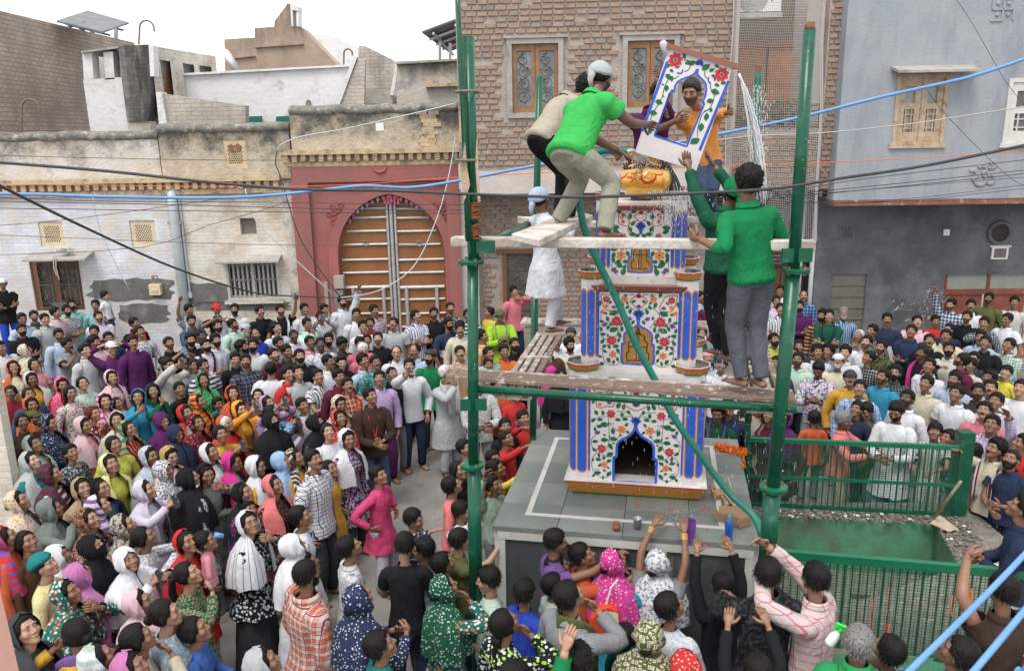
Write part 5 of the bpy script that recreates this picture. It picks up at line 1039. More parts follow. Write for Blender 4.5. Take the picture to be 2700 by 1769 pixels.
slats('slatted_walkway','long spattered slatted walkway across the tower front, under the man in green',fa,fb,wv,5,M['plankd'],M['plankm'],cross=(0,.5,1))
ga=onz(1150,912,ZS-.06); gb=onz(1247,772,ZS-.06); gw=onz(1233,918,ZS-.06)-ga
slats('slatted_walkway','slatted walkway running back along the left side of the tower under the man in white',ga,gb,(gw[0],gw[1],0),4,M['plankm'],M['plankd'],cross=(0,.55,1))
ha=onz(1208,752,3.12); hb=onz(1668,760,3.12); slats('slatted_walkway','pale slatted walkway behind the tower at its middle tier',ha,hb,(.05,.34,0),4,M['plankm'],M['plankw'])
ia=onz(1735,945,ZS-.06); ib=onz(1700,775,ZS-.06); slats('slatted_walkway','slatted walkway running back along the right side of the tower',ia,ib,(.34,-.06,0),4,M['plankm'],M['plankd'])
for (x,y,Y) in ((1118,574,YL),(1852,593,YR),(1100,940,YL)):
    c=Dm(x,y,Y-.03); q=MB(); q.box((c[0]-.11,c[1]-.01,c[2]-.05),(c[0]+.11,c[1]+.015,c[2]+.05)); q.build('clamp_plate',M['gpaint'],pl if x<1500 else prt)
# ================================================================== green tank with railings
tk=thing('water_tank','green washed cement tank with rubble on its rim, right of the plinth','tank',(0,0,0))
RZ_=.74
def R2(x,y,z): return atZ(1800+x/2.33,1100+y/2.33,z)
ofL,ofR=R2(380,540,RZ_),R2(1650,612,RZ_); inL,inR=R2(400,585,RZ_),R2(1552,642,RZ_)
nfL=V(2.0,6.42,0); nfR=V(5.2,5.95,0)
nl=V(2.45,6.75,0); nr=R2(1700,905,RZ_)
rimR=R2(1860,905,RZ_); backR=R2(1690,640,RZ_)
def zed(p,z): return V(p[0],p[1],z)
inner=[zed(nl,0),zed(nr,0),zed(inR,0),zed(inL,0)]; outer=[zed(nfL,0),V(nr[0]+.75,nfR[1]+.1,0),V(backR[0]+.35,backR[1]+.5,0),V(ofL[0],ofL[1]+.1,0)]
q=MB()
for i in range(4):
    j=(i+1)%4; q.add([zed(outer[i],RZ_),zed(outer[j],RZ_),zed(inner[j],RZ_-.02),zed(inner[i],RZ_-.02)],[(0,1,2,3)])
q.build('rim',M['debris'],tk)
q=MB()
for i in range(4):
    j=(i+1)%4; q.add([zed(inner[i],RZ_-.02),zed(inner[j],RZ_-.02),zed(inner[j],.02),zed(inner[i],.02)],[(0,1,2,3)])
q.build('inner_wall',M['gwash'],tk)
q=MB()
for i in range(4):
    j=(i+1)%4; q.add([zed(outer[i],0),zed(outer[j],0),zed(outer[j],RZ_),zed(outer[i],RZ_)],[(0,1,2,3)])
q.build('outer_wall',M['gwash'],tk)
q=MB(); q.add([zed(p,.03) for p in inner],[(0,1,2,3)]); q.build('tank_floor',M['debris'],tk)
rr=np.random.default_rng(8); q=MB(); k=MB()
for i in range(1300):
    if i<650: a=rr.random(); p=zed(ofL*(1-a)+ofR*a,RZ_)+V(rr.normal(0,.03),rr.uniform(-.28,.0),0)
    elif i<950: a=rr.random(); p=zed(inR*(1-a)+nr*a,RZ_)+V(rr.uniform(0,.4),rr.normal(0,.05),0)
    else: p=V(rr.uniform(2.6,4.6),rr.uniform(6.8,7.6),.04)
    s_=rr.uniform(.005,.02); (q if i%16 else k).box(tuple(p-V(s_,s_*.7,0)),tuple(p+V(s_,s_*.7,s_*.9)))
o=q.build('rubble',M['debris']); tag(o,'loose grey rubble and grit scattered on the tank rim and floor','rubble'); o['kind']='stuff'
o=k.build('paint_chips',M['whiteplastic']); tag(o,'white flakes scattered on the tank rim and floor','debris'); o['kind']='stuff'
def railing(label,A,B,z0,z1,m_,toph,nb,mid=None,mesh=True,endpost=None):
    A=V(A[0],A[1],0);B=V(B[0],B[1],0);d=nrm(B-A);L_=np.linalg.norm(B-A); t=thing('mesh_railing',label,'railing',(A[0],A[1],0),math.atan2(d[1],d[0]),'green mesh railings round the tank')
    q=MB(); q.box((0,-.03,z1-toph),(L_,.03,z1)); q.build('top_rail',m_,t); q=MB(); q.box((0,-.02,z0),(L_,.02,z0+.035)); q.build('bottom_rail',M['gpaint'],t)
    if mid: q=MB(); q.box((0,-.03,mid-.02),(L_,-.011,mid+.02)); q.build('middle_rail',M['gpaintL'],t)
    for i in range(nb+1):
        x=L_*i/nb; w_=.018 if i%5==0 else .008; q=MB(); q.box((x-w_/2,-.012,z0+.035),(x+w_/2,.010,z1-toph)); q.build('upright',M['gpaint'],t)
    q=MB(); z=z0+.04
    while z<z1-toph: q.box((0,.013,z-.0022),(L_,.0165,z+.0022)); z+=.028
    x=0
    while x<L_: q.box((x-.0018,.017,z0),(x+.0018,.0195,z1-toph)); x+=.035
    q.build('wire_mesh',M['gpaintL'],t); return t
railing('far green mesh railing with people leaning on it, behind the tank',R2(372,545,RZ_),R2(1645,612,RZ_)-V(.0,0,0),RZ_+.02,1.66,M['gpaintL'],.05,34,mid=1.16)
na=atZ(1800*1.135,1278*1.135,1.65); nb_=atZ(2379*1.135,1326*1.135,1.65); na=na-(nb_-na)*.02
railing('near green mesh railing with coloured threads tied to it, in front of the tank',na,nb_+(nb_-na)*.25,RZ_-.03,1.66,M['gpaintL'],.075,40)
cpost=R2(1690,600,RZ_); q=MB(); q.box((cpost[0]-.08,cpost[1]-.03,RZ_),(cpost[0]+.08,cpost[1]+.13,1.80)); tag(q.build('square_post',M['gpaint']),'square green post at the far right corner of the tank railing','post')
rr=random.Random(3); cols=['forange','fred','marigold','forange','fred','tochre']
ndir=nrm(nb_-na)
for i in range(22):
    x=rr.uniform(.35,2.6); p=na+ndir*x; z=rr.uniform(1.0,1.5); L_=rr.uniform(.05,.26); q=MB(); q.tube([(p[0],p[1]-.02,z),(p[0]+rr.uniform(-.01,.01),p[1]-.03,z-L_/2),(p[0]+rr.uniform(-.02,.02),p[1]-.025,z-L_)],rr.uniform(.003,.008),4); o=q.build('tied_thread',M[cols[i%6]]); tag(o,'coloured prayer thread tied on the near green railing','thread','coloured threads tied on the near railing')
# ================================================================== wires
def wire(name,label,pts,rad,m_,cat='cable',n=6,sub_=6):
    P=[atY(x*1.135,y*1.135,Y) for x,y,Y in pts]; Q=[]
    for i in range(len(P)-1):
        p0=P[max(i-1,0)];p1=P[i];p2=P[i+1];p3=P[min(i+2,len(P)-1)]
        for k in range(sub_):
            t=k/sub_; Q.append(.5*((2*p1)+(-p0+p2)*t+(2*p0-5*p1+4*p2-p3)*t*t+(-p0+3*p1-3*p2+p3)*t**3))
    Q.append(P[-1]); q=MB(); q.tube(Q,rad,n); o=q.build(name,m_,smooth=True); tag(o,label,cat); return o
wire('overhead_cable','thick black overhead cable crossing the whole street in front of the scaffold',[(-40,375,5.2),(0,378,5.2),(250,398,5.2),(500,425,5.2),(700,440,5.2),(900,443,5.1),(1110,452,5.05),(1340,458,5.0),(1600,450,5.0),(1800,438,5.0),(1950,415,5.1),(2150,385,5.2),(2379,338,5.3),(2420,328,5.3)],.0105,M['black'])
wire('overhead_cable','thick black cable sagging steeply from the upper left towards the red gateway',[(-40,412,5.5),(0,432,5.7),(200,530,7.),(400,620,8.6),(550,670,10.5),(640,686,12.5),(790,692,16.5)],.0115,M['black'])
wire('overhead_cable','thin grey cable rising from the crowd past the right half of the gate',[(790,692,16.5),(880,675,16.9),(960,620,17.4),(1010,520,17.8),(1040,420,18.2),(1058,320,18.5)],.012,M['pipegrey'])
wire('blue_conduit','long pale blue conduit crossing the street behind the scaffold',[(-40,449,10.5),(0,450,10.5),(100,452,10.5),(250,457,10.5),(500,460,10.5),(650,452,10.5),(760,440,10.6),(850,432,10.7),(950,436,10.8),(1060,421,10.8),(1240,386,10.8),(1500,345,10.7),(1680,310,10.5),(1850,275,10.2),(2050,225,10),(2250,180,10),(2379,138,10),(2430,120,10)],.022,M['bluecable'])
wire('orange_cord','thin orange cord strung across the street',[(0,428,11),(690,434,11),(1066,412,11),(1340,398,11),(1700,385,11),(2000,374,11),(2379,352,11)],.005,M['orange'],'cord',4,3)
TWs=[[(0,459),(250,468),(600,470),(1090,476),(1400,470),(1750,455),(1990,418),(2379,372)],[(0,468),(400,476),(800,486),(1090,488),(1500,478),(1900,445),(2379,396)],[(0,484),(600,492),(1090,496),(1500,486),(1900,452),(2379,404)],[(0,362),(560,373),(1060,366),(1400,352)],[(0,546),(500,566),(900,570),(1090,556)],[(0,524),(200,505),(560,455),(640,440)],[(0,592),(330,575),(480,525),(620,485),(700,455)],[(1750,462),(2000,442),(2379,412)],[(1900,478),(2150,458),(2379,430)],[(1750,466),(2060,470),(2379,438)],[(1480,460),(1700,474),(2379,462)],[(1100,600),(1500,598),(1880,578),(2379,570)],[(215,455),(228,520),(262,600),(300,672)],[(570,440),(585,500),(640,560),(780,690)],[(645,350),(640,380),(655,420),(700,560),(790,690)],[(2222,0),(2262,60),(2330,180),(2379,245)],[(2140,190),(2200,270),(2330,400),(2379,432)]]
labs=['topmost of the three thin wires sagging together across the left houses','middle one of the three thin wires sagging together across the left houses','lowest of the three thin wires sagging together across the left houses','thin wire running over the parapet lattice','thin wire crossing the small cream lattices','thin wire slanting up from the left edge to the lattice parapet','thin wire looping from the left edge past the drain pipe','thin wire over the rusty beam of the blue house, upper one','thin wire rising below the relief sign on the blue house','thin wire just above the rusty beam','thin wire along the rusty beam behind the tower','thin wire across the dark cement ground floor','thin wire hanging down the white wall to the meter box','thin wire hanging beside the white barred window to the gate','grey wire running down the left edge of the red gate surround','thin wire dropping from the top past the pale right-hand window','thin wire slanting down across the brown shuttered window']
for i,(P,l) in enumerate(zip(TWs,labs)): wire('thin_wire',l,[(x,y,12.5 if i<12 and i not in (4,) else (17.6 if i in(12,13,14) else 14)) for x,y in P],.006 if i<3 else .0045 if i not in (12,13,14) else .012,M['thinwire'] if i not in (12,13) else M['pipegrey'],'wire',4,3)
wire('overhead_cable','grey wrapped cable crossing the netted balcony and the brown shuttered window',[(1640,330,13),(1750,316,13),(1900,310,13),(2100,290,13),(2250,268,13),(2379,248,13),(2420,242,13)],.009,M['net'],n=5)
wire('grey_cable','grey cable drooping over the parapet above the gate',[(645,350,17.5),(655,335,17.5),(700,318,17.7),(800,300,17.9),(900,278,18.1),(1000,255,18.2),(1060,240,18.2)],.013,M['pipegrey'])
wire('blue_conduit','pale blue conduit in the near foreground, upper of the two at the bottom right',[(2085,1585,2.3),(2240,1432,2.5),(2340,1330,2.7),(2420,1245,2.9)],.0115,M['bluecable'])
wire('blue_conduit','pale blue conduit in the near foreground, lower of the two at the bottom right',[(2240,1585,2.1),(2320,1490,2.2),(2420,1370,2.35)],.0105,M['bluecable'])
wire('pale_stay_wire','thin pale wire above the roofs beside the slim pole top',[(1062,5,6.3),(1068,60,6.3)],.003,M['thinwire'],n=4)
# ---- foreground wall ends
q=MB(); P=[Dm(-300,1180,1.3),Dm(-12,1320,1.3),Dm(54,1600,1.3),Dm(70,1700,1.3),Dm(-300,1700,1.3)]; q.prism([(p[0],p[2]) for p in P],(0,1.3,0),(1,0,0),(0,0,1),(0,-.5,0)); tag(q.build('parapet_end',M['peach']),'peach painted wall edge in the near bottom left corner','wall')
a=Dm(3,846,9.3); q=MB(); q.box((a[0]-2.5,9.3,0),(a[0]-.12,9.45,a[2])); tag(q.build('brick_pier',M['lbrick']),'whitewashed brick wall end at the left edge beside the women','wall')

q=MB(); a=R2(1075,1185,.62);b=R2(1835,1250,.62)
t=thing('rusty_bench','brown bench frame lying inside the tank behind the near railing','bench')
for n_,P,Qq in (('rail',a,b),('rail',a+V(.05,.28,0),b+V(.05,.28,0)),('leg',a,a*V(1,1,0)+V(0,0,.05)),('leg',b,b*V(1,1,0)+V(0,0,.05)),('leg',(a+b)/2,((a+b)/2)*V(1,1,0)+V(0,0,.05)),('rail',a-V(0,0,.32),b-V(0,0,.32))): q=MB(); q.bar(P,Qq,.05,.05); q.build(n_,M['iron'],t)

q=MB(); rr=np.random.default_rng(31)
for (x0,y0,x1,y1,Y,r) in ((1098,600,1104,1380,YL,.043),(1843,640,1790,1300,YR,.05),(1110,903,1845,949,(YL+YR)/2,.034),(1878,90,1846,600,YR,.044)):
    for i in range(15):
        t=rr.random(); c=Dm(x0+(x1-x0)*t,y0+(y1-y0)*t,Y if Y!=(YL+YR)/2 else YL+(YR-YL)*t+.02); a=-math.pi/2+rr.normal(0,.7); s_=rr.uniform(.0015,.005)*(1.9 if i%9==0 else 1)
        if y1-y0>100: p=c+V(math.cos(a)*(r+.003),math.sin(a)*(r+.003),0); u1_=V(-math.sin(a),math.cos(a),0); u2_=V(0,0,1.6)
        else: p=c+V(0,math.sin(a)*(r+.002),math.cos(a)*(r+.002)); u1_=V(1.5,0,0); u2_=V(0,math.cos(a),-math.sin(a))
        w5=rr.uniform(.3,1.3,5); q.add([p-u1_*s_*w5[0],p+u2_*s_*w5[1]+u1_*s_*.4,p+u1_*s_*w5[2],p-u2_*s_*w5[3]*1.5],[(0,1,2,3)])
o=q.build('lime_splashes',M['marble']); tag(o,'white lime splashes stuck on the green scaffold pipes','splashes'); o['kind']='stuff'
# ================================================================== people
def _smin(a,b,k): h=np.clip(.5+.5*(b-a)/k,0,1); return b*(1-h)+a*h-k*h*(1-h)
def _ell(p,c,r): q=(p-np.array(c))/np.array(r); l=np.linalg.norm(q,axis=-1); return (l-1)*min(r)
def _cap(p,a,b,ra,rb):
    a=np.array(a);b=np.array(b);ab=b-a; t=np.clip(((p-a)@ab)/(ab@ab),0,1); return np.linalg.norm(p-a-t[...,None]*ab,axis=-1)-(ra+(rb-ra)*t)
HV=[dict(jw=1,nl=1,ck=1,fc=0),dict(jw=1.1,nl=1.12,ck=1.05,fc=.004),dict(jw=.92,nl=.92,ck=.95,fc=-.003),dict(jw=.88,nl=.8,ck=1.04,fc=-.004)]
def head_sdf(p,v):
    h=HV[v]; x=p.copy(); x[...,0]=np.abs(x[...,0])
    d=_ell(x,(0,-.016,.028),(.077,.094,.090)); d=_smin(d,_ell(x,(0,.016,-.042),(.058*h['jw'],.064,.066)),.035)
    d=_smin(d,_ell(x,(0,.064,-.088),(.024*h['jw'],.022,.018)),.03)
    d=_smin(d,_ell(x,(.040,.058,-.018),(.026*h['ck'],.022,.024)),.02)
    d=_smin(d,_ell(x,(.026,.072,.032),(.030,.014,.010)),.014)
    d=-_smin(-d,_ell(x,(.033,.098,.010),(.020,.017,.013)),.012)
    d=_smin(d,_ell(x,(.032,.070,.010),(.015,.013,.011)),.004)
    n=h['nl']; d=_smin(d,_cap(x,(0,.080,.018),(0,.088+.018*n,-.022),.008,.0125*n),.010); d=_smin(d,_ell(x,(.012,.088,-.026),(.009,.010,.008)),.006)
    d=_smin(d,_ell(x,(0,.083,-.050),(.024,.011,.0065)),.006); d=_smin(d,_ell(x,(0,.082,-.060),(.020,.010,.007)),.006)
    d=_smin(d,_ell(x,(.079,-.010,-.004),(.010,.018,.030)),.008)
    return d
def head_r(dirs,v):
    r=np.full(dirs.shape[:-1],.20)
    for _ in range(26): r=r-head_sdf(dirs*r[...,None],v)*.8; r=np.maximum(r,.02)
    return r
def dirs(th,ph): return np.stack([np.sin(th)*np.cos(ph),np.cos(th)*np.cos(ph),np.sin(ph)],-1)   # th 0 = face, + to its right hand (+x)
_hc={}
def headgrid(v,lod):
    k=(v,lod)
    if k in _hc: return _hc[k]
    nt_,np_=((56,40) if lod else (34,25)); t=np.linspace(-np.pi,np.pi,nt_+1)[:-1]; th=t-.52*np.sin(t)
    s=np.linspace(-1,1,np_); ph=np.radians(-72)+ (np.radians(90-(-72)))*(s+1)/2; ph=ph-np.radians(11)*np.sin((ph+.25)*1.9)*.6; ph[-1]=np.pi/2-.001; ph=np.clip(ph,-1.3,np.pi/2-.001); ph=np.sort(ph)
    TH,PH=np.meshgrid(th,ph); Dd=dirs(TH,PH); r=head_r(Dd,v); nn_=TH.shape[1]
    f=[(i*nn_+j,(i+1)*nn_+j,(i+1)*nn_+(j+1)%nn_,i*nn_+(j+1)%nn_) for i in range(TH.shape[0]-1) for j in range(nn_)]
    _hc[k]=(TH,PH,Dd,r,f); return _hc[k]
_sc={}
def surf(th,ph,v,off=0):
    th=np.asarray(th,float);ph=np.asarray(ph,float); d=dirs(th,ph); return d*(head_r(d,v)+off)[...,None]
def sst(a,b,x): t=np.clip((x-a)/(b-a),0,1); return t*t*(3-2*t)
class PM(MB):      # mesh with a per-vertex feature colour (rgb + weight)
    def __init__(s): super().__init__(); s.c=[]
    def addc(s,v,f,col=(1,1,1,0)): 
        n0=s.n; s.add(v,f); 
        c=np.asarray(col,float); s.c.append(np.broadcast_to(c,(s.n-n0,4)) if c.ndim==1 else c); return s
    def tubec(s,pts,rad,n=8,col=(1,1,1,0),**k):
        n0=s.n; s.tube(pts,rad,n,**k); s.c.append(np.broadcast_to(np.asarray(col,float),(s.n-n0,4)))
    def buildc(s,name,m_,parent):
        o=s.build(name,m_,parent,smooth=True); me=o.data; C=np.concatenate(s.c).astype(np.float32)
        if len(C)==len(me.vertices): at=me.color_attributes.new('feat','FLOAT_COLOR','POINT'); at.data.foreach_set('color',C.ravel())
        return o
def _attr(t,name,typ='OBJECT'): n=_n(t,'ShaderNodeAttribute'); n.attribute_type=typ; n.attribute_name=name; return n
def skinmat():
    M_=bpy.data.materials.new('skin'); M_.use_nodes=True; t=M_.node_tree; b=t.nodes['Principled BSDF']; L=t.links.new
    oi=_n(t,'ShaderNodeObjectInfo'); ft=_attr(t,'feat','GEOMETRY'); nz=_n(t,'ShaderNodeTexNoise'); nz.inputs['Scale'].default_value=22; nz.inputs['Detail'].default_value=4
    co=_n(t,'ShaderNodeTexCoord'); L(co.outputs['Object'],nz.inputs['Vector']); mr=_n(t,'ShaderNodeMapRange'); mr.inputs[3].default_value=.80; mr.inputs[4].default_value=1.2; L(nz.outputs['Fac'],mr.inputs[0])
    mm=_n(t,'ShaderNodeVectorMath',operation='SCALE'); L(oi.outputs['Color'],mm.inputs[0]); L(mr.outputs[0],mm.inputs['Scale'])
    mx=_n(t,'ShaderNodeMixRGB'); L(ft.outputs['Alpha'],mx.inputs[0]); L(mm.outputs[0],mx.inputs[1]); L(ft.outputs['Color'],mx.inputs[2]); L(mx.outputs[0],b.inputs['Base Color'])
    b.inputs['Roughness'].default_value=.48; b.inputs['Subsurface Weight'].default_value=.08; b.inputs['Subsurface Radius'].default_value=(.02,.008,.004); b.inputs['Subsurface Scale'].default_value=.5
    return M_
SKINM=skinmat()
def hairmat():
    M_=bpy.data.materials.new('hair'); M_.use_nodes=True; t=M_.node_tree; b=t.nodes['Principled BSDF']; L=t.links.new
    oi=_n(t,'ShaderNodeObjectInfo'); co=_n(t,'ShaderNodeTexCoord'); mp=_n(t,'ShaderNodeMapping'); mp.inputs['Scale'].default_value=(1,1,.35); L(co.outputs['Object'],mp.inputs[0])
    nz=_n(t,'ShaderNodeTexNoise'); nz.inputs['Scale'].default_value=95; nz.inputs['Detail'].default_value=5; L(mp.outputs[0],nz.inputs['Vector'])
    mr=_n(t,'ShaderNodeMapRange'); mr.inputs[1].default_value=.3; mr.inputs[2].default_value=.7; mr.inputs[3].default_value=.4; mr.inputs[4].default_value=1.7; L(nz.outputs['Fac'],mr.inputs[0])
    mm=_n(t,'ShaderNodeVectorMath',operation='SCALE'); L(oi.outputs['Color'],mm.inputs[0]); L(mr.outputs[0],mm.inputs['Scale']); L(mm.outputs[0],b.inputs['Base Color'])
    bp=_n(t,'ShaderNodeBump'); bp.inputs['Strength'].default_value=.9; bp.inputs['Distance'].default_value=.01; L(nz.outputs['Fac'],bp.inputs['Height']); L(bp.outputs[0],b.inputs['Normal'])
    b.inputs['Roughness'].default_value=.5; b.inputs['Specular IOR Level'].default_value=.16; return M_
HAIRM=hairmat()
def clothmat(kind):
    """cloth: colour 1 from the object colour, colour 2 from the object's own col2 value"""
    M_=bpy.data.materials.new('cloth_'+kind); M_.use_nodes=True; t=M_.node_tree; b=t.nodes['Principled BSDF']; L=t.links.new
    oi=_n(t,'ShaderNodeObjectInfo'); c2=_attr(t,'col2'); c3=_attr(t,'col3'); co=_n(t,'ShaderNodeTexCoord'); sp=_n(t,'ShaderNodeSeparateXYZ'); L(co.outputs['Object'],sp.inputs[0])
    def math_(op,a,b_=None,c=None):
        n=_n(t,'ShaderNodeMath',operation=op)
        for i,v in enumerate((a,b_,c)):
            if v is None: continue
            if isinstance(v,(int,float)): n.inputs[i].default_value=v
            else: L(v,n.inputs[i])
        return n.outputs[0]
    def stripe(ax,per,w_): f=math_('FRACT',math_('MULTIPLY',ax,1/per)); return math_('LESS_THAN',f,w_)
    base=oi.outputs['Color']; out=base; fac=None
    ang=math_('ARCTAN2',sp.outputs['X'],math_('ADD',sp.outputs['Y'],.0)); xs=math_('ADD',sp.outputs['X'],math_('MULTIPLY',sp.outputs['Y'],.35))
    def mix(f,a,c): n=_n(t,'ShaderNodeMixRGB'); L(f,n.inputs[0]) if not isinstance(f,float) else setattr(n.inputs[0],'default_value',f); L(a,n.inputs[1]); L(c,n.inputs[2]); return n.outputs[0]
    if kind=='vstripe': out=mix(stripe(xs,.045,.35),base,c2.outputs['Color'])
    elif kind=='lines': out=mix(stripe(ang,.24,.10),base,c2.outputs['Color'])
    elif kind=='hstripe': out=mix(stripe(sp.outputs['Z'],.075,.42),base,c2.outputs['Color'])
    elif kind=='finestripe': out=mix(stripe(sp.outputs['Z'],.03,.5),base,c2.outputs['Color'])
    elif kind=='plaid':
        a=stripe(xs,.07,.42); c=stripe(sp.outputs['Z'],.07,.42); s_=math_('MULTIPLY',math_('ADD',a,c),.5); out=mix(s_,base,c2.outputs['Color'])
        a=stripe(math_('ADD',xs,.012),.07,.10); c=stripe(math_('ADD',sp.outputs['Z'],.012),.07,.10); out=mix(math_('MAXIMUM',a,c),out,c3.outputs['Color'])
    elif kind=='check':
        a=stripe(xs,.045,.14); c=stripe(sp.outputs['Z'],.045,.14); out=mix(math_('MAXIMUM',a,c),base,c2.outputs['Color'])
    elif kind in('dots','floral','geo','blotch'):
        sc={'dots':40,'floral':34,'geo':34,'blotch':11}[kind]
        vo=_n(t,'ShaderNodeTexVoronoi'); vo.inputs['Scale'].default_value=sc; L(co.outputs['Object'],vo.inputs['Vector'])
        if kind=='geo': vo.distance='CHEBYCHEV'; vo.inputs['Randomness'].default_value=.35
        if kind=='blotch':
            nz2=_n(t,'ShaderNodeTexNoise'); nz2.inputs['Scale'].default_value=34; nz2.inputs['Detail'].default_value=5; L(co.outputs['Object'],nz2.inputs['Vector']); mr2=_n(t,'ShaderNodeMapRange'); mr2.inputs[1].default_value=.5; mr2.inputs[2].default_value=.58; L(nz2.outputs['Fac'],mr2.inputs[0]); out=mix(mr2.outputs[0],base,c2.outputs['Color'])
        else:
            th={'dots':.26,'floral':.42,'geo':.36}[kind]; f=math_('LESS_THAN',vo.outputs['Distance'],th); out=mix(f,base,c2.outputs['Color'])
            if kind=='floral': sc_=_n(t,'ShaderNodeSeparateColor'); L(vo.outputs['Color'],sc_.inputs[0]); g_=math_('MULTIPLY',f,math_('GREATER_THAN',sc_.outputs[0],.55)); out=mix(g_,out,c3.outputs['Color'])
            if kind=='geo': f2=math_('LESS_THAN',vo.outputs['Distance'],.17); out=mix(f2,out,base)
    elif kind=='tri': # white, second, third colour block bands by height
        z=sp.outputs['Z']; hh=c2.outputs['Color']; out=mix(math_('LESS_THAN',z,1.22),base,c2.outputs['Color']); out=mix(math_('LESS_THAN',z,1.08),out,c3.outputs['Color'])
    nz=_n(t,'ShaderNodeTexNoise'); nz.inputs['Scale'].default_value=7; nz.inputs['Detail'].default_value=5; L(co.outputs['Object'],nz.inputs['Vector'])
    mr=_n(t,'ShaderNodeMapRange'); mr.inputs[3].default_value=.86; mr.inputs[4].default_value=1.14; L(nz.outputs['Fac'],mr.inputs[0]); mm=_n(t,'ShaderNodeVectorMath',operation='SCALE'); L(out,mm.inputs[0]); L(mr.outputs[0],mm.inputs['Scale']); L(mm.outputs[0],b.inputs['Base Color'])
    mp=_n(t,'ShaderNodeMapping'); mp.inputs['Scale'].default_value=(1,1,.55); mp.inputs['Rotation'].default_value=(.3,.5,0); L(co.outputs['Object'],mp.inputs[0])
    nb=_n(t,'ShaderNodeTexNoise'); nb.inputs['Scale'].default_value=9; nb.inputs['Detail'].default_value=4; nb.inputs['Distortion'].default_value=1.6; L(mp.outputs[0],nb.inputs['Vector'])
    bp=_n(t,'ShaderNodeBump'); bp.inputs['Strength'].default_value=.6; bp.inputs['Distance'].default_value=.04; L(nb.outputs['Fac'],bp.inputs['Height']); L(bp.outputs[0],b.inputs['Normal'])
    b.inputs['Roughness'].default_value=.85; b.inputs['Specular IOR Level'].default_value=.08; return M_
CM={k:clothmat(k) for k in ('plain','vstripe','hstripe','finestripe','plaid','check','dots','floral','geo','blotch','tri','lines')}
CC=dict(wht=(.70,.71,.76),off=(.62,.60,.56),blk=(.014,.014,.017),char=(.045,.046,.052),gry=(.25,.26,.28),lgr=(.46,.48,.50),nvy=(.022,.032,.075),blu=(.04,.12,.42),rbl=(.015,.06,.50),sky=(.30,.48,.74),pbl=(.42,.52,.68),den=(.05,.085,.15),lden=(.25,.34,.42),
 pnk=(.75,.30,.38),hpk=(.75,.055,.20),mag=(.62,.02,.26),rose=(.62,.16,.21),cor=(.78,.19,.19),lpk=(.76,.50,.55),red=(.60,.022,.022),dred=(.25,.012,.03),mar=(.10,.014,.035),pur=(.085,.015,.09),vio=(.19,.09,.33),lav=(.47,.34,.60),lil=(.62,.55,.68),orc=(.55,.17,.42),
 org=(.78,.15,.02),dor=(.60,.10,.03),pch=(.72,.38,.19),pec=(.70,.48,.36),yel=(.72,.60,.04),pyl=(.70,.65,.30),mus=(.62,.33,.025),amb=(.80,.34,.01),lyl=(.52,.52,.06),grn=(.02,.34,.10),bgr=(.045,.52,.10),kgr=(.005,.22,.075),dgr=(.012,.085,.045),lim=(.38,.70,.02),pgr=(.42,.55,.45),mnt=(.50,.68,.58),olv=(.09,.10,.035),ted=(.01,.20,.20),teb=(.01,.16,.13),lte=(.25,.50,.50),cyn=(.02,.30,.50),
 cre=(.66,.60,.44),bei=(.46,.40,.31),tan=(.38,.27,.15),brn=(.085,.04,.022),dbr=(.045,.026,.02),rbr=(.16,.03,.02),kha=(.33,.32,.25),ggr=(.19,.22,.20),gold=(.48,.33,.09),mau=(.40,.22,.27))
SK=[(.30,.155,.097),(.235,.117,.072),(.37,.205,.135),(.16,.078,.048),(.46,.29,.21),(.10,.048,.031)]
for k_,c_ in list(CC.items()): m_=sum(c_)/3; CC[k_]=tuple((x*.9+m_*.1)*(.80 if max(c_)>.12 else 1.0) for x in c_)
def ik(S_,T_,l1,l2,pole_):
    d=T_-S_; L_=np.linalg.norm(d); L2=min(L_,(l1+l2)*.985); d=nrm(d); T2_=S_+d*L2; a=(l1*l1-l2*l2+L2*L2)/(2*L2); h=math.sqrt(max(l1*l1-a*a,1e-6)); p=pole_-d*np.dot(pole_,d); p=nrm(p); return S_+d*a+p*h,T2_
def crv(pts,n=7):   # rounded path through joints
    P=[V(*p) for p in pts]; out=[]
    for i in range(len(P)-1):
        p0=P[max(i-1,0)];p1=P[i];p2=P[i+1];p3=P[min(i+2,len(P)-1)]
        for k in range(n):
            t=k/n; cr=.5*((2*p1)+(-p0+p2)*t+(2*p0-5*p1+4*p2-p3)*t*t+(-p0+3*p1-3*p2+p3)*t**3); ln_=p1+(p2-p1)*t; out.append(cr*.45+ln_*.55)
    out.append(P[-1]); return np.array(out)
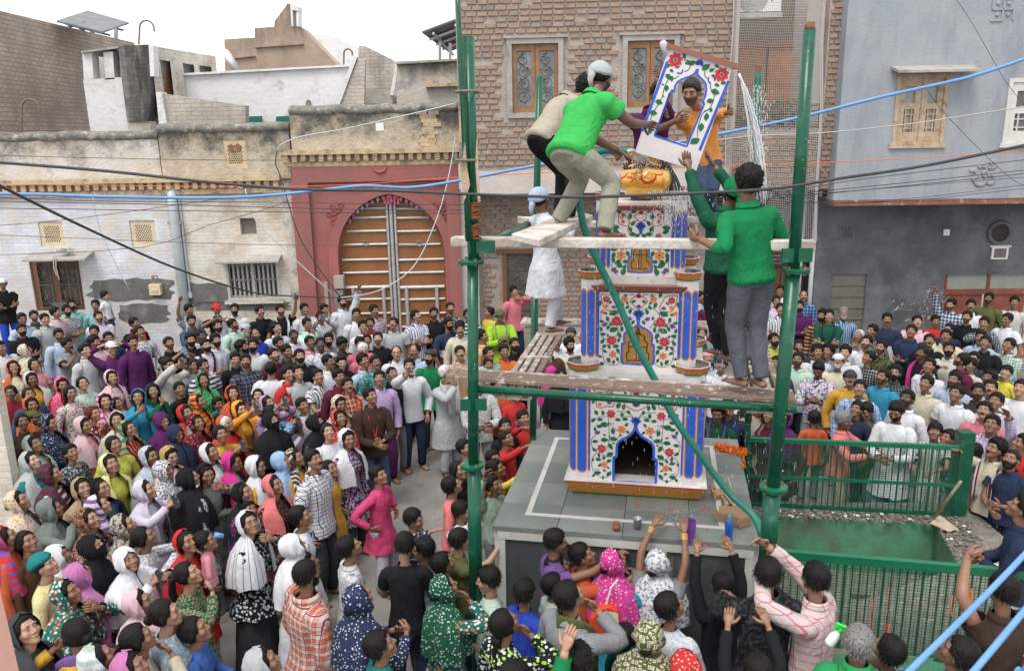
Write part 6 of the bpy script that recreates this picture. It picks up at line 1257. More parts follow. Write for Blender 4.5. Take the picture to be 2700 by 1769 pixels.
def hand(B,W,d,pn,s,curl,side,col=(1,1,1,0),n=5,spread=1.0):
    """palm and five fingers from wrist W along d; pn = palm normal; side +1 right hand"""
    d=nrm(d); pn=nrm(pn-d*np.dot(pn,d)); sd=np.cross(d,pn)*side     # sd points to the thumb side
    L_=.088*s; B.tubec([W-d*.02*s,W+d*.01*s,W+d*.035*s,W+d*.065*s,W+d*L_],np.array([.022,.024,.036,.041,.036])*s,8,col,ry=np.array([.018,.017,.016,.015,.012])*s,right=sd)
    for i,(o,l) in enumerate([(.030,.068),(.010,.078),(-.010,.073),(-.029,.056)]):
        p=W+d*(L_*.93)+sd*o*s; dd=nrm(d+sd*o*1.6*spread); P=[p]; c=curl*(1+.12*i); a=dd
        for k in range(3): a=nrm(a*math.cos(c*.55)+pn*math.sin(c*.55)); pn2=pn; P.append(P[-1]+a*l*s*(.42,.32,.26)[k])
        B.tubec(P,np.array([.0108,.0100,.0090,.0068])*s,n,col)
    p=W+d*.022*s+sd*.030*s; a=nrm(d*.65+sd*.75+pn*.25); P=[p-sd*.008*s,p+a*.034*s]; a=nrm(a+d*.5+pn*curl*.5); P.append(P[-1]+a*.030*s); a=nrm(a+d*.3+pn*curl*.4); P.append(P[-1]+a*.024*s); B.tubec(P,np.array([.016,.0125,.0105,.008])*s,n,col)
def _nz(P,sc,ph): return np.sin(P[:,0]*sc*1.1+ph+1.7*np.sin(P[:,2]*sc*.8+ph))*np.cos(P[:,1]*sc*1.3+ph*2+P[:,2]*sc*.9)+.5*np.sin(P[:,2]*sc*2.1+P[:,0]*sc*1.9+ph*3)
POSES={'V':((.14,.03,.48),(-.05,.13,1.03),.8), # wrist targets in body heights (x right, y forward, z up), palm curl
 'd':((.145,.03,.47),(-.145,.03,.47),.55),'c':((-.05,.125,.655),(.05,.15,.665),.6),'p':((.045,.21,.86),(-.045,.21,.85),.9),'P':((.05,.23,.985),(-.04,.2,.93),.9),'q':((.04,.17,.80),(-.14,.05,.50),.9),
 'm':((.03,.135,.845),(-.13,.05,.48),.7),'M':((-.13,.10,.66),(-.03,.135,.84),.7),'f':((.03,.17,.60),(-.03,.16,.62),.6),'u':((.16,.12,1.13),(-.14,.03,.48),.25),'v':((.14,.03,.48),(-.16,.14,1.12),.25),'b':((.085,-.02,.975),(-.085,-.02,.975),.4),
 'r':((.10,.26,.70),(-.10,.26,.70),.6),'R':((.07,.30,.86),(-.09,.26,.80),.5),'U':((.09,.17,1.10),(-.09,.17,1.08),.45),'h':((.17,.02,.585),(-.17,.02,.585),.6),'w':((.13,.03,.48),(-.045,.11,.86),.5),'s':((.12,.25,.95),(-.13,.05,.50),.4),'x':((.03,.20,.70),(-.03,.20,.70),.9)}
PNO=[0]
def person(pos,face,H=1.68,sex='m',skin=0,top=('plain','wht'),bot='pants',botc='char',sl=1.0,kurta=0,hair='short',hairc=(.009,.0078,.0072),beard=0,scarf=None,cap=None,glasses=0,pose='d',yaw=0,pitch=14,lean=0,build=1.0,lod=0,label='person',cat='person',group=None,tg=None,feet=None,pelvis=None,chest=None,headpos=None,remesh=False,low=False,towel=None,hv=None,parts=None,shoe=True,medal=False,curl=None,palm=None,pole=None,collar=True,seed=None):
    PNO[0]+=1; rs=np.random.default_rng(seed if seed is not None else PNO[0]*13+5); v=hv if hv is not None else (int(rs.integers(0,3)) if sex=='m' else (3 if sex in('w','g') else 2))
    root_=thing('person',label,cat,pos,face,group); kid=H<1.42; hs=(1.04 if sex=='m' else 1.0) if not kid else (.91+.13*(H-.8)/.6); bw=build*(1.0 if sex=='m' else .93)*(1 if not kid else .98)
    g=H; pel=V(0,0,.53*g) if pelvis is None else V(*pelvis); ch=pel+V(0,math.sin(R_(lean))*.22*g,math.cos(R_(lean))*.22*g) if chest is None else V(*chest)
    up=nrm(ch-pel); fw=nrm(V(0,1,0)-up*up[1]) if abs(up[1])<.95 else V(0,0,-1); 
    if parts and 'fwd' in parts: fw=nrm(V(*parts['fwd'])-up*np.dot(V(*parts['fwd']),up))
    rt=np.cross(fw,up); sh=ch+up*.055*g; nb=ch+up*.088*g; 
    hp=nb+up*.045*g+V(0,.012*g,.055*g) if headpos is None else V(*headpos)
    k=.235/.235; hscale=hs*(.235 if not kid else .225)/.235*(1.68/1.68)
    # head frame
    Ry=R_(yaw); Rp=R_(pitch); cy,sy=math.cos(Ry),math.sin(Ry); cp,sp=math.cos(Rp),math.sin(Rp)
    hf=V(sy*cp,cy*cp,sp); hr=V(cy,-sy,0); hu=np.cross(hr,hf); HM=np.stack([hr,hf,hu],0)
    def hx(p): return hp+(np.asarray(p)*hscale)@HM
    sk=np.array(SK[skin] if isinstance(skin,int) else skin)*rs.uniform(.92,1.08)
    TH,PH,Dd,r,f=headgrid(v,lod); B=PM(); P=Dd*r[...,None]; B.addc(hx(P.reshape(-1,3)),f+[tuple(range(TH.shape[1]))])
    # neck
    B.tubec([nb-up*.05*g,nb-up*.01*g,hp+(-hf*.012-hu*.075)*hscale,hp+(-hf*.02-hu*.02)*hscale],np.array([.062,.054,.052,.056])*bw*(1 if not kid else .72)*(1 if sex=='m' else .86),10,ry=np.array([.05,.05,.052,.055])*(1 if not kid else .72))
    # face features as thin shapes on the skin
    def patch(pts,col,off=.0016,fan=True):
        th=np.array([p[0] for p in pts]);ph=np.array([p[1] for p in pts]); Q=hx(surf(th,ph,v,off)); B.addc(Q,[tuple(range(len(pts)))],tuple(col)+(1,))
    er=lambda cx,cz,a,b,n=8,y=.078:[(math.atan2(cx+a*math.cos(t),y),math.atan2(cz+b*math.sin(t),math.hypot(y,cx))) for t in np.linspace(0,-2*math.pi,n+1)[:-1]]
    hc=np.array(hairc)
    for sg in (-1,1):
        patch(er(sg*.031,.0105,.0145,.0072,8),(.035,.022,.018),.0012); patch(er(sg*.031,.0088,.0125,.0050,8),(.52,.47,.43),.0022); patch(er(sg*.030,.0094,.0058,.0055,7),(.015,.009,.006),.0030)
        bz=.0285; patch([(math.atan2(sg*x,.08),math.atan2(z,math.hypot(.08,x))) for x,z in ([(.012,bz-.004),(.030,bz+.001),(.048,bz-.004),(.047,bz-.001),(.030,bz+.0065),(.013,bz+.002)] if sg<0 else [(.012,bz-.004),(.013,bz+.002),(.030,bz+.0065),(.047,bz-.001),(.048,bz-.004),(.030,bz+.001)])],hc*1.2 if beard!=3 else (.3,.3,.3),.0022)
        patch(er(sg*.0085,-.0335,.0035,.002,6),(.05,.02,.015),.002)
    lip=sk*np.array([.95,.55,.55]) if sex!='m' else sk*np.array([.72,.55,.55]); patch(er(0,-.0525,.022,.0055,8,.088),lip,.0014); patch(er(0,-.0540,.020,.0012,8,.088),sk*.25,.0030)
    # ---- arms
    l1,l2=.172*g,.150*g; sw=.108*g*bw; SR=sh+rt*sw-up*.024*g; SL=sh-rt*sw-up*.024*g; ps=POSES.get(pose,POSES['d'])
    hsx=hscale*.98; T_={}; 
    for side,S0,i in ((1,SR,0),(-1,SL,1)):
        if tg and tg[i] is not None: tt=V(*tg[i]); PD=V(*pole[i]) if pole and pole[i] is not None else (V(side*.6,-.5,-.6))
        else:
            q=V(*ps[i])*g; q=q+V(*(rs.normal(0,.008,3)))*g; q=q+(ch-V(0,0,.75*g)) if (pelvis is not None or lean) else q; tt=q; PD=V(side*.75,-.45,-.5) if pose not in ('U','u','v','b') else V(side*1.,-.3,.1)
        el,wr=ik(S0,tt,l1,l2,PD); T_[side]=(S0,el,wr)
    hi=np.array([.030,.027,.024,.023,.020,.0165,.0145])*g/1.68*1.62*bw if not low else None
    armR=np.array([.050,.046,.041,.040,.035,.029,.025])*(g/1.68)*(.93 if sex!='m' else 1)*bw*(1.0 if not kid else .92)
    for side in (1,-1):
        S0,el,wr=T_[side]; path=crv([S0,el,wr],6); n_=len(path); rad=np.interp(np.linspace(0,1,n_),np.linspace(0,1,7),armR); B.tubec(path,rad,8 if not lod else 12)
        d=nrm(wr-el); pn=V(*palm[0 if side>0 else 1]) if palm and palm[0 if side>0 else 1] is not None else {'d':-rt*side,'c':V(0,-1,.1),'p':V(0,-.2,-1)*0+V(-side*1.,.1,0),'P':V(-side*1.,.1,0),'q':V(-side,.1,0),'m':V(0,-1,0),'M':V(0,-1,0),'u':V(0,1,0),'v':V(0,1,0),'U':V(-side*.3,1,0),'b':V(-side,0,-.6),'r':V(0,0,-1),'R':V(0,0,-1),'f':V(0,-1,0),'w':V(0,-1,0),'s':V(0,.2,-1)}.get(pose,-rt*side)
        hd=nrm(d*.8+pn*.2) if curl is None else d
        hand(B,wr+d*.004,hd,pn,hsx*(g/1.68)**.5,(ps[2] if curl is None else curl),side,n=5 if not lod else 7)
    # ---- legs
    ft=feet if feet is not None else [(.072*g,.02*g,0),(-.072*g,.02*g,0)]; hipx=.052*g; LG={}
    for side,i in ((1,0),(-1,1)):
        A=V(*ft[i][:3])+V(0,0,.045*g); Hj=pel+rt*hipx*side-up*.02*g; kp=V(.12*side,1,0) if len(ft[i])<6 else V(*ft[i][3:6]); kn,an=ik(Hj,A,.238*g,.234*g,kp); LG[side]=(Hj,kn,an)
        fwdf=nrm(V(.22*side,1,0)) if len(ft[i])<9 else nrm(V(*ft[i][6:9])); B.tubec([kn,kn*.4+an*.6,an+V(0,0,.02),an],np.array([.044,.046,.03,.028])*g/1.68,8)
        hl=an-V(0,0,.045*g)+V(0,0,.03); fr_=np.cross(fwdf,V(0,0,1)); fc=g/1.68
        B.tubec([hl-fwdf*.055*fc,hl-fwdf*.02*fc,hl+fwdf*.05*fc+V(0,0,-.002),hl+fwdf*.11*fc-V(0,0,.008),hl+fwdf*.155*fc-V(0,0,.012)],np.array([.022,.033,.036,.043,.030])*fc,8,ry=np.array([.024,.034,.032,.021,.013])*fc,right=fr_)
        if lod:
            for kk in range(5): a=hl+fwdf*.15*fc+fr_*(.030-.0155*kk)*fc*side*-1+V(0,0,-.014*fc); B.tubec([a,a+fwdf*(.030-.003*kk)*fc],[.0105*fc*(1 if kk else 1.2),.008*fc],5)
    # torso core under the clothes keeps the body one figure
    B.tubec([pel-up*.03*g,pel+up*.05*g,ch-up*.03*g,sh-up*.01*g,nb],np.array([.092,.085,.098,.094,.035])*g*bw*(.86 if not remesh else .72),8,ry=np.array([.065,.06,.066,.05,.03])*g*bw*(.86 if not remesh else .72),right=rt)
    bo=B.buildc('body',SKINM,root_); bo.color=tuple(sk)+(1,)
    def cloth(name,q,kind,c1,c2=None,c3=None,rm=False,smooth=True):
        o=q.build(name,CM[kind],root_,smooth=smooth); a=np.array(CC[c1]) if isinstance(c1,str) else np.array(c1); o.color=tuple(np.clip(a*rs.uniform(.9,1.08),0,1))+(1,)
        o['col2']=[float(x) for x in (CC[c2] if isinstance(c2,str) else (c2 or (.8,.8,.8)))]; o['col3']=[float(x) for x in (CC[c3] if isinstance(c3,str) else (c3 or (.1,.1,.1)))]
        if rm: a=o.modifiers.new('r','REMESH'); a.mode='VOXEL'; a.voxel_size=rm; a.use_smooth_shade=True; b_=o.modifiers.new('s','SMOOTH'); b_.iterations=5; b_.factor=.5
        return o
    burqa=(bot=='burqa'); 
    # ---- trousers / skirt
    if bot in('pants','loose','shorts'):
        q=MB(); wd=1.0 if bot!='loose' else 1.13
        q.tube([pel-up*.055*g,pel-up*.02*g,pel+up*.03*g,pel+up*.065*g],np.array([.080,.101,.097 if not remesh else .086,.060 if remesh else .090])*g*bw*(.94 if remesh else 1),14,ry=np.array([.058,.070,.066 if not remesh else .058,.040 if remesh else .060])*g*bw,right=rt)
        for side in (1,-1):
            Hj,kn,an=LG[side]; e=an+V(0,0,.0) if bot!='shorts' else kn*.9+an*.1; path=crv([Hj+up*.01*g,kn,e],6) if bot!='shorts' else crv([Hj,kn*.75+Hj*.25,kn],4)
            R0=np.array([.054,.056,.050,.044,.042,.038,.036] if bot!='shorts' else [.062,.064,.062,.06,.06,.06,.062])*g*wd*bw; rad=np.interp(np.linspace(0,1,len(path)),np.linspace(0,1,7),R0); q.tube(path,rad,12,right=(1,0,0))
        P_=np.concatenate(q.v); 
        if True:
            am=.0035 if not remesh else .006; cen=P_.mean(0); dn_=P_-cen; dn_[:,2]*=.0; dn_/=np.linalg.norm(dn_,axis=1)[:,None]+1e-6; P_=P_+dn_*(am*_nz(P_,26,PNO[0]))[:,None]; q.v=[P_]
        cloth('trousers',q,'plain',botc,rm=(.012 if remesh else False))
    # ---- upper garment
    tk=top[0]; tc=top[1:]
    ez=.0 if sex=='m' else .0
    rings=[]; hem=-.075 if not kurta else -.0
    def R(t_,rx,ry,off=0.0): rings.append((pel+(ch-pel)*t_+fw*off*g,rx*g*bw,ry*g*bw))
    belly=.004+.006*max(0,build-1.0)*4
    if kurta: 
        zb=kurta # hem height as a fraction of stature
        steps=7
        for i in range(steps):
            t=i/steps; z=(zb*g)*(1-t)+(pel[2]-.04*g)*t; fl=(1-t); rings.append((V(pel[0],pel[1],z),(.122+.028*fl*(1.6 if bot in('skirt','burqa') else 1))*g*bw,(.106+.03*fl*(1.6 if bot in('skirt','burqa') else 1))*g*bw))
    elif remesh: R(-.17,.098,.078)
    else: R(-.30,.112,.097)
    R(-.08,.108,.092,belly*.4); R(.12,.101,.079,belly); R(.4,.096,.075,belly); R(.68,.100,.074,.004); R(.92,.106,.076,.004 if sex=='m' else .012); rings.append((sh-up*.026*g,.113*g*bw,.068*g*bw)); rings.append((sh-up*.004*g,.096*g*bw,.058*g*bw)); rings.append((sh+up*.014*g,.066*g*bw,.050*g*bw)); rings.append((nb-up*.006*g+fw*.004*g,.045*g*bw,.042*g*bw)); rings.append((nb+up*.008*g+fw*.002*g,.040*g*bw,.039*g*bw))
    if sex in('w',) : rings[-6]=(rings[-6][0]+fw*.008*g,rings[-6][1],rings[-6][2]*1.13)
    q=MB(); n_=20 if not lod else 28; th=np.arange(n_)/n_*2*np.pi; VV=[]; ph0=rs.uniform(0,6)
    for i,(c,rx,ry) in enumerate(rings):
        cc=np.sign(np.cos(th))*np.abs(np.cos(th))**.88; ss=np.sign(np.sin(th))*np.abs(np.sin(th))**.88
        m_=1+ (0.045*np.sin(7*th+ph0)+.03*np.sin(11*th+2*ph0))*(max(0,1-i/7) if kurta else 0)*(1.3 if bot in('skirt','burqa') else 1); ff=fw if not (kurta and i<7) else V(0,1,0); rr_=rt if not (kurta and i<7) else V(1,0,0)
        VV.append(c+rr_*(rx*cc*m_)[:,None]+ff*(ry*ss*m_)[:,None])
    VV=np.array(VV); nr=len(rings); flat_=VV.reshape(-1,3)
    wr_=np.repeat(np.array([1.0]*(nr-3)+[.4,.1,0]),n_)*(.0085 if not remesh else .006); cen=np.repeat(np.array([c for c,_,_ in rings]),n_,axis=0); od=flat_-cen; od/=np.linalg.norm(od,axis=1)[:,None]+1e-6; flat_=flat_+od*(wr_*_nz(flat_,24,PNO[0]*1.3))[:,None]
    ff_=[(i*n_+j,i*n_+(j+1)%n_,(i+1)*n_+(j+1)%n_,(i+1)*n_+j) for i in range(nr-1) for j in range(n_)]; q.add(flat_,ff_+( [tuple(range(n_-1,-1,-1)),tuple(range((nr-1)*n_,nr*n_))] if remesh else []))
    for side in (1,-1):
        S0,el,wr=T_[side]; full=crv([S0-rt*side*.035*g-up*.004*g,S0,el,wr],6); seg=full; L_=np.concatenate([[0],np.cumsum(np.linalg.norm(np.diff(seg,axis=0),axis=1))]); tot=L_[-1]; lim=tot*(.97 if sl>=1 else .76 if sl>.95 else (.12+.50*sl)); ms=L_<=lim; path=seg[ms]
        if sl>0:
            if len(path)<3: path=seg[:3]
            k_=np.linspace(0,1,len(path)); r0=np.array([.040,.050,.046,.041,.038,.034,.032])*g*bw*(1.0 if sl>=1 else 1.02); 
            if sl<.95: r0=np.array([.040,.050,.049,.047,.046,.046,.048])*g*bw
            r0=r0*.93*(.95 if sex!='m' else 1)*(1.12 if lod==0 and sl>=1 else 1.03); rad=np.interp(k_,np.linspace(0,1,7),r0)*(1+.05*np.sin(np.arange(len(path))*2.1+ph0)); q.tube(path,rad,10 if not lod else 14,cap=remesh)
    to=cloth('kurta' if kurta else 'shirt',q,tk,*tc,rm=(.012 if remesh else False)) if not burqa else cloth('robe',q,tk,*tc)
    if collar and sex=='m' and not kurta and tk in('plain','vstripe','plaid','check','floral','blotch') and sl>.3 and not kid:
        q=MB(); c0=nb+up*.010*g; P_=[];n2=14
        for i in range(n2+1):
            a=math.pi/2+.38+(2*math.pi-.76)*i/n2; d_=rt*math.cos(a)*.044*g*bw+fw*math.sin(a)*.043*g*bw; o_=nrm(d_); P_+= [c0-up*.012*g+d_*1.0,c0+up*.010*g+d_*.98,c0+up*.012*g+d_*1.06,c0-up*.014*g+d_*1.22-(up*.012*g if i in(0,n2) else 0)]
        q.add(P_,[(4*i+j,4*i+j+1,4*i+5+j,4*i+4+j) for i in range(n2) for j in range(3)]); c_=cloth('collar',q,tk,*tc); c_.color=to.color
        q=MB(); a=nb+fw*.044*g*bw-up*.012*g; 
    if bot in('skirt',):
        q=MB(); L=[]; zt=(kurta or .45)*g+.06
        for i in range(5): t=i/4; L.append((V(pel[0],pel[1],zt*(1-t)+.03*t),(.115+.045*t)*g,(.09+.05*t)*g))
        nn_=18;thh=np.arange(nn_)/nn_*2*np.pi; VV=np.array([c+V(1,0,0)*(rx*np.cos(thh)*(1+.06*np.sin(6*thh+i)))[:,None]+V(0,1,0)*(ry*np.sin(thh)*(1+.06*np.sin(6*thh+i)))[:,None] for i,(c,rx,ry) in enumerate(L)]).reshape(-1,3)
        q.add(VV,[(i*nn_+j,(i+1)*nn_+j,(i+1)*nn_+(j+1)%nn_,i*nn_+(j+1)%nn_) for i in range(4) for j in range(nn_)]); cloth('skirt',q,'plain',botc)
    # ---- hair, beard
    def shell(name,maskf,thick,m_,color,nzamp=0.0,extra=None,jit=0):
        if cap and name=='hair': thick*=.45; nzamp=0; jit=0
        mask=maskf(TH+.0,PH+(.05*np.sin(TH*13+ph0)+.03*np.sin(TH*29+2*ph0) if jit else 0)); w_=mask; rr_=r+thick*w_*(.42+.78*sst(.05,1.0,PH) if jit else 1)+nzamp*w_*np.sin(TH*19+PH*7+ph0)*np.cos(PH*23+TH*3); 
        if jit: rr_=rr_+w_*rs.normal(0,jit,rr_.shape)
        Q=(Dd*rr_[...,None]).reshape(-1,3); mk=(w_.reshape(-1)>.02); nn_=TH.shape[1]; fs=[ff for ff in f if any(mk[i] for i in ff)]
        used=sorted({i for ff in fs for i in ff}); 
        if not used: return None
        mp={a:b for b,a in enumerate(used)}; q=MB(); q.add(hx(Q[used]),[tuple(mp[i] for i in ff) for ff in fs])
        if extra: extra(q)
        if lod and jit and name=='hair':
            idx=[i for i in used if w_.reshape(-1)[i]>.3]; NB=420; pk=rs.choice(idx,NB); D0=Dd.reshape(-1,3)[pk]; R0_=rr_.reshape(-1)[pk]; P0=D0*(R0_-.004)[:,None]; fl=np.stack([D0[:,0]*.5,D0[:,1]*.25-.1,-.75-.2*D0[:,2]],1)+rs.normal(0,.22 if hair!='wavy' else .4,(NB,3)); fl/=np.linalg.norm(fl,axis=1)[:,None]; sd=np.cross(fl,D0); sd/=np.linalg.norm(sd,axis=1)[:,None]+1e-6
            P1=P0+sd*.0042; P2=P0-sd*.0042; P3=P0+fl*(.026+.014*rs.random(NB))[:,None]+D0*(.004+thick*.1); PP=hx(np.stack([P1,P2,P3],1).reshape(-1,3)); q.add(PP,[(3*i,3*i+1,3*i+2) for i in range(NB)])
        o=q.build(name,m_,root_,smooth=True); o.color=tuple(color)+(1,); return o
    ab=lambda T:np.abs(T)
    def hm_short(T,P): lim=np.radians(44)-np.radians(30)*sst(.62,1.15,ab(T))-np.radians(42)*sst(1.45,2.2,ab(T)); return sst(-.02,.12,P-lim)
    def hm_bald(T,P): lim=np.radians(78)-np.radians(70)*sst(.75,1.5,ab(T))-np.radians(35)*sst(1.5,2.2,ab(T)); return sst(-.02,.12,P-lim)
    def hm_women(T,P): lim=np.radians(50)-np.radians(50)*sst(.55,1.2,ab(T))-np.radians(45)*sst(1.3,1.9,ab(T)); return sst(-.02,.10,P-lim)
    def hm_fringe(T,P): lim=np.radians(27)-np.radians(18)*sst(.75,1.2,ab(T))-np.radians(40)*sst(1.4,2.1,ab(T)); return sst(-.02,.10,P-lim)
    scarfed=scarf is not None and scarf[0] in('hijab','niqab')
    if hair and hair!='none' and not scarfed and not (scarf and scarf[0]=='back'):
        if hair=='short': shell('hair',hm_short,.021,HAIRM,hc,.0015,jit=.0009)
        elif hair=='fringe': shell('hair',hm_fringe,.021,HAIRM,hc,.0015,jit=.0009)
        elif hair=='buzz': shell('hair',hm_short,.006,HAIRM,hc,.001)
        elif hair=='wavy': shell('hair',hm_short,.030,HAIRM,hc,.008,jit=.004)
        elif hair=='bald': shell('hair',hm_bald,.009,HAIRM,hc,.002)
        else:
            def ex(q):
                if hair=='pony': b0=hx((0,-.105,.03)); q.tube([b0,b0-hf*.045+V(0,0,-.02),b0-hf*.055+V(0,0,-.14),b0-hf*.02+V(0,0,-.27),b0-hf*.01+V(0,0,-.34)],[.02,.034,.036,.028,.006],8)
                elif hair=='bun': b0=hx((0,-.115,.0)); q.tube([b0+hf*.02,b0,b0-hf*.025,b0-hf*.045],[.02,.042,.038,.012],8)
                elif hair=='braid':
                    b0=hx((0,-.085,-.05)); pts=[b0+V(.004*math.sin(i*2.2),-.02-.012*(i>2),-.045*i) for i in range(9)]; q.tube(pts,[.04,.036,.026,.032,.024,.03,.022,.024,.008],8)
                elif hair=='long': b0=hx((0,-.055,-.02)); q.tube([b0+V(0,0,.03),b0+V(0,-.02,-.06),b0+V(0,-.035,-.16),b0+V(0,-.02,-.30),b0+V(0,-.01,-.40)],[.06,.075,.08,.075,.03],10,ry=[.04,.045,.04,.035,.012],right=(1,0,0))
            shell('hair',hm_women,.014,HAIRM,hc,.002,ex)
    if beard:
        bc=np.array((.30,.29,.28)) if beard==3 else hc*1.3
        def bm(T,P): 
            face_=sst(1.35,1.1,ab(T)); up_=np.radians(-24)+np.radians(24)*sst(.62,1.2,ab(T)); m_=sst(.0,-.10,P-up_)*face_; mo=1-sst(.8,1.0,np.sqrt((T/.28)**2+((P+np.radians(33.5))/.075)**2)); m_=m_*(1-mo); 
            if beard==1: m_=m_*0
            mus=sst(.30,.20,ab(T))*sst(.045,.02,np.abs(P+np.radians(24.5)+.05*np.abs(T))); return np.maximum(m_,mus)
        if beard==1: # moustache only, as a shape
            q=MB(); N_=9; th_=np.linspace(-.31,.31,N_); A_=hx(surf(th_,np.full(N_,-.375)-.14*np.abs(th_)*1.2,v,.002)); C_=hx(surf(th_,np.full(N_,-.435)-.14*np.abs(th_)*1.6,v,.009)); D_=hx(surf(th_,np.full(N_,-.49)-.10*np.abs(th_)*1.6,v,.003)); q.add(np.concatenate([A_,C_,D_]),[(i,i+1,N_+i+1,N_+i) for i in range(N_-1)]+[(N_+i,N_+i+1,2*N_+i+1,2*N_+i) for i in range(N_-1)]); o=q.build('moustache',HAIRM,root_,smooth=True); o.color=tuple(hc)+(1,)
        else: shell('beard',bm,.011 if beard!=4 else .0025,HAIRM,bc if beard!=4 else sk*.30+bc*.35,.001)
    if glasses:
        q=MB()
        for sg in (-1,1):
            c=V(sg*.031,.0935,.008); q.tube([hx(c+V(.021*math.cos(t),-.004*abs(math.cos(t)),.016*math.sin(t))) for t in np.linspace(0,6.283,13)],.0016,4); q.tube([hx(c+V(sg*.021,-.003,.003)),hx((sg*.078,.02,.004)),hx((sg*.082,-.01,.0))],.0015,4)
        q.tube([hx((-.010,.094,.010)),hx((.010,.094,.010))],.0015,4); q.build('spectacles',M['black'],root_)
    # ---- head coverings
    if cap:
        kd,cc_=cap[0],cap[1]
        lim=np.radians({'skull':30,'base':26,'topi':33,'wrap':22}[kd]); 
        mk=lambda T,P: sst(-.02,.05,P-lim+np.radians(18)*sst(1.2,2.4,ab(T))*(kd!='skull'))
        o=shell('cap',mk,.026 if kd!='topi' else .030,CM['finestripe'] if kd=='skull' and len(cap)>2 else CM['plain'],CC[cc_],.0); 
        if o: o['col2']=[float(x) for x in CC[cap[2]]] if len(cap)>2 else [.8,.8,.8]; o['col3']=[.1,.1,.1]
        if kd=='base':
            q=MB(); n2=9; A_=[];B_=[]
            for i in range(n2): a=-.85+1.7*i/(n2-1); rr0=.108; A_.append(hx((rr0*math.sin(a)*.82,rr0*math.cos(a)*.92,.050))); B_.append(hx(((rr0+.012)*math.sin(a)*.9,rr0*math.cos(a)*.9+.062*math.cos(a*1.5),.036)))
            q.add(A_+B_,[(i,i+1,n2+i+1,n2+i) for i in range(n2-1)]); o=q.build('cap_brim',CM['plain'],root_); o.color=tuple(CC[cc_])+(1,)
        if kd=='wrap': q=MB(); b0=hx((0,-.12,.0)); q.tube([b0+hf*.03,b0,b0-hf*.02+V(0,0,-.05),b0-hf*.01+V(0,0,-.13)],[.03,.034,.026,.012],8); o=q.build('knot',CM['plain'],root_,smooth=True); o.color=tuple(CC[cc_])+(1,)
    if scarf:
        kd,pat=scarf[0],scarf[1]; nt_=26 if not lod else 40; rows=[]
        lt={'dup':80,'hijab':52,'niqab':52,'back':84}[kd]; oo={'dup':1.24,'hijab':.74,'niqab':.80,'back':1.55}[kd]
        for ph in [90,80,70,58,46,34,22,10,-4,-18,-32,-46,-60]:
            p_=R_(ph if ph<90 else 89.5); o_=oo*float(sst(lt,lt-34,np.array(ph)))
            if kd!='dup' and kd!='back': o_*=float(1-sst(-38,-62,np.array(float(ph)))*.96)
            t=np.linspace(0,1,nt_+1); th_=o_+(2*np.pi-2*o_)*t; th2=np.where(th_>np.pi,th_-2*np.pi,th_)
            off=(.024 if kd!='dup' else .027)+(.003+.004*float(sst(50,-20,np.array(float(ph)))))*np.sin(th_*6+ph*.05+ph0)+.002*np.sin(th_*13+ph*.12+2*ph0); d_=dirs(th_,np.full_like(th_,p_)); rr_=np.maximum(head_r(d_,v),.082 if ph<-20 else 0)+off
            if kd in('dup','back') : rr_=rr_+.012*sst(0,-50,np.full_like(th_,ph))
            rows.append(hx(d_*rr_[:,None]))
        # cape
        base=nb; 
        for i,(dz,rx,ry) in enumerate([(.030,.052,.052),(.004,.086,.066),(-.035,.138,.092),(-.085,.156,.113),(-.15,.163,.126),(-.22,.167,.134)][:(6 if kd!='back' else 6)]):
            o_={'dup':.8,'hijab':.05,'niqab':.02,'back':1.2}[kd]*(1-.55*min(1,i/3)); t=np.linspace(0,1,nt_+1); th_=o_+(2*np.pi-2*o_)*t; fold=1+.075*np.sin(th_*8+ph0+i*.45)*min(1,i/2)+.04*np.sin(th_*4+2*ph0)+.02*np.sin(th_*17+i)
            dr=1+(.10 if i>3 else 0)*np.cos(th_/2+ph0)
            rows.append(base+up*dz*g*1.0+rt*(np.sin(th_)*rx*g*bw*fold*dr)[:,None]*1+fw*(np.cos(th_)*ry*g*bw*fold)[:,None]+fw*.004*g)
        VV=np.array(rows); # smooth the join
        for j in (12,13): VV[j]=(VV[j-1]+VV[j]*2+VV[j+1])/4
        nr_,nc_=VV.shape[:2]; q=MB(); q.add(VV.reshape(-1,3),[(i*nc_+j,i*nc_+j+1,(i+1)*nc_+j+1,(i+1)*nc_+j) for i in range(nr_-1) for j in range(nc_-1)])
        so_=cloth('scarf' if kd!='niqab' else 'veil',q,pat,*scarf[2:])
        if kd=='niqab':
            q=MB(); T2_,P2_=np.meshgrid(np.linspace(-.95,.95,11),np.radians([-2,-12,-25,-40,-55,-68])); d_=dirs(T2_,P2_); rr_=np.maximum(head_r(d_,v),.09)+.014; Q=(d_*rr_[...,None]).reshape(-1,3); q.add(hx(Q),[(i*11+j,i*11+j+1,(i+1)*11+j+1,(i+1)*11+j) for i in range(5) for j in range(10)]); cloth('face_veil',q,'plain',scarf[2])
        if kd=='dup' or kd=='back': shell('hair',hm_women,.010,HAIRM,hc,.001)
    if towel:
        q=MB()
        for sg in (-1,1):
            P=[nb-fw*.052*g+up*.012*g,nb+rt*sg*.052*g-up*.0*g-fw*.01*g,nb+rt*sg*.060*g+fw*.058*g-up*.05*g,ch+rt*sg*.05*g+fw*.088*g-up*.04*g,ch+rt*sg*.048*g+fw*.090*g-up*.18*g]; q.tube(crv(P,3),.032*g,8,ry=.007*g,right=tuple(up))
        cloth('shoulder_cloth',q,towel[0],*towel[1:])
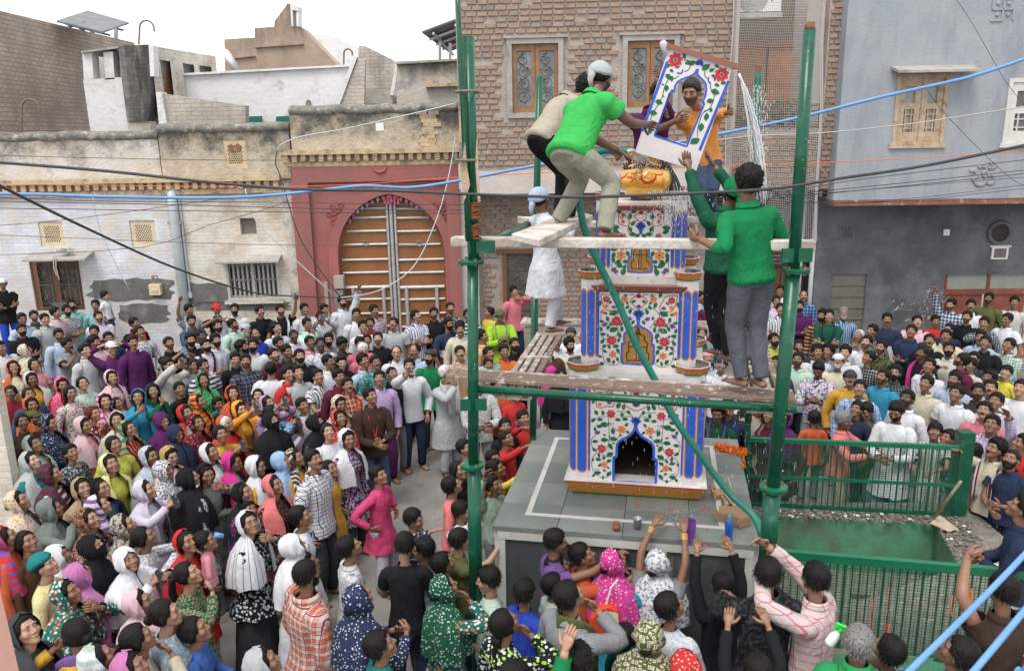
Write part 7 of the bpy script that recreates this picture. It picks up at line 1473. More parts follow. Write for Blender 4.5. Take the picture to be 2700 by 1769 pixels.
    if medal:
        q=MB()
        for sg in (-1,1): q.tube([nb+rt*sg*.045*g,nb+rt*sg*.04*g+fw*.062*g-up*.05*g,ch+fw*.085*g-up*.12*g],.007,4)
        q.build('ribbon',M['fred'],root_); q=MB(); c=ch+fw*.092*g-up*.135*g; q.tube([c,c+fw*.006],.026,14); q.build('medal',M['gold'],root_)
    root_['_w']=[float(x) for x in hp]
    return root_,dict(T=T_,hp=hp,hf=hf,hu=hu,hr=hr,ch=ch,fw=fw,rt=rt,up=up,g=g)
def w2l(pos,face,P): P=np.asarray(P,float)-np.array([float(x) for x in pos]); c,s_=math.cos(-face),math.sin(-face); return V(P[0]*c-P[1]*s_,P[0]*s_+P[1]*c,P[2])
def l2w(pos,face,P): c,s_=math.cos(face),math.sin(face); return V(P[0]*c-P[1]*s_,P[0]*s_+P[1]*c,P[2])+np.array([float(x) for x in pos])
# ================================================================== the crowd
CROP=dict(A=(0,720,3.898),B=(400,760,3.898),C=(800,740,3.898),D=(0,1050,3.898),E=(400,1050,3.898),F=(800,1050,3.4636),G=(0,1369,3.898),H=(400,1369,3.898),I=(850,1369,3.898),J=(1250,1369,3.8967),K=(2050,740,5.029),L=(2350,740,5.029),M=(2050,980,5.569),N=(2350,980,5.569),O=(1200,780,4.214),Q=(1800,750,3.466),R=(1800,1100,2.33))
st=MB(); st.box((-9,-6,0),(9,5.75,.30)); st.build('raised_step',M['ground'],kind='structure')
st=MB(); v_=[TW(U0-.02,N0-.42,0),TW(U1+.05,N0-.42,0),TW(U1+.05,N0,0),TW(U0-.02,N0,0)]; st.add(v_+[p+V(0,0,.25) for p in v_],[(4,5,6,7),(0,1,5,4),(1,2,6,5),(3,0,4,7)]); st.build('plinth_step',M['kota2'],kind='structure')
FOC=V(1.75,7.4,5.0)
TABLE='''
A 25 118 m t:plain/blk p:c b:pants/rbl cap:base/wht S1 z.55 H1.72|man in black sleeved top, blue trousers and white cap standing high by the left edge
A 230 475 m t:plain/pbl s.5 G S1|man with spectacles in a dusty blue tee
A 352 448 m t:plain/char S0 B4|man with trimmed beard in a charcoal shirt
A 465 480 m t:plain/lgr S2 x1.15 H1.72|stout man in a pale grey long sleeved shirt
A 575 410 m t:plain/lpk S0 H1.74|tall man in a pale pink shirt
A 690 388 m t:finestripe/wht/char s.5 B2 p:c H1.7|bearded man in a thin striped tee with folded arms
A 738 332 m t:plain/lte B2 H1.74|bearded man in a pale teal shirt under the scroll grille
A 980 335 m t:plain/lte S1 H1.7|man in a teal shirt beside the standing toddler
A 1082 240 k t:plain/wht s.5 b:shorts/den S2 H1.0 z1.0 P0 f15|toddler in white tee and denim shorts standing on a ledge against the wall
A 1015 455 m t:plain/lil s.5 B4 p:c x1.1 S2|man in a lilac white shirt with folded arms
A 225 590 m t:plain/blk B2 p:c x1.12 S1|bearded man in a black shirt with folded arms
A 605 640 m t:plain/pbl B4 S1|man in a light blue shirt with short beard
A 970 605 m t:plain/mar S1|round faced man in a maroon top
A 695 738 m t:plain/gry s.5 B1 p:m S3|man in a grey tee with a hand at his mouth
A 975 715 m t:plain/lpk h:wavy B4|young man with wavy hair in a pink white tee
A 880 800 m t:plain/lgr S2 H1.7|young man in a whitish shirt looking right
A 1117 675 m t:plain/nvy S1|man in a navy shirt behind the white cap
A 1150 778 m t:plain/pur cap:base/wht p:b S2|young man in white cap and plum shirt, hands behind his head
A 1385 520 m t:plain/blk S1 tw:plain/red|man in black with a red collar beside the wall
A 1440 612 m t:geo/wht/blk G B1 S0|man with spectacles in a black and white patterned shirt
A 1370 715 m t:plain/pur H1.8 B1 S0|tall lean man in a dark plum shirt
A 5 770 m t:plain/wht S1 x1.2|man in a white shirt cut by the left edge
A 268 800 w t:floral/cre/vio/pyl sc:dup/floral/cre/vio/pyl k.35 f90|woman turned away in a cream and purple scarf
A 138 975 w t:plain/cre sc:dup/plain/dor G|woman with spectacles in an orange scarf
A 352 945 g t:plain/pnk s.5 h:pony H1.5 S0|girl in a bright pink tee
A 322 1095 w t:plain/mus sc:dup/plain/off S3 x1.1|dark faced woman in white scarf and mustard dress
A 640 1150 w t:dots/dred/org sc:dup/dots/hpk/wht S0|woman in a bright crimson dotted scarf
A 852 1140 w t:plain/mnt h:bun G S2|woman with spectacles in a pale mint dress, bare headed
A 1148 1078 w t:floral/lpk/rose/wht sc:dup/floral/lpk/rose/wht S2|woman in a pale pink printed scarf and shawl
A 725 1235 g t:floral/off/rose/dgr h:long S0 H1.55|girl with long dark hair in a white flowered dress
A 110 1232 g t:plain/dred h:bun S3 H1.45|dark haired girl in dark red at the left edge
A 300 1255 w t:plain/den h:bun S1|dark haired woman half hidden behind the orange headscarf
A 325 1362 w t:floral/org/teb/red sc:dup/floral/org/teb/red S1|woman in an orange and green patterned headscarf
A 1078 1322 w t:vstripe/lpk/mag sc:dup/hstripe/lpk/mag S2|woman in a pink striped scarf
A 1207 1348 g t:plain/lil h:bun S1 H1.2|small girl peering between two scarved women
A 1422 1282 w t:plain/cyn sc:dup/plain/cyn G p:m S0|woman in a bright blue scarf with spectacles, hand on cheek
A 1575 1222 w t:plain/dgr sc:dup/plain/dgr p:m S1|woman in a dark green scarf with a fist at her chin
D 960 165 w t:floral/rbr/lpk/mar h:bun hc:red p:m S0|woman with reddish hair holding a phone case near her face
D 1665 240 w t:plain/pur sc:hijab/plain/pur S2 P0|woman in a plum hijab looking down
B 385 225 m t:vstripe/wht/gry s.5 p:u H1.7 S0|young man in striped shirt with an arm raised against the wall
B 668 222 m t:plain/blk s.5 cap:base/red p:p H1.72 S1|man in a red cap filming with a phone
B 853 222 m t:plain/wht B2 S1 H1.74|bearded man in a white shirt by the white barred window
B 1115 240 m t:plain/blk B1 H1.74 S0|moustached man in a black shirt alone against the wall
B 1325 232 m t:plain/blk s.5 tw:plain/wht p:v H1.74 B4|man in black tee with a white towel, holding a phone high
B 1572 218 m t:plain/wht S0 H1.72|man in a plain white shirt left of the red gateway
B 410 340 m t:plain/den p:q B4 S0|young man in a denim shirt holding a phone low
B 680 392 m t:plain/wht B2 S0|man with a full beard in a white shirt beneath the red cap man
B 842 378 m t:plain/mnt B4 S1|man in a mint green shirt
B 972 432 m t:geo/char/lgr cap:skull/wht/gry B3 S0|old man with grey beard and striped white skullcap
B 1282 415 m t:vstripe/wht/pbl S2|slim young man in a pale blue striped shirt
B 1600 372 m t:plain/mnt G p:m S1|man with spectacles in a pale shirt, phone at his ear
B 1066 482 m t:plain/rbl h:bald B4 S1|balding man with a blue shirt under a dark jacket
B 1462 490 m t:plain/lil h:buzz S5|very dark man with cropped hair in a pale shirt
B 497 490 m t:plain/wht h:buzz S3|dark man with cropped hair in a white shirt
B 398 532 m t:plain/blk B2 S2|pale bearded man in an open black shirt
B 182 572 m t:plain/blk s.5 B4 p:p S1|man in a black tee with a blue cased phone
B 557 592 m t:plain/lil B2 S2 tw:plain/blk p:c|bearded man in white with a black scarf, arms folded
B 662 545 m t:plain/wht h:wavy B2 S0|wavy haired bearded man in a wet white shirt
B 932 612 m t:geo/char/off h:wavy B2 S1|man with tousled hair in a dark patterned shirt
B 1043 592 m t:plain/wht B2 S0|bearded man in white left of the maroon shirt
B 1310 572 m t:plain/gry B4 h:short S1|man in a grey shirt with side parted hair
B 1632 562 m t:plain/pnk s.5 S3|dark man in a bright pink tee
B 1738 582 m t:floral/wht/pbl/gry h:short S5 x1.1|dark stout man in a white shirt with blue print
B 172 792 m t:plain/off B1 p:P S0|moustached man in a cream shirt filming with both hands
B 862 732 m t:plain/blk S2 H1.6|boyish man in black looking sharply up
B 967 757 m t:plaid/nvy/char/gry B4 S1 H1.72|man in a navy plaid shirt facing right
B 1258 692 m t:plain/mar B4 S2|man in maroon with short beard
B 1390 652 m t:plain/char S1|man in a charcoal shirt behind the baby
B 1435 748 t t:plain/red H.85 z.62 S4|baby lifted in the crowd, facing left
B 1522 702 m t:plain/blk B2 S2 x1.1|man with thick black beard and black shirt
B 535 802 m t:hstripe/wht/nvy s.5 B1 S1|moustached man in a navy and white striped polo
B 440 792 m t:plain/gry h:buzz S1|man with cropped hair in a grey shirt
B 1225 832 m t:tri/wht/lav/mar s.5 S2 x1.12 f140|man seen from behind in a white, lilac and maroon shirt
B 1402 880 m t:plain/red S2|man in a red shirt behind the grey polo
B 1502 872 m t:plain/lgr s.5 S2|man in a pale grey polo looking right
C 152 988 m t:vstripe/wht/nvy s.5 S0 H1.62 p:x|teenager in a blue striped open shirt holding a bottle
B 292 1042 b t:plain/blk s.5 S1 H1.45|boy in a black tee with white lettering
B 527 952 w t:dots/grn/wht sc:dup/dots/grn/wht S1|woman in a green scarf with white dots
B 832 1087 w t:plain/nvy sc:dup/plain/dor S0|woman in an orange and purple edged scarf
B 482 1172 w t:plaid/org/dred/yel sc:dup/plaid/org/dred/yel S1|woman in an orange and gold checked sari veil
B 682 1192 t t:plain/ted H.85 z.55 S1|baby in a turquoise top held in the crowd
B 1095 1112 g t:plain/pnk h:bun S2 H1.4|girl with wide eyes behind the raised phone
B 908 1252 w t:plain/amb sc:dup/plain/amb p:P S2|woman in a saffron yellow scarf filming with raised arms
B 1198 1190 w t:plain/lav sc:back/plain/lav p:P S0|woman in lavender holding up a red and white phone
B 1552 1212 b t:blotch/wht/lpk s.5 S1 H1.5|boy in a white and pink tee
B 1238 1282 w t:floral/cyn/pnk/wht h:bun p:p S1|bare headed woman filming just above the black burqa
B 1232 1372 w t:plain/blk bt:burqa/blk k.05 sc:niqab/plain/blk x1.12 H1.66 S2|woman in a full black burqa with a shoulder strap
B 1490 1402 g t:plain/lil h:bun p:m S3 H1.25|dark skinned small girl with a hand at her face
B 1692 1392 w t:dots/blk/gry sc:niqab/plain/blk S2|woman in a black veil with tiny glitter dots
B 352 1292 w t:plain/bei sc:dup/tri/red/ted/ted S1|elderly woman in a red and teal veil, looking up
B 470 1392 w t:floral/mar/org/pur sc:dup/floral/mar/org/pur S1|woman in a maroon scarf with orange pattern
B 765 1400 w t:plain/red sc:back/plain/dor hc:white h:bun G S0|white haired woman with spectacles in a red shawl
B 708 1502 w t:plain/mus s.5 h:bun p:p S1|bare headed woman in a mustard top filming
B 248 1502 w t:plain/nvy sc:hijab/plain/nvy S1 P-5|young woman in a navy hijab smiling down
C 400 222 m t:plain/wht p:v B2 H1.82 S0|bearded man in white, one arm stretched up against the gate
C 220 302 m t:plain/wht S1 H1.7|man in a white shirt in the gate corner
C 180 382 m t:check/wht/char p:P S1|man in a white checked shirt raising a dark phone
C 545 352 m t:plain/wht S1 H1.74|moustached man in a white shirt in front of the gate
C 730 312 m t:plaid/pbl/rose/wht B1 S1 H1.8|man in a pink and blue plaid shirt before the gate
C 612 478 m t:plain/wht G S0|young man with spectacles and a white shirt
C 687 447 m t:plain/red B1 S1|moustached man in red under the plaid shirt
C 925 447 m t:plain/lgr s.5 B1 P26 x1.15 S0|stout man in a grey polo with his head thrown back
C 1160 368 m t:vstripe/wht/blu s.5 B1 p:c H1.74 S2|man in a blue and white striped shirt, arms folded
C 1342 342 m t:plain/blk s.5 B4 H1.74 S1|man in a black tee at the right half of the gate
C 1492 448 m t:tri/nvy/wht/mar s.5 B2 x1.15 H1.72 S1|bearded man in a navy, white and maroon tee
C 1512 288 m t:blotch/char/bei B4 H1.76 S0|man in a camouflage shirt against the red pillar
C 1610 510 m t:plain/cre B1 S1 H1.7|moustached man in a cream shirt by the green pole
C 1690 360 m t:hstripe/dgr/wht S3 H1.7|man in a green and white striped shirt behind the green pole
C 262 610 m t:plain/gry B2 S0|bearded man in grey behind the dark stout man
C 400 662 m t:plain/char h:wavy S5 P-10|dark man looking down with tousled hair
C 582 652 m t:plain/rose B4 S0|man in a faded red shirt
C 655 622 b t:plain/wht S1 H1.55|boy in white behind the black printed tee
C 766 602 m t:plain/blk s.5 B4 S2 H1.7|young man in a black printed tee
C 615 722 m t:plain/rose hc:white G S2 P4|white haired man in a faded red shirt
C 262 838 m t:plain/wht G B1 S1|man with spectacles and moustache in a white shirt
C 395 842 b t:plain/blk S4 H1.55 P0|fair smiling boy in a black top
C 957 745 m t:plain/wht h:bald G S2|balding man with spectacles and a white shirt
C 1147 722 m t:plain/pbl B1 h:bald S0 P0|balding moustached man in a pale blue white shirt
C 1090 885 m t:plain/wht p:s B1 b:pants/nvy H1.76 S0|man in white with one arm high taking a photo
C 1300 792 m t:plain/kgr k.45 cap:topi/char B2 S1|bearded man in a green kurta and dark felt cap
C 1612 750 m t:plain/pch B1 S0 tw:plain/pbl|man in a peach kurta with a pale cloth
C 622 832 m t:plain/pbl s.5 h:wavy S1|man in a light blue tee with thick hair
C 745 848 m t:check/teb/lte G B1 S1|man with spectacles in a teal checked shirt
C 915 962 m t:plain/blk s.5 h:buzz b:pants/gry S1 H1.7|close cropped man in a black polo
C 782 1012 m t:plain/lav S1 H1.72 b:pants/pur|young man in a lavender shirt and plum trousers
C 1470 955 m t:plain/lgr k.28 b:loose/lgr hc:white p:m tw:plain/off S1 H1.7|old man in a grey kurta holding a cloth to his mouth
C 458 1082 m t:plaid/org/char/off B1 tw:plaid/dor/org/blk S1|moustached man with an orange plaid scarf
C 365 992 m t:plain/mar S1|man in maroon behind the striped teenager
C 372 1272 w t:floral/cre/tan/brn sc:dup/floral/cre/tan/brn S1 P4|woman in a cream and brown printed scarf
C 692 1192 m t:plain/dbr medal b:pants/den S1 H1.74 p:f|man in a dark brown shirt with a gold medal on red ribbon
C 372 1422 w t:dots/red/wht sc:dup/dots/red/wht S1|woman in a bright red dotted scarf
D 350 205 b t:plain/pur cap:base/olv S3 H1.4|boy in a camouflage cap
D 232 245 w t:plain/dbr h:bun S3|dark skinned woman in a brown wrap
D 510 262 w t:dots/nvy/wht sc:dup/dots/nvy/wht S0 x1.1|woman in a navy scarf and dress with white dots
D 862 285 w t:plain/pnk sc:dup/plain/lpk S0|woman in a soft pink scarf
D 1205 232 w t:plain/off sc:dup/plain/cre S0|woman in a cream lace scarf
D 1322 322 w t:vstripe/mar/org sc:back/hstripe/gold/ted G S0|woman with spectacles and a multicoloured striped head band
D 348 482 w t:plain/pgr sc:dup/plain/pgr S1|woman in a pale green scarf with a blue phone
D 732 565 b t:blotch/char/lgr S1 H1.45|boy in a charcoal speckled shirt
D 1175 482 w t:plain/lyl h:braid S1|bare headed woman in an acid yellow top
D 322 652 w t:plain/ted sc:dup/plain/lgr S4|fair faced woman in a grey white scarf and teal top
D 532 782 w t:hstripe/mar/off sc:dup/hstripe/mar/char S0|woman in a black and maroon striped shawl
D 1132 682 w t:plain/lyl sc:dup/plain/pyl S0 H1.62|woman in a lemon yellow scarf and long yellow dress
D 1542 602 w t:floral/pbl/off/bei sc:dup/floral/pbl/off/bei S1|woman in a light blue scarf with brown flowers
E 190 602 w t:plain/lpk sc:dup/plain/gold S2 P0|elderly woman in a gold striped head cloth
D 852 935 w t:plain/tan sc:dup/plain/tan S0 f-20|woman wrapped in a sand brown scarf
D 1042 935 g t:plain/den h:long sc:back/plain/blk G S0 H1.55|girl with spectacles and a black scarf
D 198 1062 w t:floral/off/org/lil sc:dup/floral/cre/org/off S0|woman in a cream scarf with orange flowers
D 532 1145 w t:plain/ggr sc:dup/plain/ggr p:m S1 H1.62|woman in a grey green scarf, hand at her lips
D 1500 952 w t:plain/lil sc:dup/plain/lil p:p S2|woman in a pale lilac scarf filming with her phone
D 922 1255 w t:geo/rbr/off sc:dup/geo/rbr/tan S0|woman in a brown scarf patterned with squares
D 1022 1112 w t:vstripe/lil/gry sc:dup/hstripe/lil/vio S2|woman in a grey and lilac striped scarf
D 1285 1312 w t:blotch/bei/char sc:dup/blotch/bei/char S0|woman in a beige scarf blotched with black
D 70 1432 w t:plain/dor sc:back/hstripe/red/vio S1|woman with a red striped head band and rust orange dress
D 280 1482 g t:plain/brn h:bun S1 H1.5|dark haired girl behind the teal skullcap
G 960 292 w t:plain/blk bt:burqa/blk k.05 sc:niqab/plain/blk S2|woman in black niqab with a gold earring motif
D 1490 1432 g t:geo/wht/gry h:bun p:p S1 H1.55|girl in a white embroidered blouse raising a phone
E 132 750 w t:geo/wht/blk sc:hijab/geo/wht/blk S1|woman in a black and white diamond patterned scarf
E 390 822 w t:geo/lgr/char sc:dup/plain/blk H1.66 f60 bt:skirt/gry k.3|woman in a long black scarf over a zigzag grey dress
E 562 785 g t:plain/ggr sc:back/plain/blk h:bun p:M S1 H1.6 P0|smiling girl in a black head cloth and grey green dress
E 605 565 w t:plain/wht sc:dup/plain/wht S1|woman in a plain white scarf below the mustard top
E 832 655 w t:plain/grn sc:back/plain/mag G p:m S1 P0|woman with spectacles hiding her mouth with a magenta scarf
E 1080 702 w t:plain/mus sc:dup/plain/wht S1 P2|thin woman in white scarf and yellow ochre dress
E 1342 655 w t:plain/pbl sc:hijab/plain/sky S0 x1.1|woman in a powder blue hijab
E 1482 622 w t:plain/mus sc:dup/vstripe/brn/off p:f S1|woman in a brown striped scarf and mustard dress
F 225 310 g t:plain/wht h:bun S2 H1.6|young woman with tied hair in a white shirt
E 952 982 w t:dots/pur/gold sc:back/plain/blk h:bun S1|woman in black head cloth and dark maroon dress
E 1262 902 w t:dots/dbr/rose sc:dup/plain/cor S1 H1.6|woman in a coral pink scarf
F 100 570 m t:check/wht/nvy s.5 b:pants/char B1 S1 H1.76 x1.05|moustached man in a small checked navy and white shirt
E 992 1150 b t:plain/bei S1 H1.4|dark haired boy behind the striped white scarf
E 1000 1290 w t:floral/blk/lgr/wht sc:dup/lines/wht/char G p:M bt:skirt/char k.42 H1.66 S0|woman in a white lined scarf and long black printed dress
E 1542 1222 b t:plain/wht k.35 S1 H1.56|boy with sleek black hair in a white kurta
H 1462 282 w t:plain/wht bt:burqa/wht k.12 sc:hijab/plain/wht S1 H1.6|woman in a long plain white veil
H 362 242 w t:plain/red sc:back/plain/red hc:blk h:bun S1 H1.62|woman in a red sari with a gold earring carrying a baby
H 562 232 t t:plain/pnk H.85 z.75 S1|baby in pink drinking from a blue cup
F 402 375 w t:geo/pur/lil sc:dup/dots/wht/lgr k.3 S0 H1.64 P6|woman in a white net scarf and purple patterned dress
F 242 652 g t:dots/mus/yel k.28 h:bun S1 H1.36 b:loose/mus|girl in a mustard yellow frock
F 692 712 b t:plain/hpk k.36 b:loose/lil p:h S1 H1.48|boy in a bright pink kurta with a hand on his hip
F 1012 1112 b t:floral/nvy/wht/blk p:s S0 H1.36 P0 f-10|laughing boy in a navy printed shirt stretching his arm out
F 1362 802 b t:plain/cor S2 H1.45|boy in a coral pink top by the left front pole
F 1452 1040 b t:plain/wht p:s S0 H1.4 P2|boy in a white shirt reaching towards the plinth
F 1478 462 b t:plain/char S0 H1.4|boy looking round the left front pole
F 1422 662 w t:plain/blk h:long S1 H1.5 f10|long haired woman behind the left front pole
F 1742 565 b t:plain/red S1 H1.45|boy in red behind the yellow shirted boy at the plinth
F 1765 648 b t:plain/yel S1 p:s H1.38|boy in yellow reaching over the plinth edge
F 1738 800 b t:plain/pgr p:u S1 H1.36|boy in sage green raising an open palm beside the plinth
F 1852 372 b t:plain/red h:buzz p:s S1 H1.45|boy with cropped hair in a red shirt at the plinth side
F 428 1362 b t:check/wht/gry S0 H1.6 f8|boy seen from behind in a white windowpane checked shirt
F 925 1345 b t:plain/blk s.6 p:f b:pants/nvy S2 H1.66 P-14 f60|tall boy in a black tee and jeans looking down
F 1093 1388 b t:blotch/pbl/wht S1 H1.5 P0 f140|laughing boy in a light blue shirt
F 1432 1300 b t:plain/olv s.5 p:s S2 H1.5 P0|boy in an olive tee holding the pole
I 1250 460 b t:plain/char S1 H1.42 f20|boy with thick black hair behind the green and red scarf
F 40 1512 b t:plain/wht S1 H1.3|boy whose black hair shows beside the white kurta
G 468 480 b t:plain/pyl k.3 cap:topi/ted S2 H1.62|boy in a teal felt cap and pale yellow kurta
G 605 392 g t:plain/wht sc:hijab/plain/wht S1 H1.5|girl in a white headscarf behind the teal cap
G 1310 432 w t:plain/wht sc:hijab/plain/wht p:p S0 H1.6 x1.05|young woman in a large white hijab holding a phone
G 820 572 w t:plain/orc sc:dup/plain/orc f60 S1|woman in an orchid pink scarf seen from behind
G 700 762 w t:floral/teb/wht/org sc:dup/floral/teb/wht/org p:M f-8 S1 H1.62 x1.08|woman in a teal scarf and dress with white flowers
G 270 1150 w t:plain/char sc:dup/plain/char S2 P26 H1.62|woman in a charcoal scarf gazing up, bottom left
G 770 1180 w t:plain/mus tw:plain/vio h:bun p:M S1 H1.6 P0 f110|young woman in mustard with a violet shawl
G 1025 1435 w t:plain/wht sc:back/hstripe/wht/pgr S1 H1.55 P26|woman with a white ribbed head cloth at the bottom
G 1440 860 w t:plain/lpk sc:dup/plain/lpk G S0 H1.6|woman in a light pink scarf with spectacles
H 150 972 w t:blotch/lden/lgr h:bun G S2 H1.62|woman with spectacles in a denim jacket
G 1432 1225 w t:plain/bei h:pony p:m S1 H1.6|brown haired woman in a beige tee
G 1370 1530 w t:plain/orc sc:dup/plain/orc S1 H1.5|woman whose orchid scarf shows at the bottom edge
H 380 565 w t:geo/dgr/tan h:pony p:m S2 H1.62 f-6|woman with a long ponytail in a dark printed kurta
H 450 1145 g t:plain/blu h:bun p:f S1 H1.42 f-5|girl in a royal blue tee with a bun
H 1600 572 m t:plaid/off/dor/dred b:pants/char B2 x1.22 S1 H1.76 P4|heavy bearded man in an orange and red plaid shirt
H 1160 1480 w t:plain/lgr sc:dup/plain/lgr S1 H1.5|woman whose pale grey scarf shows at the bottom edge
I 390 815 w t:dots/nvy/wht sc:dup/dots/nvy/wht p:x S1 H1.62 bt:skirt/nvy k.2|woman in a navy veil with white ring dots, hands together
I 1270 705 w t:floral/teb/wht/org sc:dup/dots/dgr/wht bt:skirt/teb k.25 p:m S1 H1.62 f-8|woman in a green and red tie dyed veil
I 1700 625 b t:plain/mnt s.6 p:f S2 H1.55 P-8 f150|laughing boy in a pale green tee facing away from the plinth
I 610 1300 b t:plain/ted h:short S1 H1.42 f8|boy with short black hair in turquoise at the bottom edge
J 320 1065 w t:floral/blk/wht/lim h:braid S1 H1.58 f-12 p:m|woman with a braid in a black and white printed kurta
J 845 235 b t:plain/vio s.4 p:R S1 H1.52 P0|boy in a dull violet tee leaning on the plinth
J 1120 375 b t:plain/dor s.5 p:R S1 H1.46|boy in orange red reaching up to the plinth
J 870 485 b t:plain/mnt s.5 S1 H1.45|boy with neat black hair beside the orange shirt
J 530 752 b t:plain/rbl s.5 S1 H1.5 f-20 P4|boy in a cobalt blue tee in profile
J 835 680 b t:plain/pgr s.5 S1 H1.42|boy in pale green behind the grey shirt
J 990 790 m t:plain/gry tw:plain/olv p:m S0 H1.7 x1.04|man in a grey shirt with a green cloth over his shoulder
J 1450 435 w t:plain/cyn sc:dup/dots/mag/wht bt:skirt/den k.3 p:r S1 H1.62|woman in a hot pink sequinned veil and blue blouse
J 1900 440 w t:plain/gry s.5 sc:dup/blotch/wht/gry k.2 p:U S1 H1.64|woman in a white and grey scarf with both bangled arms raised
J 2020 900 b t:blotch/wht/pbl S1 H1.6 p:f|boy in a white shirt with pale blue print
J 1560 1190 t t:plain/dgr H.9 z.6 S2|baby with thin hair held in a dark green wrap
J 1800 1190 w t:geo/olv/cre sc:dup/geo/olv/cre S1 H1.62|woman in an olive green scarf with cream squares
J 1085 1445 m t:plain/off h:wavy S1 H1.66|curly haired man with a cream sleeve at the bottom edge
J 2200 1500 w t:plain/red sc:dup/dots/red/cre S1 H1.5|woman whose red patterned scarf shows at the bottom edge
J 430 1650 m t:plain/kgr p:u S2 H1.62 P-4|person in a green sleeve raising an open hand, bottom centre
R 238 1035 b t:plain/blk p:U b:pants/bei S1 H1.55 P4|boy in a black shirt with both arms raised
R 520 950 m t:blotch/blk/char p:r b:pants/den S1 H1.66 f-14|young man in a black flecked shirt by the right front pole
R 808 990 m t:plaid/off/lpk/rose p:P b:pants/blk S0 H1.68 f18 P6|man in a pale pink plaid shirt lifting his hands
R 1080 1372 m t:plain/grn h:short hc:grey s.5 S1 H1.66 f-30 p:q|grey haired man in a green tee holding a spray bottle
R 1258 1430 b t:check/wht/blu S1 H1.5 f-12|boy in a white checked shirt beside the green tee
R 1682 1450 m t:plain/char S3 H1.6 f10|dark haired man at the bottom right corner
R 1965 1062 m t:plain/dbr s.6 p:V S1 H1.66 f-25 P0|man in a dark brown tee printed with blue numbers
R 448 1540 b t:plain/blk p:U S1 H1.45|boy whose head and two hands show at the bottom edge
K 40 145 m t:plain/wht G S1 H1.72|man with spectacles in white left of the right front pole
K 345 205 m t:plaid/blu/blk/sky h:bald B1 S0 H1.74|balding moustached man in a blue plaid shirt by the white pipe
K 40 385 m t:vstripe/wht/char s.5 p:c S0 H1.7|man in a black and white striped shirt with folded arms
K 292 352 m t:plain/pur B2 p:c S1 H1.7|man in a plum long sleeved top beside the pole
K 592 472 m t:hstripe/mar/gold h:wavy B2 S1 H1.7|curly haired man half hidden behind the green shirt
K 685 472 m t:plain/dgr p:c S2 H1.72 tw:plain/nvy|man in a bottle green shirt with folded arms
K 877 440 m t:vstripe/sky/nvy hc:grey B3 S1 H1.72|old man with grey beard in a faded blue shirt
K 1452 520 m t:tri/nvy/wht/off s.5 B1 S1 x1.1 H1.72|man in a navy and white polo against the cement wall
K 1080 740 m t:plain/gry h:bald hc:white p:m S1 H1.55|bald old man with a hand at his mouth
K 1252 672 m t:geo/char/gry S1|man in a dark printed shirt left of the polo
K 1180 825 m t:plain/wht B4 S2 x1.08|man with a light beard in a white shirt
K 1372 892 m t:blotch/olv/blk B4 S0|young man in a camouflage patterned shirt
K 280 885 m t:plain/char S1|man with a moustache right of the big pole
K 530 955 m t:floral/wht/pbl/sky h:wavy S1|young man in a white and blue printed shirt
K 662 945 m t:plain/gry h:wavy S1|thick haired man in grey looking down right
K 800 1082 m t:plain/cre k.35 cap:skull/wht G B3 S1|old man in a white skullcap, spectacles and cream kurta
K 895 965 m t:plain/wht h:wavy S2|young man in white behind the skullcap
K 1200 1030 b t:check/blk/lgr S1 H1.6|youth in a black windowpane checked shirt
K 268 1055 m t:plain/mnt G h:short B4 S1|man with spectacles in a mint shirt
K 542 1182 m t:blotch/lil/char p:x P-25 S3|man in a grey flowered shirt looking at his phone
K 960 1305 m t:plain/mus cap:base/char B1 S0|man in a dark cap and mustard polo
M 1205 255 m t:plaid/sky/pbl/blu B0 S0|man in a bright blue plaid shirt
K 1400 1285 m t:plain/cyn B4 S1|man in cyan half hidden behind the bearded man
K 1552 1232 m t:check/char/gry h:wavy B2 S1|bearded man in a dark checked shirt, arms folded
L 265 682 m t:plain/nvy p:c x1.12 S1 H1.7|stout man in a dark navy shirt with folded arms
L 342 552 m t:plain/lpk x1.1 S2 H1.72|man in a pinkish white shirt against the wall
L 585 542 b t:plain/red s.5 S1 H1.5|boy in a red tee near the wall niche
L 792 322 m t:plaid/nvy/wht/blu p:u B4 S2 H1.72|young man in a blue and white plaid shirt leaning on the red door
L 1055 335 m t:plain/wht s.5 B1 S1 H1.72|moustached young man in a white tee by the red door
L 1292 242 m t:plain/olv B4 S3 H1.78|lanky man in an olive shirt against the red door
L 1632 292 m t:plain/off k.35 S1 H1.74|youth in an off white kurta against the red door
L 1002 492 m t:plain/blk B4 S0 p:f|man in a black shirt below the white tee
L 1230 572 m t:check/char/pbl p:m S1|man in a dark checked shirt, hand at his mouth
L 1532 522 m t:plain/wht s.5 G S1 H1.7|young man with spectacles in a white polo
L 762 652 b t:plain/nvy S2 H1.5|boy peeping over a shoulder
L 722 742 m t:plain/cre x1.15 S1|stout man in a cream shirt
L 505 805 m t:plain/blk B1 S1|moustached man in an open black shirt
L 400 972 m t:plain/blk tw:plain/mag B1 S5|dark man with a magenta cloth at his neck
L 762 920 m t:plain/off B2 p:q S1|smiling bearded man in a whitish shirt holding a phone
L 1242 832 m t:plain/blk S1 H1.7|young man in a black shirt beside the green check
L 1185 755 m t:plain/pbl S1|man in light blue behind the black shirt
L 1552 862 m t:check/mnt/char p:c S1|young man in a green checked shirt with folded arms
L 498 1135 m t:vstripe/wht/lil S1 p:c|man in a white pinstriped shirt
L 930 1062 m t:plain/mar h:fringe B4 S1|youth with a fringe in a maroon top
L 1050 1125 b t:plain/off S0 H1.5|boy in cream looking left
L 1090 1040 b t:plain/char S2 H1.5|pale boy behind the cream shirt
L 460 1372 m t:plain/cre s.5 S1|man in a cream tee with grey print
L 835 1322 m t:plain/pbl B4 S1|thick browed man in a light blue shirt
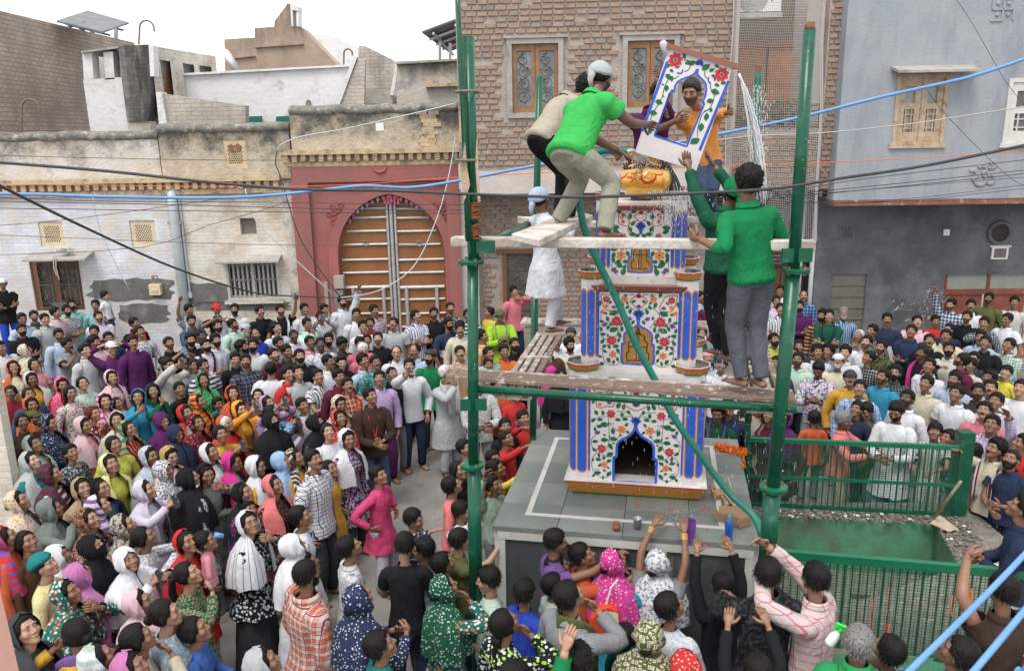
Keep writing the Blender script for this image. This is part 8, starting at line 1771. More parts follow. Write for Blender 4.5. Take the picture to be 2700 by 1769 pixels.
L 1520 1222 b t:plain/yel s.5 h:fringe S2 H1.5|boy in a yellow tee
L 1290 1302 m t:plain/char h:wavy S3|dark man between the yellow tee and the moustached man
L 1310 1432 m t:plain/wht B1 S0|man with a big moustache in white beside a raised lavender sleeve
L 1710 1435 m t:plain/wht k.4 S2 H1.7|fair man in a white kurta at the right edge
M 1895 405 m t:plain/wht B4 S5|dark man in a white shirt behind the kurta man
N 950 330 m t:plain/wht s.5 S1 x1.08|frowning man in a white polo
M 535 692 b t:plain/dor s.5 S2 H1.3 P0 f-150|smiling boy in a red orange tee behind the railing
M 972 722 m t:plain/cor hc:grey p:r S3 H1.5 P0 f90|grey haired man in a salmon pink shirt leaning on the railing
M 1302 582 b t:plain/olv k.3 b:loose/lgr p:r S1 H1.42 P-12|boy in an olive kurta holding the railing
M 1160 560 b t:plain/nvy S1 H1.45|dark haired boy behind the olive kurta
M 1745 582 m t:plain/wht k.3 b:loose/pbl B2 p:f S1 P-20 H1.7|bearded man in a long white kurta looking down
M 1592 1000 k t:plain/red b:pants/dred cap:base/wht S1 H1.0 P0|small child in red with a white cloth on the head
N 640 885 b t:vstripe/off/ggr k.3 s.5 p:r S1 H1.45 P22 h:fringe f-10|grimacing boy in a white striped shirt leaning over the railing
N 825 985 b t:blotch/char/pbl S1 H1.38|boy peering from behind the green corner post
N 1362 582 m t:plain/rose B1 S0|moustached man in a dull red shirt near the blue phone
N 1470 782 m t:check/lav/wht p:v G S1 H1.68 tw:geo/wht/blk|man with spectacles in a lavender checked shirt raising his arm
N 1530 445 m t:plain/lil S1|man in a white patterned shirt behind the moustached man
N 1520 1142 m t:plain/cre B1 p:s tw:vstripe/off/mar h:wavy S1 H1.6|moustached man in a cream shirt with a checked scarf
N 1760 1292 m t:plain/nvy s.5 B2 h:buzz p:f S1 H1.55|bearded man in a navy tee sitting on the tank rim
N 1200 1202 b t:plain/mau s.5 h:fringe S1 H1.42 P-6 f-30|boy in a mauve tee holding a shovel handle
N 1915 1062 m t:plain/red S1 H1.6|man in a red garment at the right edge
N 1270 305 m t:plain/char B4 S3|dark man between the moustached man and the raised lavender sleeve
R 2085 560 m t:plain/nvy b:pants/wht S1 H1.4 p:f|man in blue with white trousers seated at the right edge
O 380 190 b t:plain/yel S0 H1.5 f-60|boy in a bright yellow kurta near the pole
O 500 232 m t:plain/lim k.4 cap:topi/olv p:x P-22 S1 H1.72 x1.1 tw:plain/gry|stout man in a lime green kurta and olive cap using a phone
O 655 -42 m t:plain/rose p:w S0 H1.8 f10|man in a rose red shirt leaning on the brick wall with a phone
O 62 350 m t:plain/off B1 S1|moustached man half hidden left of the green pole
O 380 652 m t:plain/lte s.5 B1 S1|moustached man in turquoise under the lime kurta
O 542 622 m t:plain/org S1|older man in an orange collared shirt
O 665 548 m t:plain/blk B2 S1|bearded man in black beside the slatted plank
O 372 770 b t:plain/dor S1 H1.5|boy with black hair in a dark orange shirt under the plank
O 1050 590 m t:plain/brn S1|man in a brown shirt seen between the slats
O 1130 522 m t:vstripe/wht/pbl B1 S0|moustached man in a white shirt beside the tower
O 1272 552 m t:plain/off h:wavy B2 S1|shaggy haired bearded youth in a cream shirt beside the tower
O 1285 430 m t:plain/wht cap:wrap/char S1|man with a black and white checked head cloth
O 1090 860 w t:floral/off/mag/teb sc:dup/plain/mag k.1 bt:skirt/off S1 f100|woman in a magenta veil and flowered white dress at the plinth
O 650 1080 b t:plain/red s.5 S1 H1.5 P0|boy in a red tee with coloured lettering
O 470 1000 b t:plain/dor p:x S1 H1.55|youth in an orange shirt under the crossing planks
O 262 985 m t:floral/off/gry/pbl p:f S1 H1.72 b:pants/gry|man in a white flowered shirt behind the left front pole
O 760 1372 b t:plain/red p:s S1 H1.42|boy in red leaning on the plinth corner
O 560 1462 b t:plain/blk S1 H1.4|boy with fluffy hair behind the red shirted boys
O 1175 900 w t:plain/blk bt:burqa/blk k.05 sc:hijab/plain/blk S1|woman in black beside the tower
O 310 455 m t:plain/pch f70 S1|man in a tan shirt seen from behind left of lime green
Q 322 1185 m t:plain/dgr tw:plain/vio h:wavy S3 H1.6 P0|young man with a violet scarf standing behind the plinth
Q 185 452 w t:plain/dgr sc:dup/plain/gry S0|woman in a scarf glimpsed behind the tower
Q 228 680 m t:plain/pbl cap:wrap/pnk S0|man with a red and white checked head cloth
Q 350 742 m t:plain/wht cap:wrap/nvy S1|man with a navy and white head cloth
Q 835 512 m t:plain/lyl B2 S1|bearded man in mustard beside the trackpants
Q 855 160 m t:plain/lil G S1|man with spectacles behind the striped shirt
Q 165 118 m t:plain/pbl s.5 S1 f30|man in a light blue shirt behind the tower
Q 255 160 m t:plain/mar S1|man in maroon behind the tower
Q 850 730 m t:plain/char S3|dark man in charcoal beside the trackpants
Q 1005 640 m t:plain/cre S1|man in cream right of the trackpants
Q 560 1085 m t:plain/char S3|dark figure in charcoal under the right walkway
Q 790 1200 w t:plain/mar sc:dup/plain/mar S1|woman wrapped in a dark maroon shawl behind the tank
Q 920 1230 w t:plain/mar sc:dup/plain/pur S1|woman in a dark plum shawl behind the right front pole
Q 420 1130 m t:plain/nvy S1|man in navy behind the violet scarf
Q 690 1110 m t:plain/bei S1|man in a dun shirt under the right walkway
'''
HC=dict(grey=(.16,.155,.15),white=(.52,.52,.51),red=(.10,.018,.010),blk=(.012,.010,.009))
def zone(px,py):
    if py<900:
        if px<300: return 'below the scroll-grilled brown window'
        if px<500: return 'by the meter box wall'
        if px<790: return 'below the white barred window'
        if px<1190: return 'in front of the red gateway'
        if px<1800: return 'near the brick wall'
        if px<2150: return 'beside the big right pole'
        if px<2360: return 'before the grey shutter'
        return 'before the red door'
    if px<1230:
        if py<1080: return ['in the far left crowd','in the left crowd near the edge','in the left crowd'][0 if px<300 else 1 if px<480 else 2] if px<560 else ('in the crowd before the gate' if px>760 else 'in the middle of the left crowd')
        if py<1400: return 'at the left edge' if px<160 else 'among the scarved women' if px<620 else 'at the front of the left crowd'
        return 'in the bottom left corner' if px<480 else 'at the bottom, left of the plinth'
    if px<1420: return 'left of the plinth'
    if py>1350 and px<2050: return 'in front of the plinth'
    if px<2080: return 'behind the tower'
    if py>1400: return 'in front of the tank'
    return 'behind the tank railing' if py>1040 else 'in the right crowd'
def inplinth(p): u,n=T2(p); return U0-.17<u<U1+.17 and N0-.19<n<N1+.17
def intank(p): return p[0]>2.0 and 6.0<p[1]+.2*(p[0]-2)<9.2
PEOPLE={}; used={}
KEYP={}
for ln in TABLE.strip().split('\n'):
    spec,desc=ln.split('|'); tk_=spec.split(); X,Y,kk=CROP[tk_[0]]; px,py=X+float(tk_[1])/kk,Y+float(tk_[2])/kk; kind=tk_[3]
    a=dict(sex={'m':'m','w':'w','b':'b','g':'g','k':'b','t':'b'}[kind],H={'m':1.68,'w':1.58,'b':1.45,'g':1.45,'k':1.0,'t':.85}[kind],hair='short' if kind in 'mbkt' else 'bun'); z0=0; off=0; P=None
    if kind=='w': a['kurta']=.32; a['bot']='loose'; a['botc']=['off','char','mar','teb','nvy','bei'][len(PEOPLE)%6]
    elif kind=='g': a['kurta']=.36; a['bot']='loose'; a['botc']=['off','char','den'][len(PEOPLE)%3]
    else: a['botc']=['char','nvy','den','gry','bei','blk','char'][len(PEOPLE)%7]
    for t in tk_[4:]:
        if t.startswith('t:'): a['top']=tuple(t[2:].split('/'))
        elif t.startswith('bt:') or t.startswith('b:'): b_=t.split(':')[1].split('/'); a['bot'],a['botc']=b_[0],b_[1]
        elif t.startswith('sc:'): q=t[3:].split('/'); a['scarf']=tuple(q)
        elif t.startswith('cap:'): a['cap']=tuple(t[4:].split('/'))
        elif t.startswith('tw:'): a['towel']=tuple(t[3:].split('/'))
        elif t.startswith('hc:'): a['hairc']=HC[t[3:]]
        elif t.startswith('h:'): a['hair']=t[2:]
        elif t.startswith('p:'): a['pose']=t[2:]
        elif t=='G': a['glasses']=1
        elif t=='medal': a['medal']=True
        elif t[0]=='s': a['sl']=float(t[1:])
        elif t[0]=='k': a['kurta']=float(t[1:])
        elif t[0]=='B': a['beard']=int(t[1:])
        elif t[0]=='H': a['H']=float(t[1:])
        elif t[0]=='S': a['skin']=int(t[1:])
        elif t[0]=='x': a['build']=float(t[1:])
        elif t[0]=='z': z0=float(t[1:])
        elif t[0]=='f': off=float(t[1:])
        elif t[0]=='P': P=float(t[1:])
    a['H']*=1.06; Hh=a['H']; step=0
    def locate(Hh,z0): return atZ(px,py,z0+.938*Hh)
    p=locate(Hh,z0)
    if z0==0:
        for k in range(14):
            if not (inplinth(p) or intank(p)): break
            if k<5: Hh*=1.03
            else: step+=.06
            p=locate(Hh,step)
        if p[1]<5.95 and step==0 : step=.30; p=locate(Hh,step)
        z0=step
    a['H']=Hh; d=FOC-p; fa=math.atan2(-d[0],d[1])+R_(off)+rng.normal(0,.24); 
    pt=P if P is not None else min(24,max(3,math.degrees(math.atan2(5.0-p[2],math.hypot(d[0],d[1])))*.78+rng.normal(0,6)))
    bp=V(p[0]+math.sin(fa)*.014*Hh,p[1]-math.cos(fa)*.014*Hh,z0)
    near=py>1230 or (py>1050 and px>2050) 
    lod=1 if near else 0
    z_=zone(px,py); lab=desc; nw=len(desc.split())
    if nw+len(z_.split())<=16 and not any(w_ in desc for w_ in ('wall','edge','gate','pole','plinth','door','tower','window','ledge','tank','railing','bottom','walkway','grille','post','corner')): lab=desc+' '+z_
    cat={'m':'man','w':'woman','b':'boy','g':'girl','k':'child','t':'baby'}[kind]
    ro,info=person(tuple(bp),fa,pitch=pt,yaw=float(rng.normal(0,13)),lod=lod,label=lab,cat=cat,group='onlookers in the street crowd',remesh=False,**a)
    PEOPLE[desc]=(ro,info,tuple(bp),fa); 
    # things held in the hands
    if a.get('pose') in('p','P','q','x','v','s') and ('phone' in desc or 'film' in desc or 'photo' in desc):
        side={'v':-1}.get(a['pose'],1); S0,el,wr=info['T'][side]; dd=nrm(wr-el); 
        c=wr+dd*.075+info['fw']*.02 if a['pose'] not in('x','q') else wr+info['fw']*.05+V(0,0,.04)
        if a['pose'] in('x',): c=(info['T'][1][2]+info['T'][-1][2])/2+info['fw']*.09+V(0,0,.02)
        wc=l2w(tuple(bp),fa,c); q=MB(); q.box((-.039,-.005,-.078),(.039,.005,.078)); q.box((-.035,-.0065,-.072),(.035,-.005,.072),1); q.box((-.032,.005,.035),(-.008,.008,.07),1)
        ob=q.build('phone',[M['thinwire'] if 'blue' not in desc else M['bluecable'],M['paneblue']]); ob.location=wc; ob.rotation_euler=(R_(20 if a['pose'] in 'pPvs' else -55),0,fa); 
        w9=desc.split(); sh_=' '.join(w9[:9]); tag(ob,'phone held by the '+sh_.rstrip(','),'phone','phones held up in the crowd')
# ================================================================== the men on the scaffold
def hero(label,cat,face,feetd,pel,ch,hd,wr,cl,zadj=0,pole=None,palm=None,fwd=None,**k):
    """joints given as (x,y,depth) seen from the camera, turned into places"""
    G=lambda q: Dm(*q)
    fx=[G(q) for q in feetd]; base=(fx[0]+fx[1])/2; base[2]=min(fx[0][2],fx[1][2]); fa=R_(face)
    loc=lambda P: tuple(w2l(base,fa,P)); ft=[tuple(loc(p)) for p in fx]
    kw=dict(cl); kw.update(k)
    if kw.pop('feetpole',None) is not None: pass
    return person(tuple(base),fa,label=label,cat=cat,feet=ft,pelvis=loc(G(pel)),chest=loc(G(ch)),headpos=loc(G(hd)),tg=[loc(G(q)) if q else None for q in wr],lod=1,remesh=True,group='men working on the scaffold',pole=pole,palm=palm,parts={'fwd':tuple(w2l((0,0,0),fa,V(*fwd)))} if fwd is not None else None,shoe=False,**kw)
HS=.0
hero('man in a bright green tee and khaki cargo trousers bending over the urn','man',-50,[(1404,556,6.50),(1296,534,6.95)],(1322,352,6.62),(1362,262,6.80),(1394,186,7.02),[(1500,289,6.98),(1440,355,7.15)],dict(H=1.70,top=('plain','bgr'),sl=.5,botc='kha',hair='short',cap=('wrap','lgr'),skin=3,build=1.10,beard=4,hv=0),yaw=-8,pitch=-22,curl=.5,palm=[(0,1,-.2),(0,0,-1)],fwd=(.75,.5,-.4))
hero('man in a cream tee and black jeans bending, behind the man in bright green','man',-60,[(1322,520,7.35),(1300,512,7.6)],(1258,322,7.55),(1300,258,7.7),(1364,210,7.95),[(1448,378,7.45),(1352,392,7.2)],dict(H=1.66,top=('plain','bei'),sl=.5,botc='blk',hair='wavy',skin=0,hv=1),yaw=0,pitch=-20,curl=.8,fwd=(.7,.3,-.6))
hero('man in a white kurta and white cloth cap standing on the left walkway','man',-62,[(1278,776,8.55),(1300,764,8.8)],(1268,598,8.65),(1262,526,8.65),(1254,466,8.65),[(1330,530,8.8),(1300,560,8.9)],dict(H=1.54,top=('plain','wht'),sl=1,kurta=.27,botc='wht',bot='loose',cap=('wrap','pbl'),skin=1,hv=0,beard=4),yaw=-20,pitch=10)
hero('man in a bright green shirt and dusty grey track trousers, arm on the plank','man',24,[(1768,912,6.05),(1722,906,6.12)],(1746,638,6.08),(1740,525,6.10),(1737,430,6.12),[(1806,548,6.5),(1626,556,6.05)],dict(H=1.70,top=('plain','kgr'),sl=.99,botc=(.10,.105,.125),hair='wavy',skin=1,hv=0,build=1.02),yaw=14,pitch=4,curl=.5,pole=[(.35,-.5,-1),(-.8,-.5,-.8)],fwd=(-.25,.97,0))
hero('man in a dark green shirt and green cap holding up the painted frame from below','man',30,[(1692,850,6.75),(1672,838,6.95)],(1680,618,6.85),(1684,525,6.85),(1706,446,6.85),[(1652,372,7.02),(1600,388,7.0)],dict(H=1.58,top=('plain','dgr'),sl=1,botc='blk',hair='short',cap=('wrap','kgr'),skin=3,beard=2,hv=0),yaw=20,pitch=22,curl=.35,palm=[(0,.2,1),(0,.2,1)],pole=[(.8,-.4,-.3),(-.8,-.4,-.3)],fwd=(-.4,.9,0))
hero('bearded man in an orange kurta seen through the opening of the lifted frame','man',170,[(1660,508,8.75),(1628,508,8.75)],(1638,372,8.75),(1628,290,8.65),(1606,216,8.50),[(1540,262,8.0),(1690,262,8.1)],dict(H=1.66,top=('plain',(.66,.27,.075)),sl=1,botc='den',hair='short',skin=1,beard=4,hairc=(.03,.028,.027),hv=1),yaw=20,pitch=-14,curl=.7,pole=[(-.8,.2,-.2),(1,.3,-.1)],kurta=0)
hero('man in a dark purple shirt reaching up to grip the top corner of the frame','man',180,[(1530,508,8.5),(1560,508,8.5)],(1510,378,8.45),(1512,292,8.3),(1533,222,8.2),[(1568,282,7.9),(1522,152,7.75)],dict(H=1.70,top=('plain','pur'),sl=.8,botc='char',hair='short',skin=3,hv=0),yaw=0,pitch=0,curl=1.0,pole=[(-.8,0,-.5),(.8,0,.2)])
hero('man in green half hidden behind the man in the bright green shirt, hand raised','man',35,[(1748,850,8.3),(1722,850,8.3)],(1752,630,8.0),(1752,545,7.9),(1752,470,7.8),[(1802,552,7.4),(1708,382,7.7)],dict(H=1.70,top=('plain','dgr'),sl=.8,botc=(.16,.15,.14),hair='short',skin=0,hv=0),yaw=10,pitch=12,curl=.3)
# ---- the lifted frame
pc=Dm(0,0,7.2); cpx=(1640+665/4.1025,80+875/4.1025); PC=atY(cpx[0],cpx[1],7.2)
pn_=thing('shrine_tier','white painted frame with red flowers and an arched opening, lifted tilted above the tower','frame',tuple(PC)); pn_.rotation_euler=(R_(4),R_(17.2),R_(-6))
def pl_(x,y): dx,dy=x-665,y-875; return (dx*.955+dy*.296)/1235,-(-dx*.296+dy*.955)/1235
class PArt(Art):
    def m(s,x,y): return pl_(x,y)
    def poly(s,key,P,lay=0,mir=False): y=s.n-.0025-.0012*lay; (s.cur[1] if s.cur else s.mb(key)).prism(P,(0,y,0),(1,0,0),(0,0,1),(0,-.0012,0),1 if (s.cur and key=='fleaf') else 0)
    def line(s,key,pts,w_=.0035,lay=0):
        B0=s.L; s.uc=1e3; Art.line(s,key,pts,w_,lay)
PA=PArt(0,0,(1640,80,4.1025*1.12),0)
Wp,Hp,Dp=.275,.445,.24
op=[pl_(*p) for p in [(372,1112),(522,690),(556,680),(566,640),(585,600),(620,565),(670,540),(740,518),(775,500),(790,480),(800,505),(830,548),(870,600),(886,650),(888,700),(872,760),(862,790),(880,800),(718,1232)]]
zb_=min(op[0][1],op[-1][1]); op[0]=(op[0][0],zb_); op[-1]=(op[-1][0],zb_)
tw_save=tw; tw=pn_
def archwall(n,th,name):
    L_=min(p[0] for p in op); Rr=max(p[0] for p in op); q=MB(); q.box((-Wp,n,-Hp),(L_,n+th,Hp)); q.box((Rr,n,-Hp),(Wp,n+th,Hp)); q.box((L_,n,-Hp),(Rr,n+th,zb_)); mono=sorted(op[1:-1],key=lambda p:p[0]); mono=[(L_,mono[0][1])]+mono+[(Rr,mono[-1][1])]
    for (ua,za),(ub,zb2) in zip(mono[:-1],mono[1:]):
        if ub-ua<1e-4: continue
        q.add([(ua,n,za),(ub,n,zb2),(ub,n,Hp),(ua,n,Hp),(ua,n+th,za),(ub,n+th,zb2),(ub,n+th,Hp),(ua,n+th,Hp)],[(0,1,2,3),(0,4,5,1),(7,6,5,4)])
    q.build(name,M['tw'],pn_)
archwall(0,.10,'front_panel')
q=MB(); q.box((-Wp,.10,-Hp),(-Wp+.02,Dp,Hp)); q.build('side_panel',M['tw'],pn_); q=MB(); q.box((Wp-.02,.10,-Hp),(Wp,Dp,Hp)); q.build('side_panel',M['tw'],pn_)
q=MB(); q.box((-Wp-.035,-.035,Hp),(Wp+.05,Dp+.03,Hp+.04)); q.build('cornice',M['tcorn'],pn_)
for x,y,r in ((562,358,78),(1042,515,78)): PA.uc=1e3; PA.flower('fred',x,y,r,8,rot=x)
def plf(x,y,a,l): PA.leaf(x,y,a-17,l,.36)
for x,y,a,l in [(650,325,-30,62),(690,390,60,60),(735,395,60,80),(590,430,60,40),(490,415,80,55),(525,465,10,50),(495,525,0,80),(530,545,-50,60),(478,640,-60,70),(440,600,20,30),(405,780,20,84),(350,890,30,84),(318,1070,-70,80),(990,432,15,54),(940,470,60,60),(880,440,70,96),(960,530,20,50),(975,560,-40,40),(1065,600,50,60),(1000,620,20,56),(985,690,20,96),(940,780,40,80),(905,940,-60,84),(950,870,-50,50),(855,1045,-60,90),(800,1190,60,110),(540,400,30,40)]: plf(x,y,a,l)
for P in [[(500,545),(470,600),(450,660),(440,720),(400,800),(350,880),(320,960)],[(440,700),(460,735)],[(650,365),(690,365),(720,400),(700,460),(655,475)],[(530,545),(570,540),(600,515)],[(930,610),(945,665),(975,700),(970,780),(930,860),(870,900),(840,980),(820,1080),(825,1150)],[(870,470),(870,520),(895,550)],[(880,880),(945,865),(965,885)]]: PA.line('fleaf',P,.0035)
PA.line('tblue',[(372,1120),(520,690),(556,680),(572,610),(620,560),(740,515),(790,470)],.008,1); PA.line('tblue',[(790,470),(805,520),(880,600),(890,700),(862,788),(880,800),(714,1240),(372,1120)][:6],.008,1)
for a,b in (((862,790),(880,800)),((880,800),(714,1242)),((714,1242),(368,1124)),((368,1124),(520,690))): PA.line('tblue',[a,b],.008,1)
PA.line('tblue',[(480,372),(232,1078)],.012,1); PA.line('tblue',[(1118,580),(852,1285)],.012,1); PA.line('tblue',[(640,455),(630,490),(600,490),(585,480)],.006,1); PA.line('tblue',[(915,540),(905,560),(925,595),(940,600)],.006,1)
for a,l in ((90,70),(50,50),(130,50),(20,40),(160,40)): PA.leaf(806+28*math.cos(R_(a-17)),415-28*math.sin(R_(a-17)),a-17,l,.5,'tblue')
PA.leaf(790,470,73,50,.4,'tblue'); PA.done(pn_)
tw=tw_save
# bottle above the frame's corner
c=Dm(1541,103,7.25); bt=thing('plastic_bottle','cloudy plastic bottle with a pink cap on the top corner of the lifted frame','bottle',tuple(c)); bt.rotation_euler=(0,R_(-24),0)
q=MB(); q.lathe([(.001,-.10),(.033,-.10),(.034,-.03),(.033,.0),(.024,.022),(.012,.03)],(0,0,0),16); q.build('bottle_body',M['clearplastic'],bt,smooth=True); q=MB(); q.lathe([(.014,.03),(.014,.05),(.001,.052)],(0,0,0),12); q.build('bottle_cap',M['pinkcap'],bt)
# ---- hose
hp_=[Dm(*p) for p in [(1768,1236,6.35),(1748,1195,6.45),(1690,1140,6.65),(1615,1040,6.8),(1560,960,6.9),(1520,880,6.95),(1478,800,7.0),(1430,690,7.05),(1385,600,7.05),(1357,530,7.05),(1345,460,7.05),(1342,415,7.1),(1352,380,7.2),(1378,358,7.35),(1415,350,7.45),(1454,354,7.5)]]
Q=[]
for i in range(len(hp_)-1):
    p0=hp_[max(i-1,0)];p1=hp_[i];p2=hp_[i+1];p3=hp_[min(i+2,len(hp_)-1)]; n_=max(4,int(np.linalg.norm(p2-p1)/.0065))
    for k in range(n_): t=k/n_; Q.append(.5*((2*p1)+(-p0+p2)*t+(2*p0-5*p1+4*p2-p3)*t*t+(-p0+3*p1-3*p2+p3)*t**3))
Q.append(hp_[-1]); q=MB(); q.tube(Q,[.0305+(.0028 if i%2 else 0) for i in range(len(Q))],12,cap=False); tag(q.build('ribbed_hose',M['hose'],smooth=True),'green ribbed suction hose running diagonally across the tower to the urn','hose')
# ---- water
rr=np.random.default_rng(11); q=MB()
e=Dm(1454,354,7.5); u_=np.array(ur.location)*V(1,1,0)+V(0,0,zm+RZ*.85)
def stream(P,r0,r1,n=9,jit=.01,cnt=5):
    for k in range(cnt):
        L_=[]; o=rr.normal(0,jit,3)
        for i in range(n): t=i/(n-1); idx=t*(len(P)-1); a=int(min(idx,len(P)-2)); f_=idx-a; p=P[a]*(1-f_)+P[a+1]*f_; L_.append(p+o*t+rr.normal(0,jit*.3,3)*t)
        q.tube(L_,[r0*(1-i/(n-1))+r1*i/(n-1) for i in range(n)],5)
mid=(e+u_)/2+V(0,0,.05); stream([e,e*.5+mid*.5+V(0,0,.02),mid,u_*.6+mid*.4,u_],.011,.005,jit=.035,cnt=18)
W0=[Dm(x,y,7.1) for x,y in ((1716,172),(1728,200),(1742,240),(1754,290),(1762,340),(1768,400),(1771,470))]; stream(W0,.0065,.003,22,.024,24); stream(W0,.012,.005,18,.012,5)
stream([Dm(x,y,7.1) for x,y in ((1722,190),(1736,260),(1746,330),(1752,400))],.006,.003,12,.02,4)
for k in range(16):
    x=1560+rr.uniform(-10,70); y=430+rr.uniform(-10,30); a=Dm(x,y,7.55+rr.uniform(-.1,.2)); L_=rr.uniform(.1,.35); q.tube([a,a+V(rr.normal(0,.02),0,-L_*.5),a+V(rr.normal(0,.03),0,-L_)],rr.uniform(.002,.005),4)
o=q.build('water_stream',M['water'],smooth=True); tag(o,'water pouring over the urn and off the corner of the lifted frame','water'); o['kind']='stuff'
q=MB()
def drop(p,s_,st_=1.0): q.add([p+V(s_,0,0),p+V(-s_*.5,s_*.8,0),p+V(-s_*.5,-s_*.8,0),p+V(0,0,s_*2.2*st_),p+V(0,0,-s_*1.6*st_)],[(0,1,3),(1,2,3),(2,0,3),(1,0,4),(2,1,4),(0,2,4)])
for i in range(900): a=Dm(1570+rr.normal(0,32),445+abs(rr.normal(0,40)),7.5+rr.normal(0,.15)); drop(a,rr.uniform(.0015,.0045),rr.uniform(1,4))
for i in range(420): a=Dm(1500+rr.normal(0,45),385+rr.normal(0,14),7.6); drop(a,rr.uniform(.0015,.004),1.5)
for i in range(420): a=Dm(1760+rr.normal(0,14),rr.uniform(200,520),7.1); drop(a,rr.uniform(.0015,.004),rr.uniform(1,4))
for i in range(700): a=Dm(rr.uniform(1360,1780),rr.uniform(480,1150),7.0+rr.uniform(-.2,.3)); drop(a,rr.uniform(.0012,.003),rr.uniform(2,6))
for i in range(260): a=Dm(rr.uniform(1650,1780),rr.uniform(540,860),6.9); drop(a,rr.uniform(.0015,.0035),rr.uniform(2,6))
for i in range(200): a=atZ(rr.normal(1590,28)*1.135,rr.normal(1195,14)*1.135,ZT+.02+abs(rr.normal(0,.03))); drop(a,rr.uniform(.0015,.004),1)
o=q.build('water_spray',M['waterspray']); tag(o,'fine water drops falling round the tower','water'); o['kind']='stuff'
# ---- things on the plinth
def onP(x,y): return atZ(x*1.135,y*1.135,ZT+.007)
c=onP(1481,1226); t=thing('steel_tumbler','shiny steel tumbler standing on the plinth front','tumbler',tuple(c)); q=MB(); q.lathe([(.034,0),(.042,.10),(.044,.102),(.041,.10),(.033,.01),(.001,.008)],(0,0,0),24); q.build('cup',M['steel'],t,smooth=True)
c=onP(1432,1231); t=thing('clay_pot','small red clay pot on the plinth edge','pot',tuple(c)); q=MB(); q.lathe([(.02,0),(.038,.02),(.043,.04),(.032,.062),(.026,.070),(.034,.080),(.030,.080),(.022,.068),(.001,.06)],(0,0,0),20); q.build('pot_body',M['clay'],t,smooth=True)
c=onP(1692,1256); t=thing('water_bottle','blue plastic water bottle on the plinth front corner','bottle',tuple(c)); q=MB(); q.lathe([(.034,0),(.037,.02),(.034,.05),(.037,.07),(.034,.09),(.037,.11),(.037,.15),(.030,.19),(.015,.22)],(0,0,0),20); q.build('bottle_body',M['bluebottle'],t,smooth=True); q=MB(); q.lathe([(.018,.22),(.018,.25),(.001,.252)],(0,0,0),14); q.build('bottle_cap',M['bluecable'],t)
c=onP(1602,1246); t=thing('purple_tumbler','purple ribbed plastic holder gripped by the woman with bangles','holder',tuple(c+V(0,-.03,-.02))); q=MB(); q.lathe([(.044,0),(.040,.03),(.046,.10),(.048,.20),(.043,.20),(.035,.02),(.001,.01)],(0,0,0),10); q.build('holder_body',M['purpleplastic'],t)
for (x,y,l,w_,h,rz,lab) in [(1680,1152,.22,.12,.055,.3,'wet brown cardboard strip beside the tower base'),(1700,1205,.24,.18,.09,-.25,'open wet cardboard box behind the blue bottle'),(1722,1218,.15,.11,.10,.5,'broken corner of cardboard right of the blue bottle')]:
    c=onP(x,y); q=MB(); q.box((-l/2,-w_/2,0),(l/2,w_/2,h)); q.bar((-l/2,-w_/2,h),(-l/2-.05,-w_/2-.02,h*.7),.008,w_*.5); o=q.build('cardboard_piece',M['cardboard']); o.location=tuple(c); o.rotation_euler=(0,0,rz); bm_=o.modifiers.new('b','BEVEL'); bm_.width=.004; tag(o,lab,'cardboard')
for i in range(11): a=onP(1662+rr.uniform(-10,30),1128+rr.uniform(-14,30)); b=onP(1700+rr.uniform(-14,16),1180+rr.uniform(-20,14)); q=MB(); q.bar(a+V(0,0,.012*(1+i%4)),b+V(0,0,.012*(1+i%4)),.014+.01*rr.random(),.01); tag(q.build('wood_batten',M['weatherwood']),'thin wooden batten in the heap on the plinth right of the tower','batten','battens heaped on the plinth')
q=MB()
for i in range(1400):
    t_=rr.random(); a=onP(1664+66*t_+rr.normal(0,5),1038+14*t_+rr.normal(0,3.4)+abs(rr.normal(0,1)))+V(0,0,abs(rr.normal(0,.018))); d1=nrm(rr.normal(0,1,3))*.011; d2=nrm(np.cross(d1,rr.normal(0,1,3)))*.009; q.add([a-d1,a+d2,a+d1,a-d2],[(0,1,2,3)])
for i in range(120): a=onP(1727+rr.normal(0,2),1050+rr.uniform(0,38))+V(0,0,.008); d1=nrm(rr.normal(0,1,3))*.011; d2=nrm(np.cross(d1,rr.normal(0,1,3)))*.009; q.add([a-d1,a+d2,a+d1,a-d2],[(0,1,2,3)])
tag(q.build('marigold_garland',M['marigold']),'heap of orange marigold garland on the back right of the plinth','garland')
q=MB()
for i in range(60):
    a=onP(rr.choice([1510,1478,1560,1640,1560,1700])+rr.normal(0,7),rr.choice([1160,1228,1180,1175,1200])+rr.normal(0,6)); d1=V(rr.normal(0,1),rr.normal(0,1),.1); d1=nrm(d1)*.012; d2=V(-d1[1],d1[0],0)*.7; q.add([a-d1,a+d2,a+d1+V(0,0,.006),a-d2],[(0,1,2,3)])
o=q.build('rose_petals',M['fred']); tag(o,'crushed red petals scattered on the wet plinth top','petals'); o['kind']='stuff'
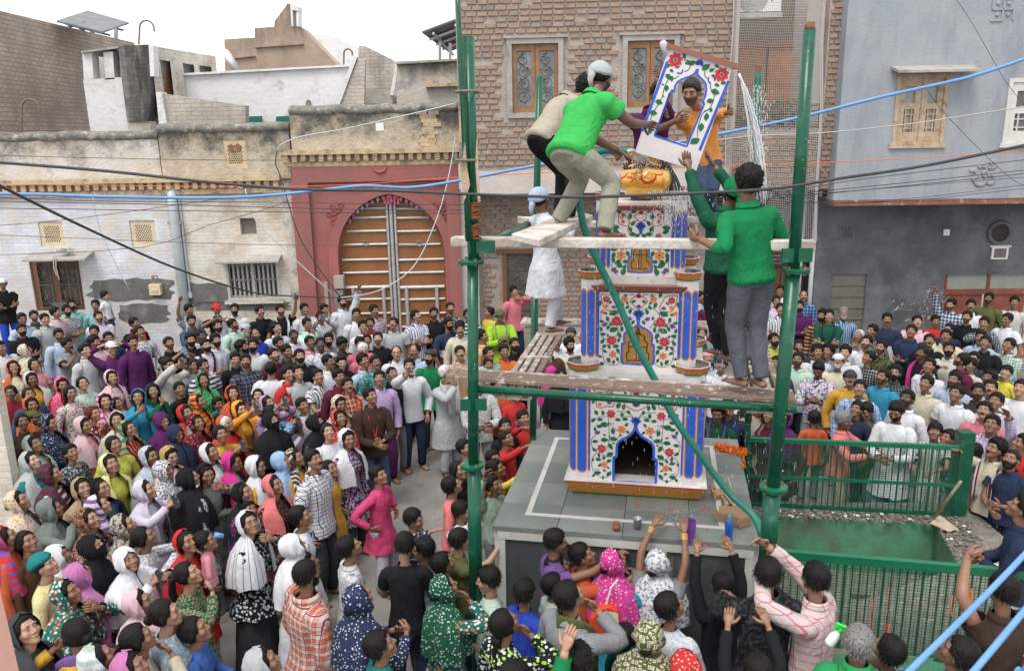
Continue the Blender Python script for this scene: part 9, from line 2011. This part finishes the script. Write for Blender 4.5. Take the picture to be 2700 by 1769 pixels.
# ---- shovel, bag, cup, spray bottle, prints
a=R2(1708,395,1.55); b=R2(1545,615,RZ_+.05); sv=thing('shovel','old shovel leaning on the tank rim, held by the boy in mauve','shovel'); q=MB(); q.tube([a,b],.016,8); q.build('handle',M['weatherwood'],sv,smooth=True)
P=[R2(1518,648,RZ_+.03),R2(1635,702,RZ_+.03),R2(1692,682,RZ_+.05),R2(1580,600,RZ_+.06)]; q=MB(); q.add([p for p in P]+[p-V(0,0,.006) for p in P],[(0,1,2,3),(7,6,5,4),(0,4,5,1),(1,5,6,2),(2,6,7,3),(3,7,4,0)]); q.build('blade',M['weatherwood'],sv)
def near(desc): return next((v for k_,v in PEOPLE.items() if desc in k_),None)
r_=near('printed with blue numbers'); 
if r_:
    ro,inf,bp,fa=r_; H_=inf['g']; o=text('09',.20*1.0,mat('blue_print',(.10,.34,.55),(.07,.26,.46),sc=20),ro,(0,-.088*H_*1.03-.02,.655*H_),(math.pi/2,0,0),ext=.012,name='number_print'); 
    q=MB(); 
    for a_ in (90,130,50): q.prism([(.022*math.cos(t)+.02*math.cos(R_(a_)),.011*math.sin(t)*1+.02*math.sin(R_(a_))) for t in np.linspace(0,6.28,9)[:-1]],(0,-.088*H_-.030,.735*H_),(1,0,0),(0,0,1),(0,-.006,0))
    q.build('trefoil_print',M['bluecable'],ro)
r_=near('black tee with white lettering')
if r_: ro,inf,bp,fa=r_; text('SPEED',.055,M['whiteplastic'],ro,(0,.088*inf['g']+.010,.66*inf['g']),(math.pi/2,0,math.pi),ext=.008,name='shirt_print')
r_=near('tall boy in a black tee')
if r_: ro,inf,bp,fa=r_; q=MB(); H_=inf['g']; q.box((-.075,.086*H_,.685*H_),(-.035,.086*H_+.016,.705*H_)); q.build('shirt_print',M['whiteplastic'],ro)
r_=near('red tee with coloured lettering')
if r_: ro,inf,bp,fa=r_; text('STAR',.07,M['bluecable'],ro,(0,.090*inf['g']+.010,.66*inf['g']),(math.pi/2,0,math.pi),ext=.008,name='shirt_print')
r_=near('holding a spray bottle')
if r_:
    ro,inf,bp,fa=r_; c=R2(945,1335,0)*0+atY(1800+945/2.33,1100+1330/2.33,bp[1]+.12); t=thing('spray_bottle','white spray bottle with a bright green trigger top, held up at the bottom right','spray bottle',tuple(c)); t.rotation_euler=(R_(10),R_(25),0)
    q=MB(); q.lathe([(.03,-.10),(.036,-.08),(.034,-.02),(.02,.02),(.014,.03)],(0,0,0),16); q.build('bottle_body',M['whiteplastic'],t,smooth=True); q=MB(); q.lathe([(.02,.028),(.02,.05),(.014,.06)],(0,0,0),12); q.bar((-.045,0,.07),(.03,0,.07),.026,.03); q.bar((.0,0,.05),(0,0,.075),.022); q.bar((-.03,0,.06),(-.036,0,.025),.008,.014); q.build('trigger_head',M['limeplastic'],t); q=MB(); q.tube([(-.045,0,.07),(-.10,0,.075)],.004,5); q.build('nozzle',M['steel'],t)
r_=near('hot pink sequinned')
if r_:
    c=atY(1250+1330/3.8967,1369+1040/3.8967,r_[2][1]-.22); t=thing('shopping_bag','red and yellow printed shopping bag hanging at the side of the pink veiled woman','bag',tuple(c)); q=MB(); P=[(-.13,-.16),(.15,-.14),(.13,.12),(.05,.17),(-.04,.15),(-.12,.05)]; q.prism(P,(0,-.04,0),(1,0,0),(0,0,1),(0,.09,0)); o=q.build('bag_body',mat('bag_print',(.62,.05,.02),(.60,.045,.02),sc=3)); o.parent=t; o.modifiers.new('b','BEVEL').width=.02; q=MB(); q.prism([(.0,-.13),(.13,-.12),(.12,.10),(.04,.12)],(0,-.045,0),(1,0,0),(0,0,1),(0,-.004,0)); q.build('bag_print_panel',mat('pale_yellow_print',(.70,.55,.20),(.62,.62,.55),sc=9,c3=(.5,.06,.05),sc3=22,th3=.63,w3=.02),t); q=MB(); q.tube([(.02,0,.15),(.06,0,.32),(.12,0,.40)],.008,6); q.build('strap',M['whiteplastic'],t)
r_=near('drinking from a blue cup')
if r_: ro,inf,bp,fa=r_; wc=l2w(bp,fa,inf['hp']+inf['hf']*.135); q=MB(); q.lathe([(.02,-.04),(.028,.045),(.024,.045),(.018,-.03),(.001,-.03)],(0,0,0),16); o=q.build('blue_cup',M['bluecable'],smooth=True); o.location=tuple(wc); o.rotation_euler=(R_(70),0,fa); tag(o,'light blue plastic cup at the mouth of the baby in pink','cup')
r_=near('bangled arms')
if r_:
    ro,inf,bp,fa=r_
    for sd_ in (1,-1):
        S0,el,wr=inf['T'][sd_]; d=nrm(wr-el)
        for k_ in range(3): c=wr-d*(.02+.018*k_); q=MB(); q.tube([c-d*.006,c+d*.006],.031,16); q.build('bangle',M['gold'],ro)
def lipole(): pass

q=MB(); rr=np.random.default_rng(21)
for i in range(900):
    x,y=rr.uniform(-7,2.0),rr.uniform(6.5,15); s_=rr.uniform(.004,.018) if i%12 else rr.uniform(.02,.045); a=rr.uniform(0,3.1); d1=V(math.cos(a),math.sin(a),0)*s_; d2=V(-d1[1],d1[0],0)*.6; z=.004; p=V(x,y,z); q.add([p-d1-d2,p+d1-d2,p+d1+d2,p-d1+d2,p+V(0,0,s_*.5)],[(0,1,4),(1,2,4),(2,3,4),(3,0,4)])
o=q.build('street_grit',M['debris']); tag(o,'small stones and grit scattered on the dusty street','grit'); o['kind']='stuff'
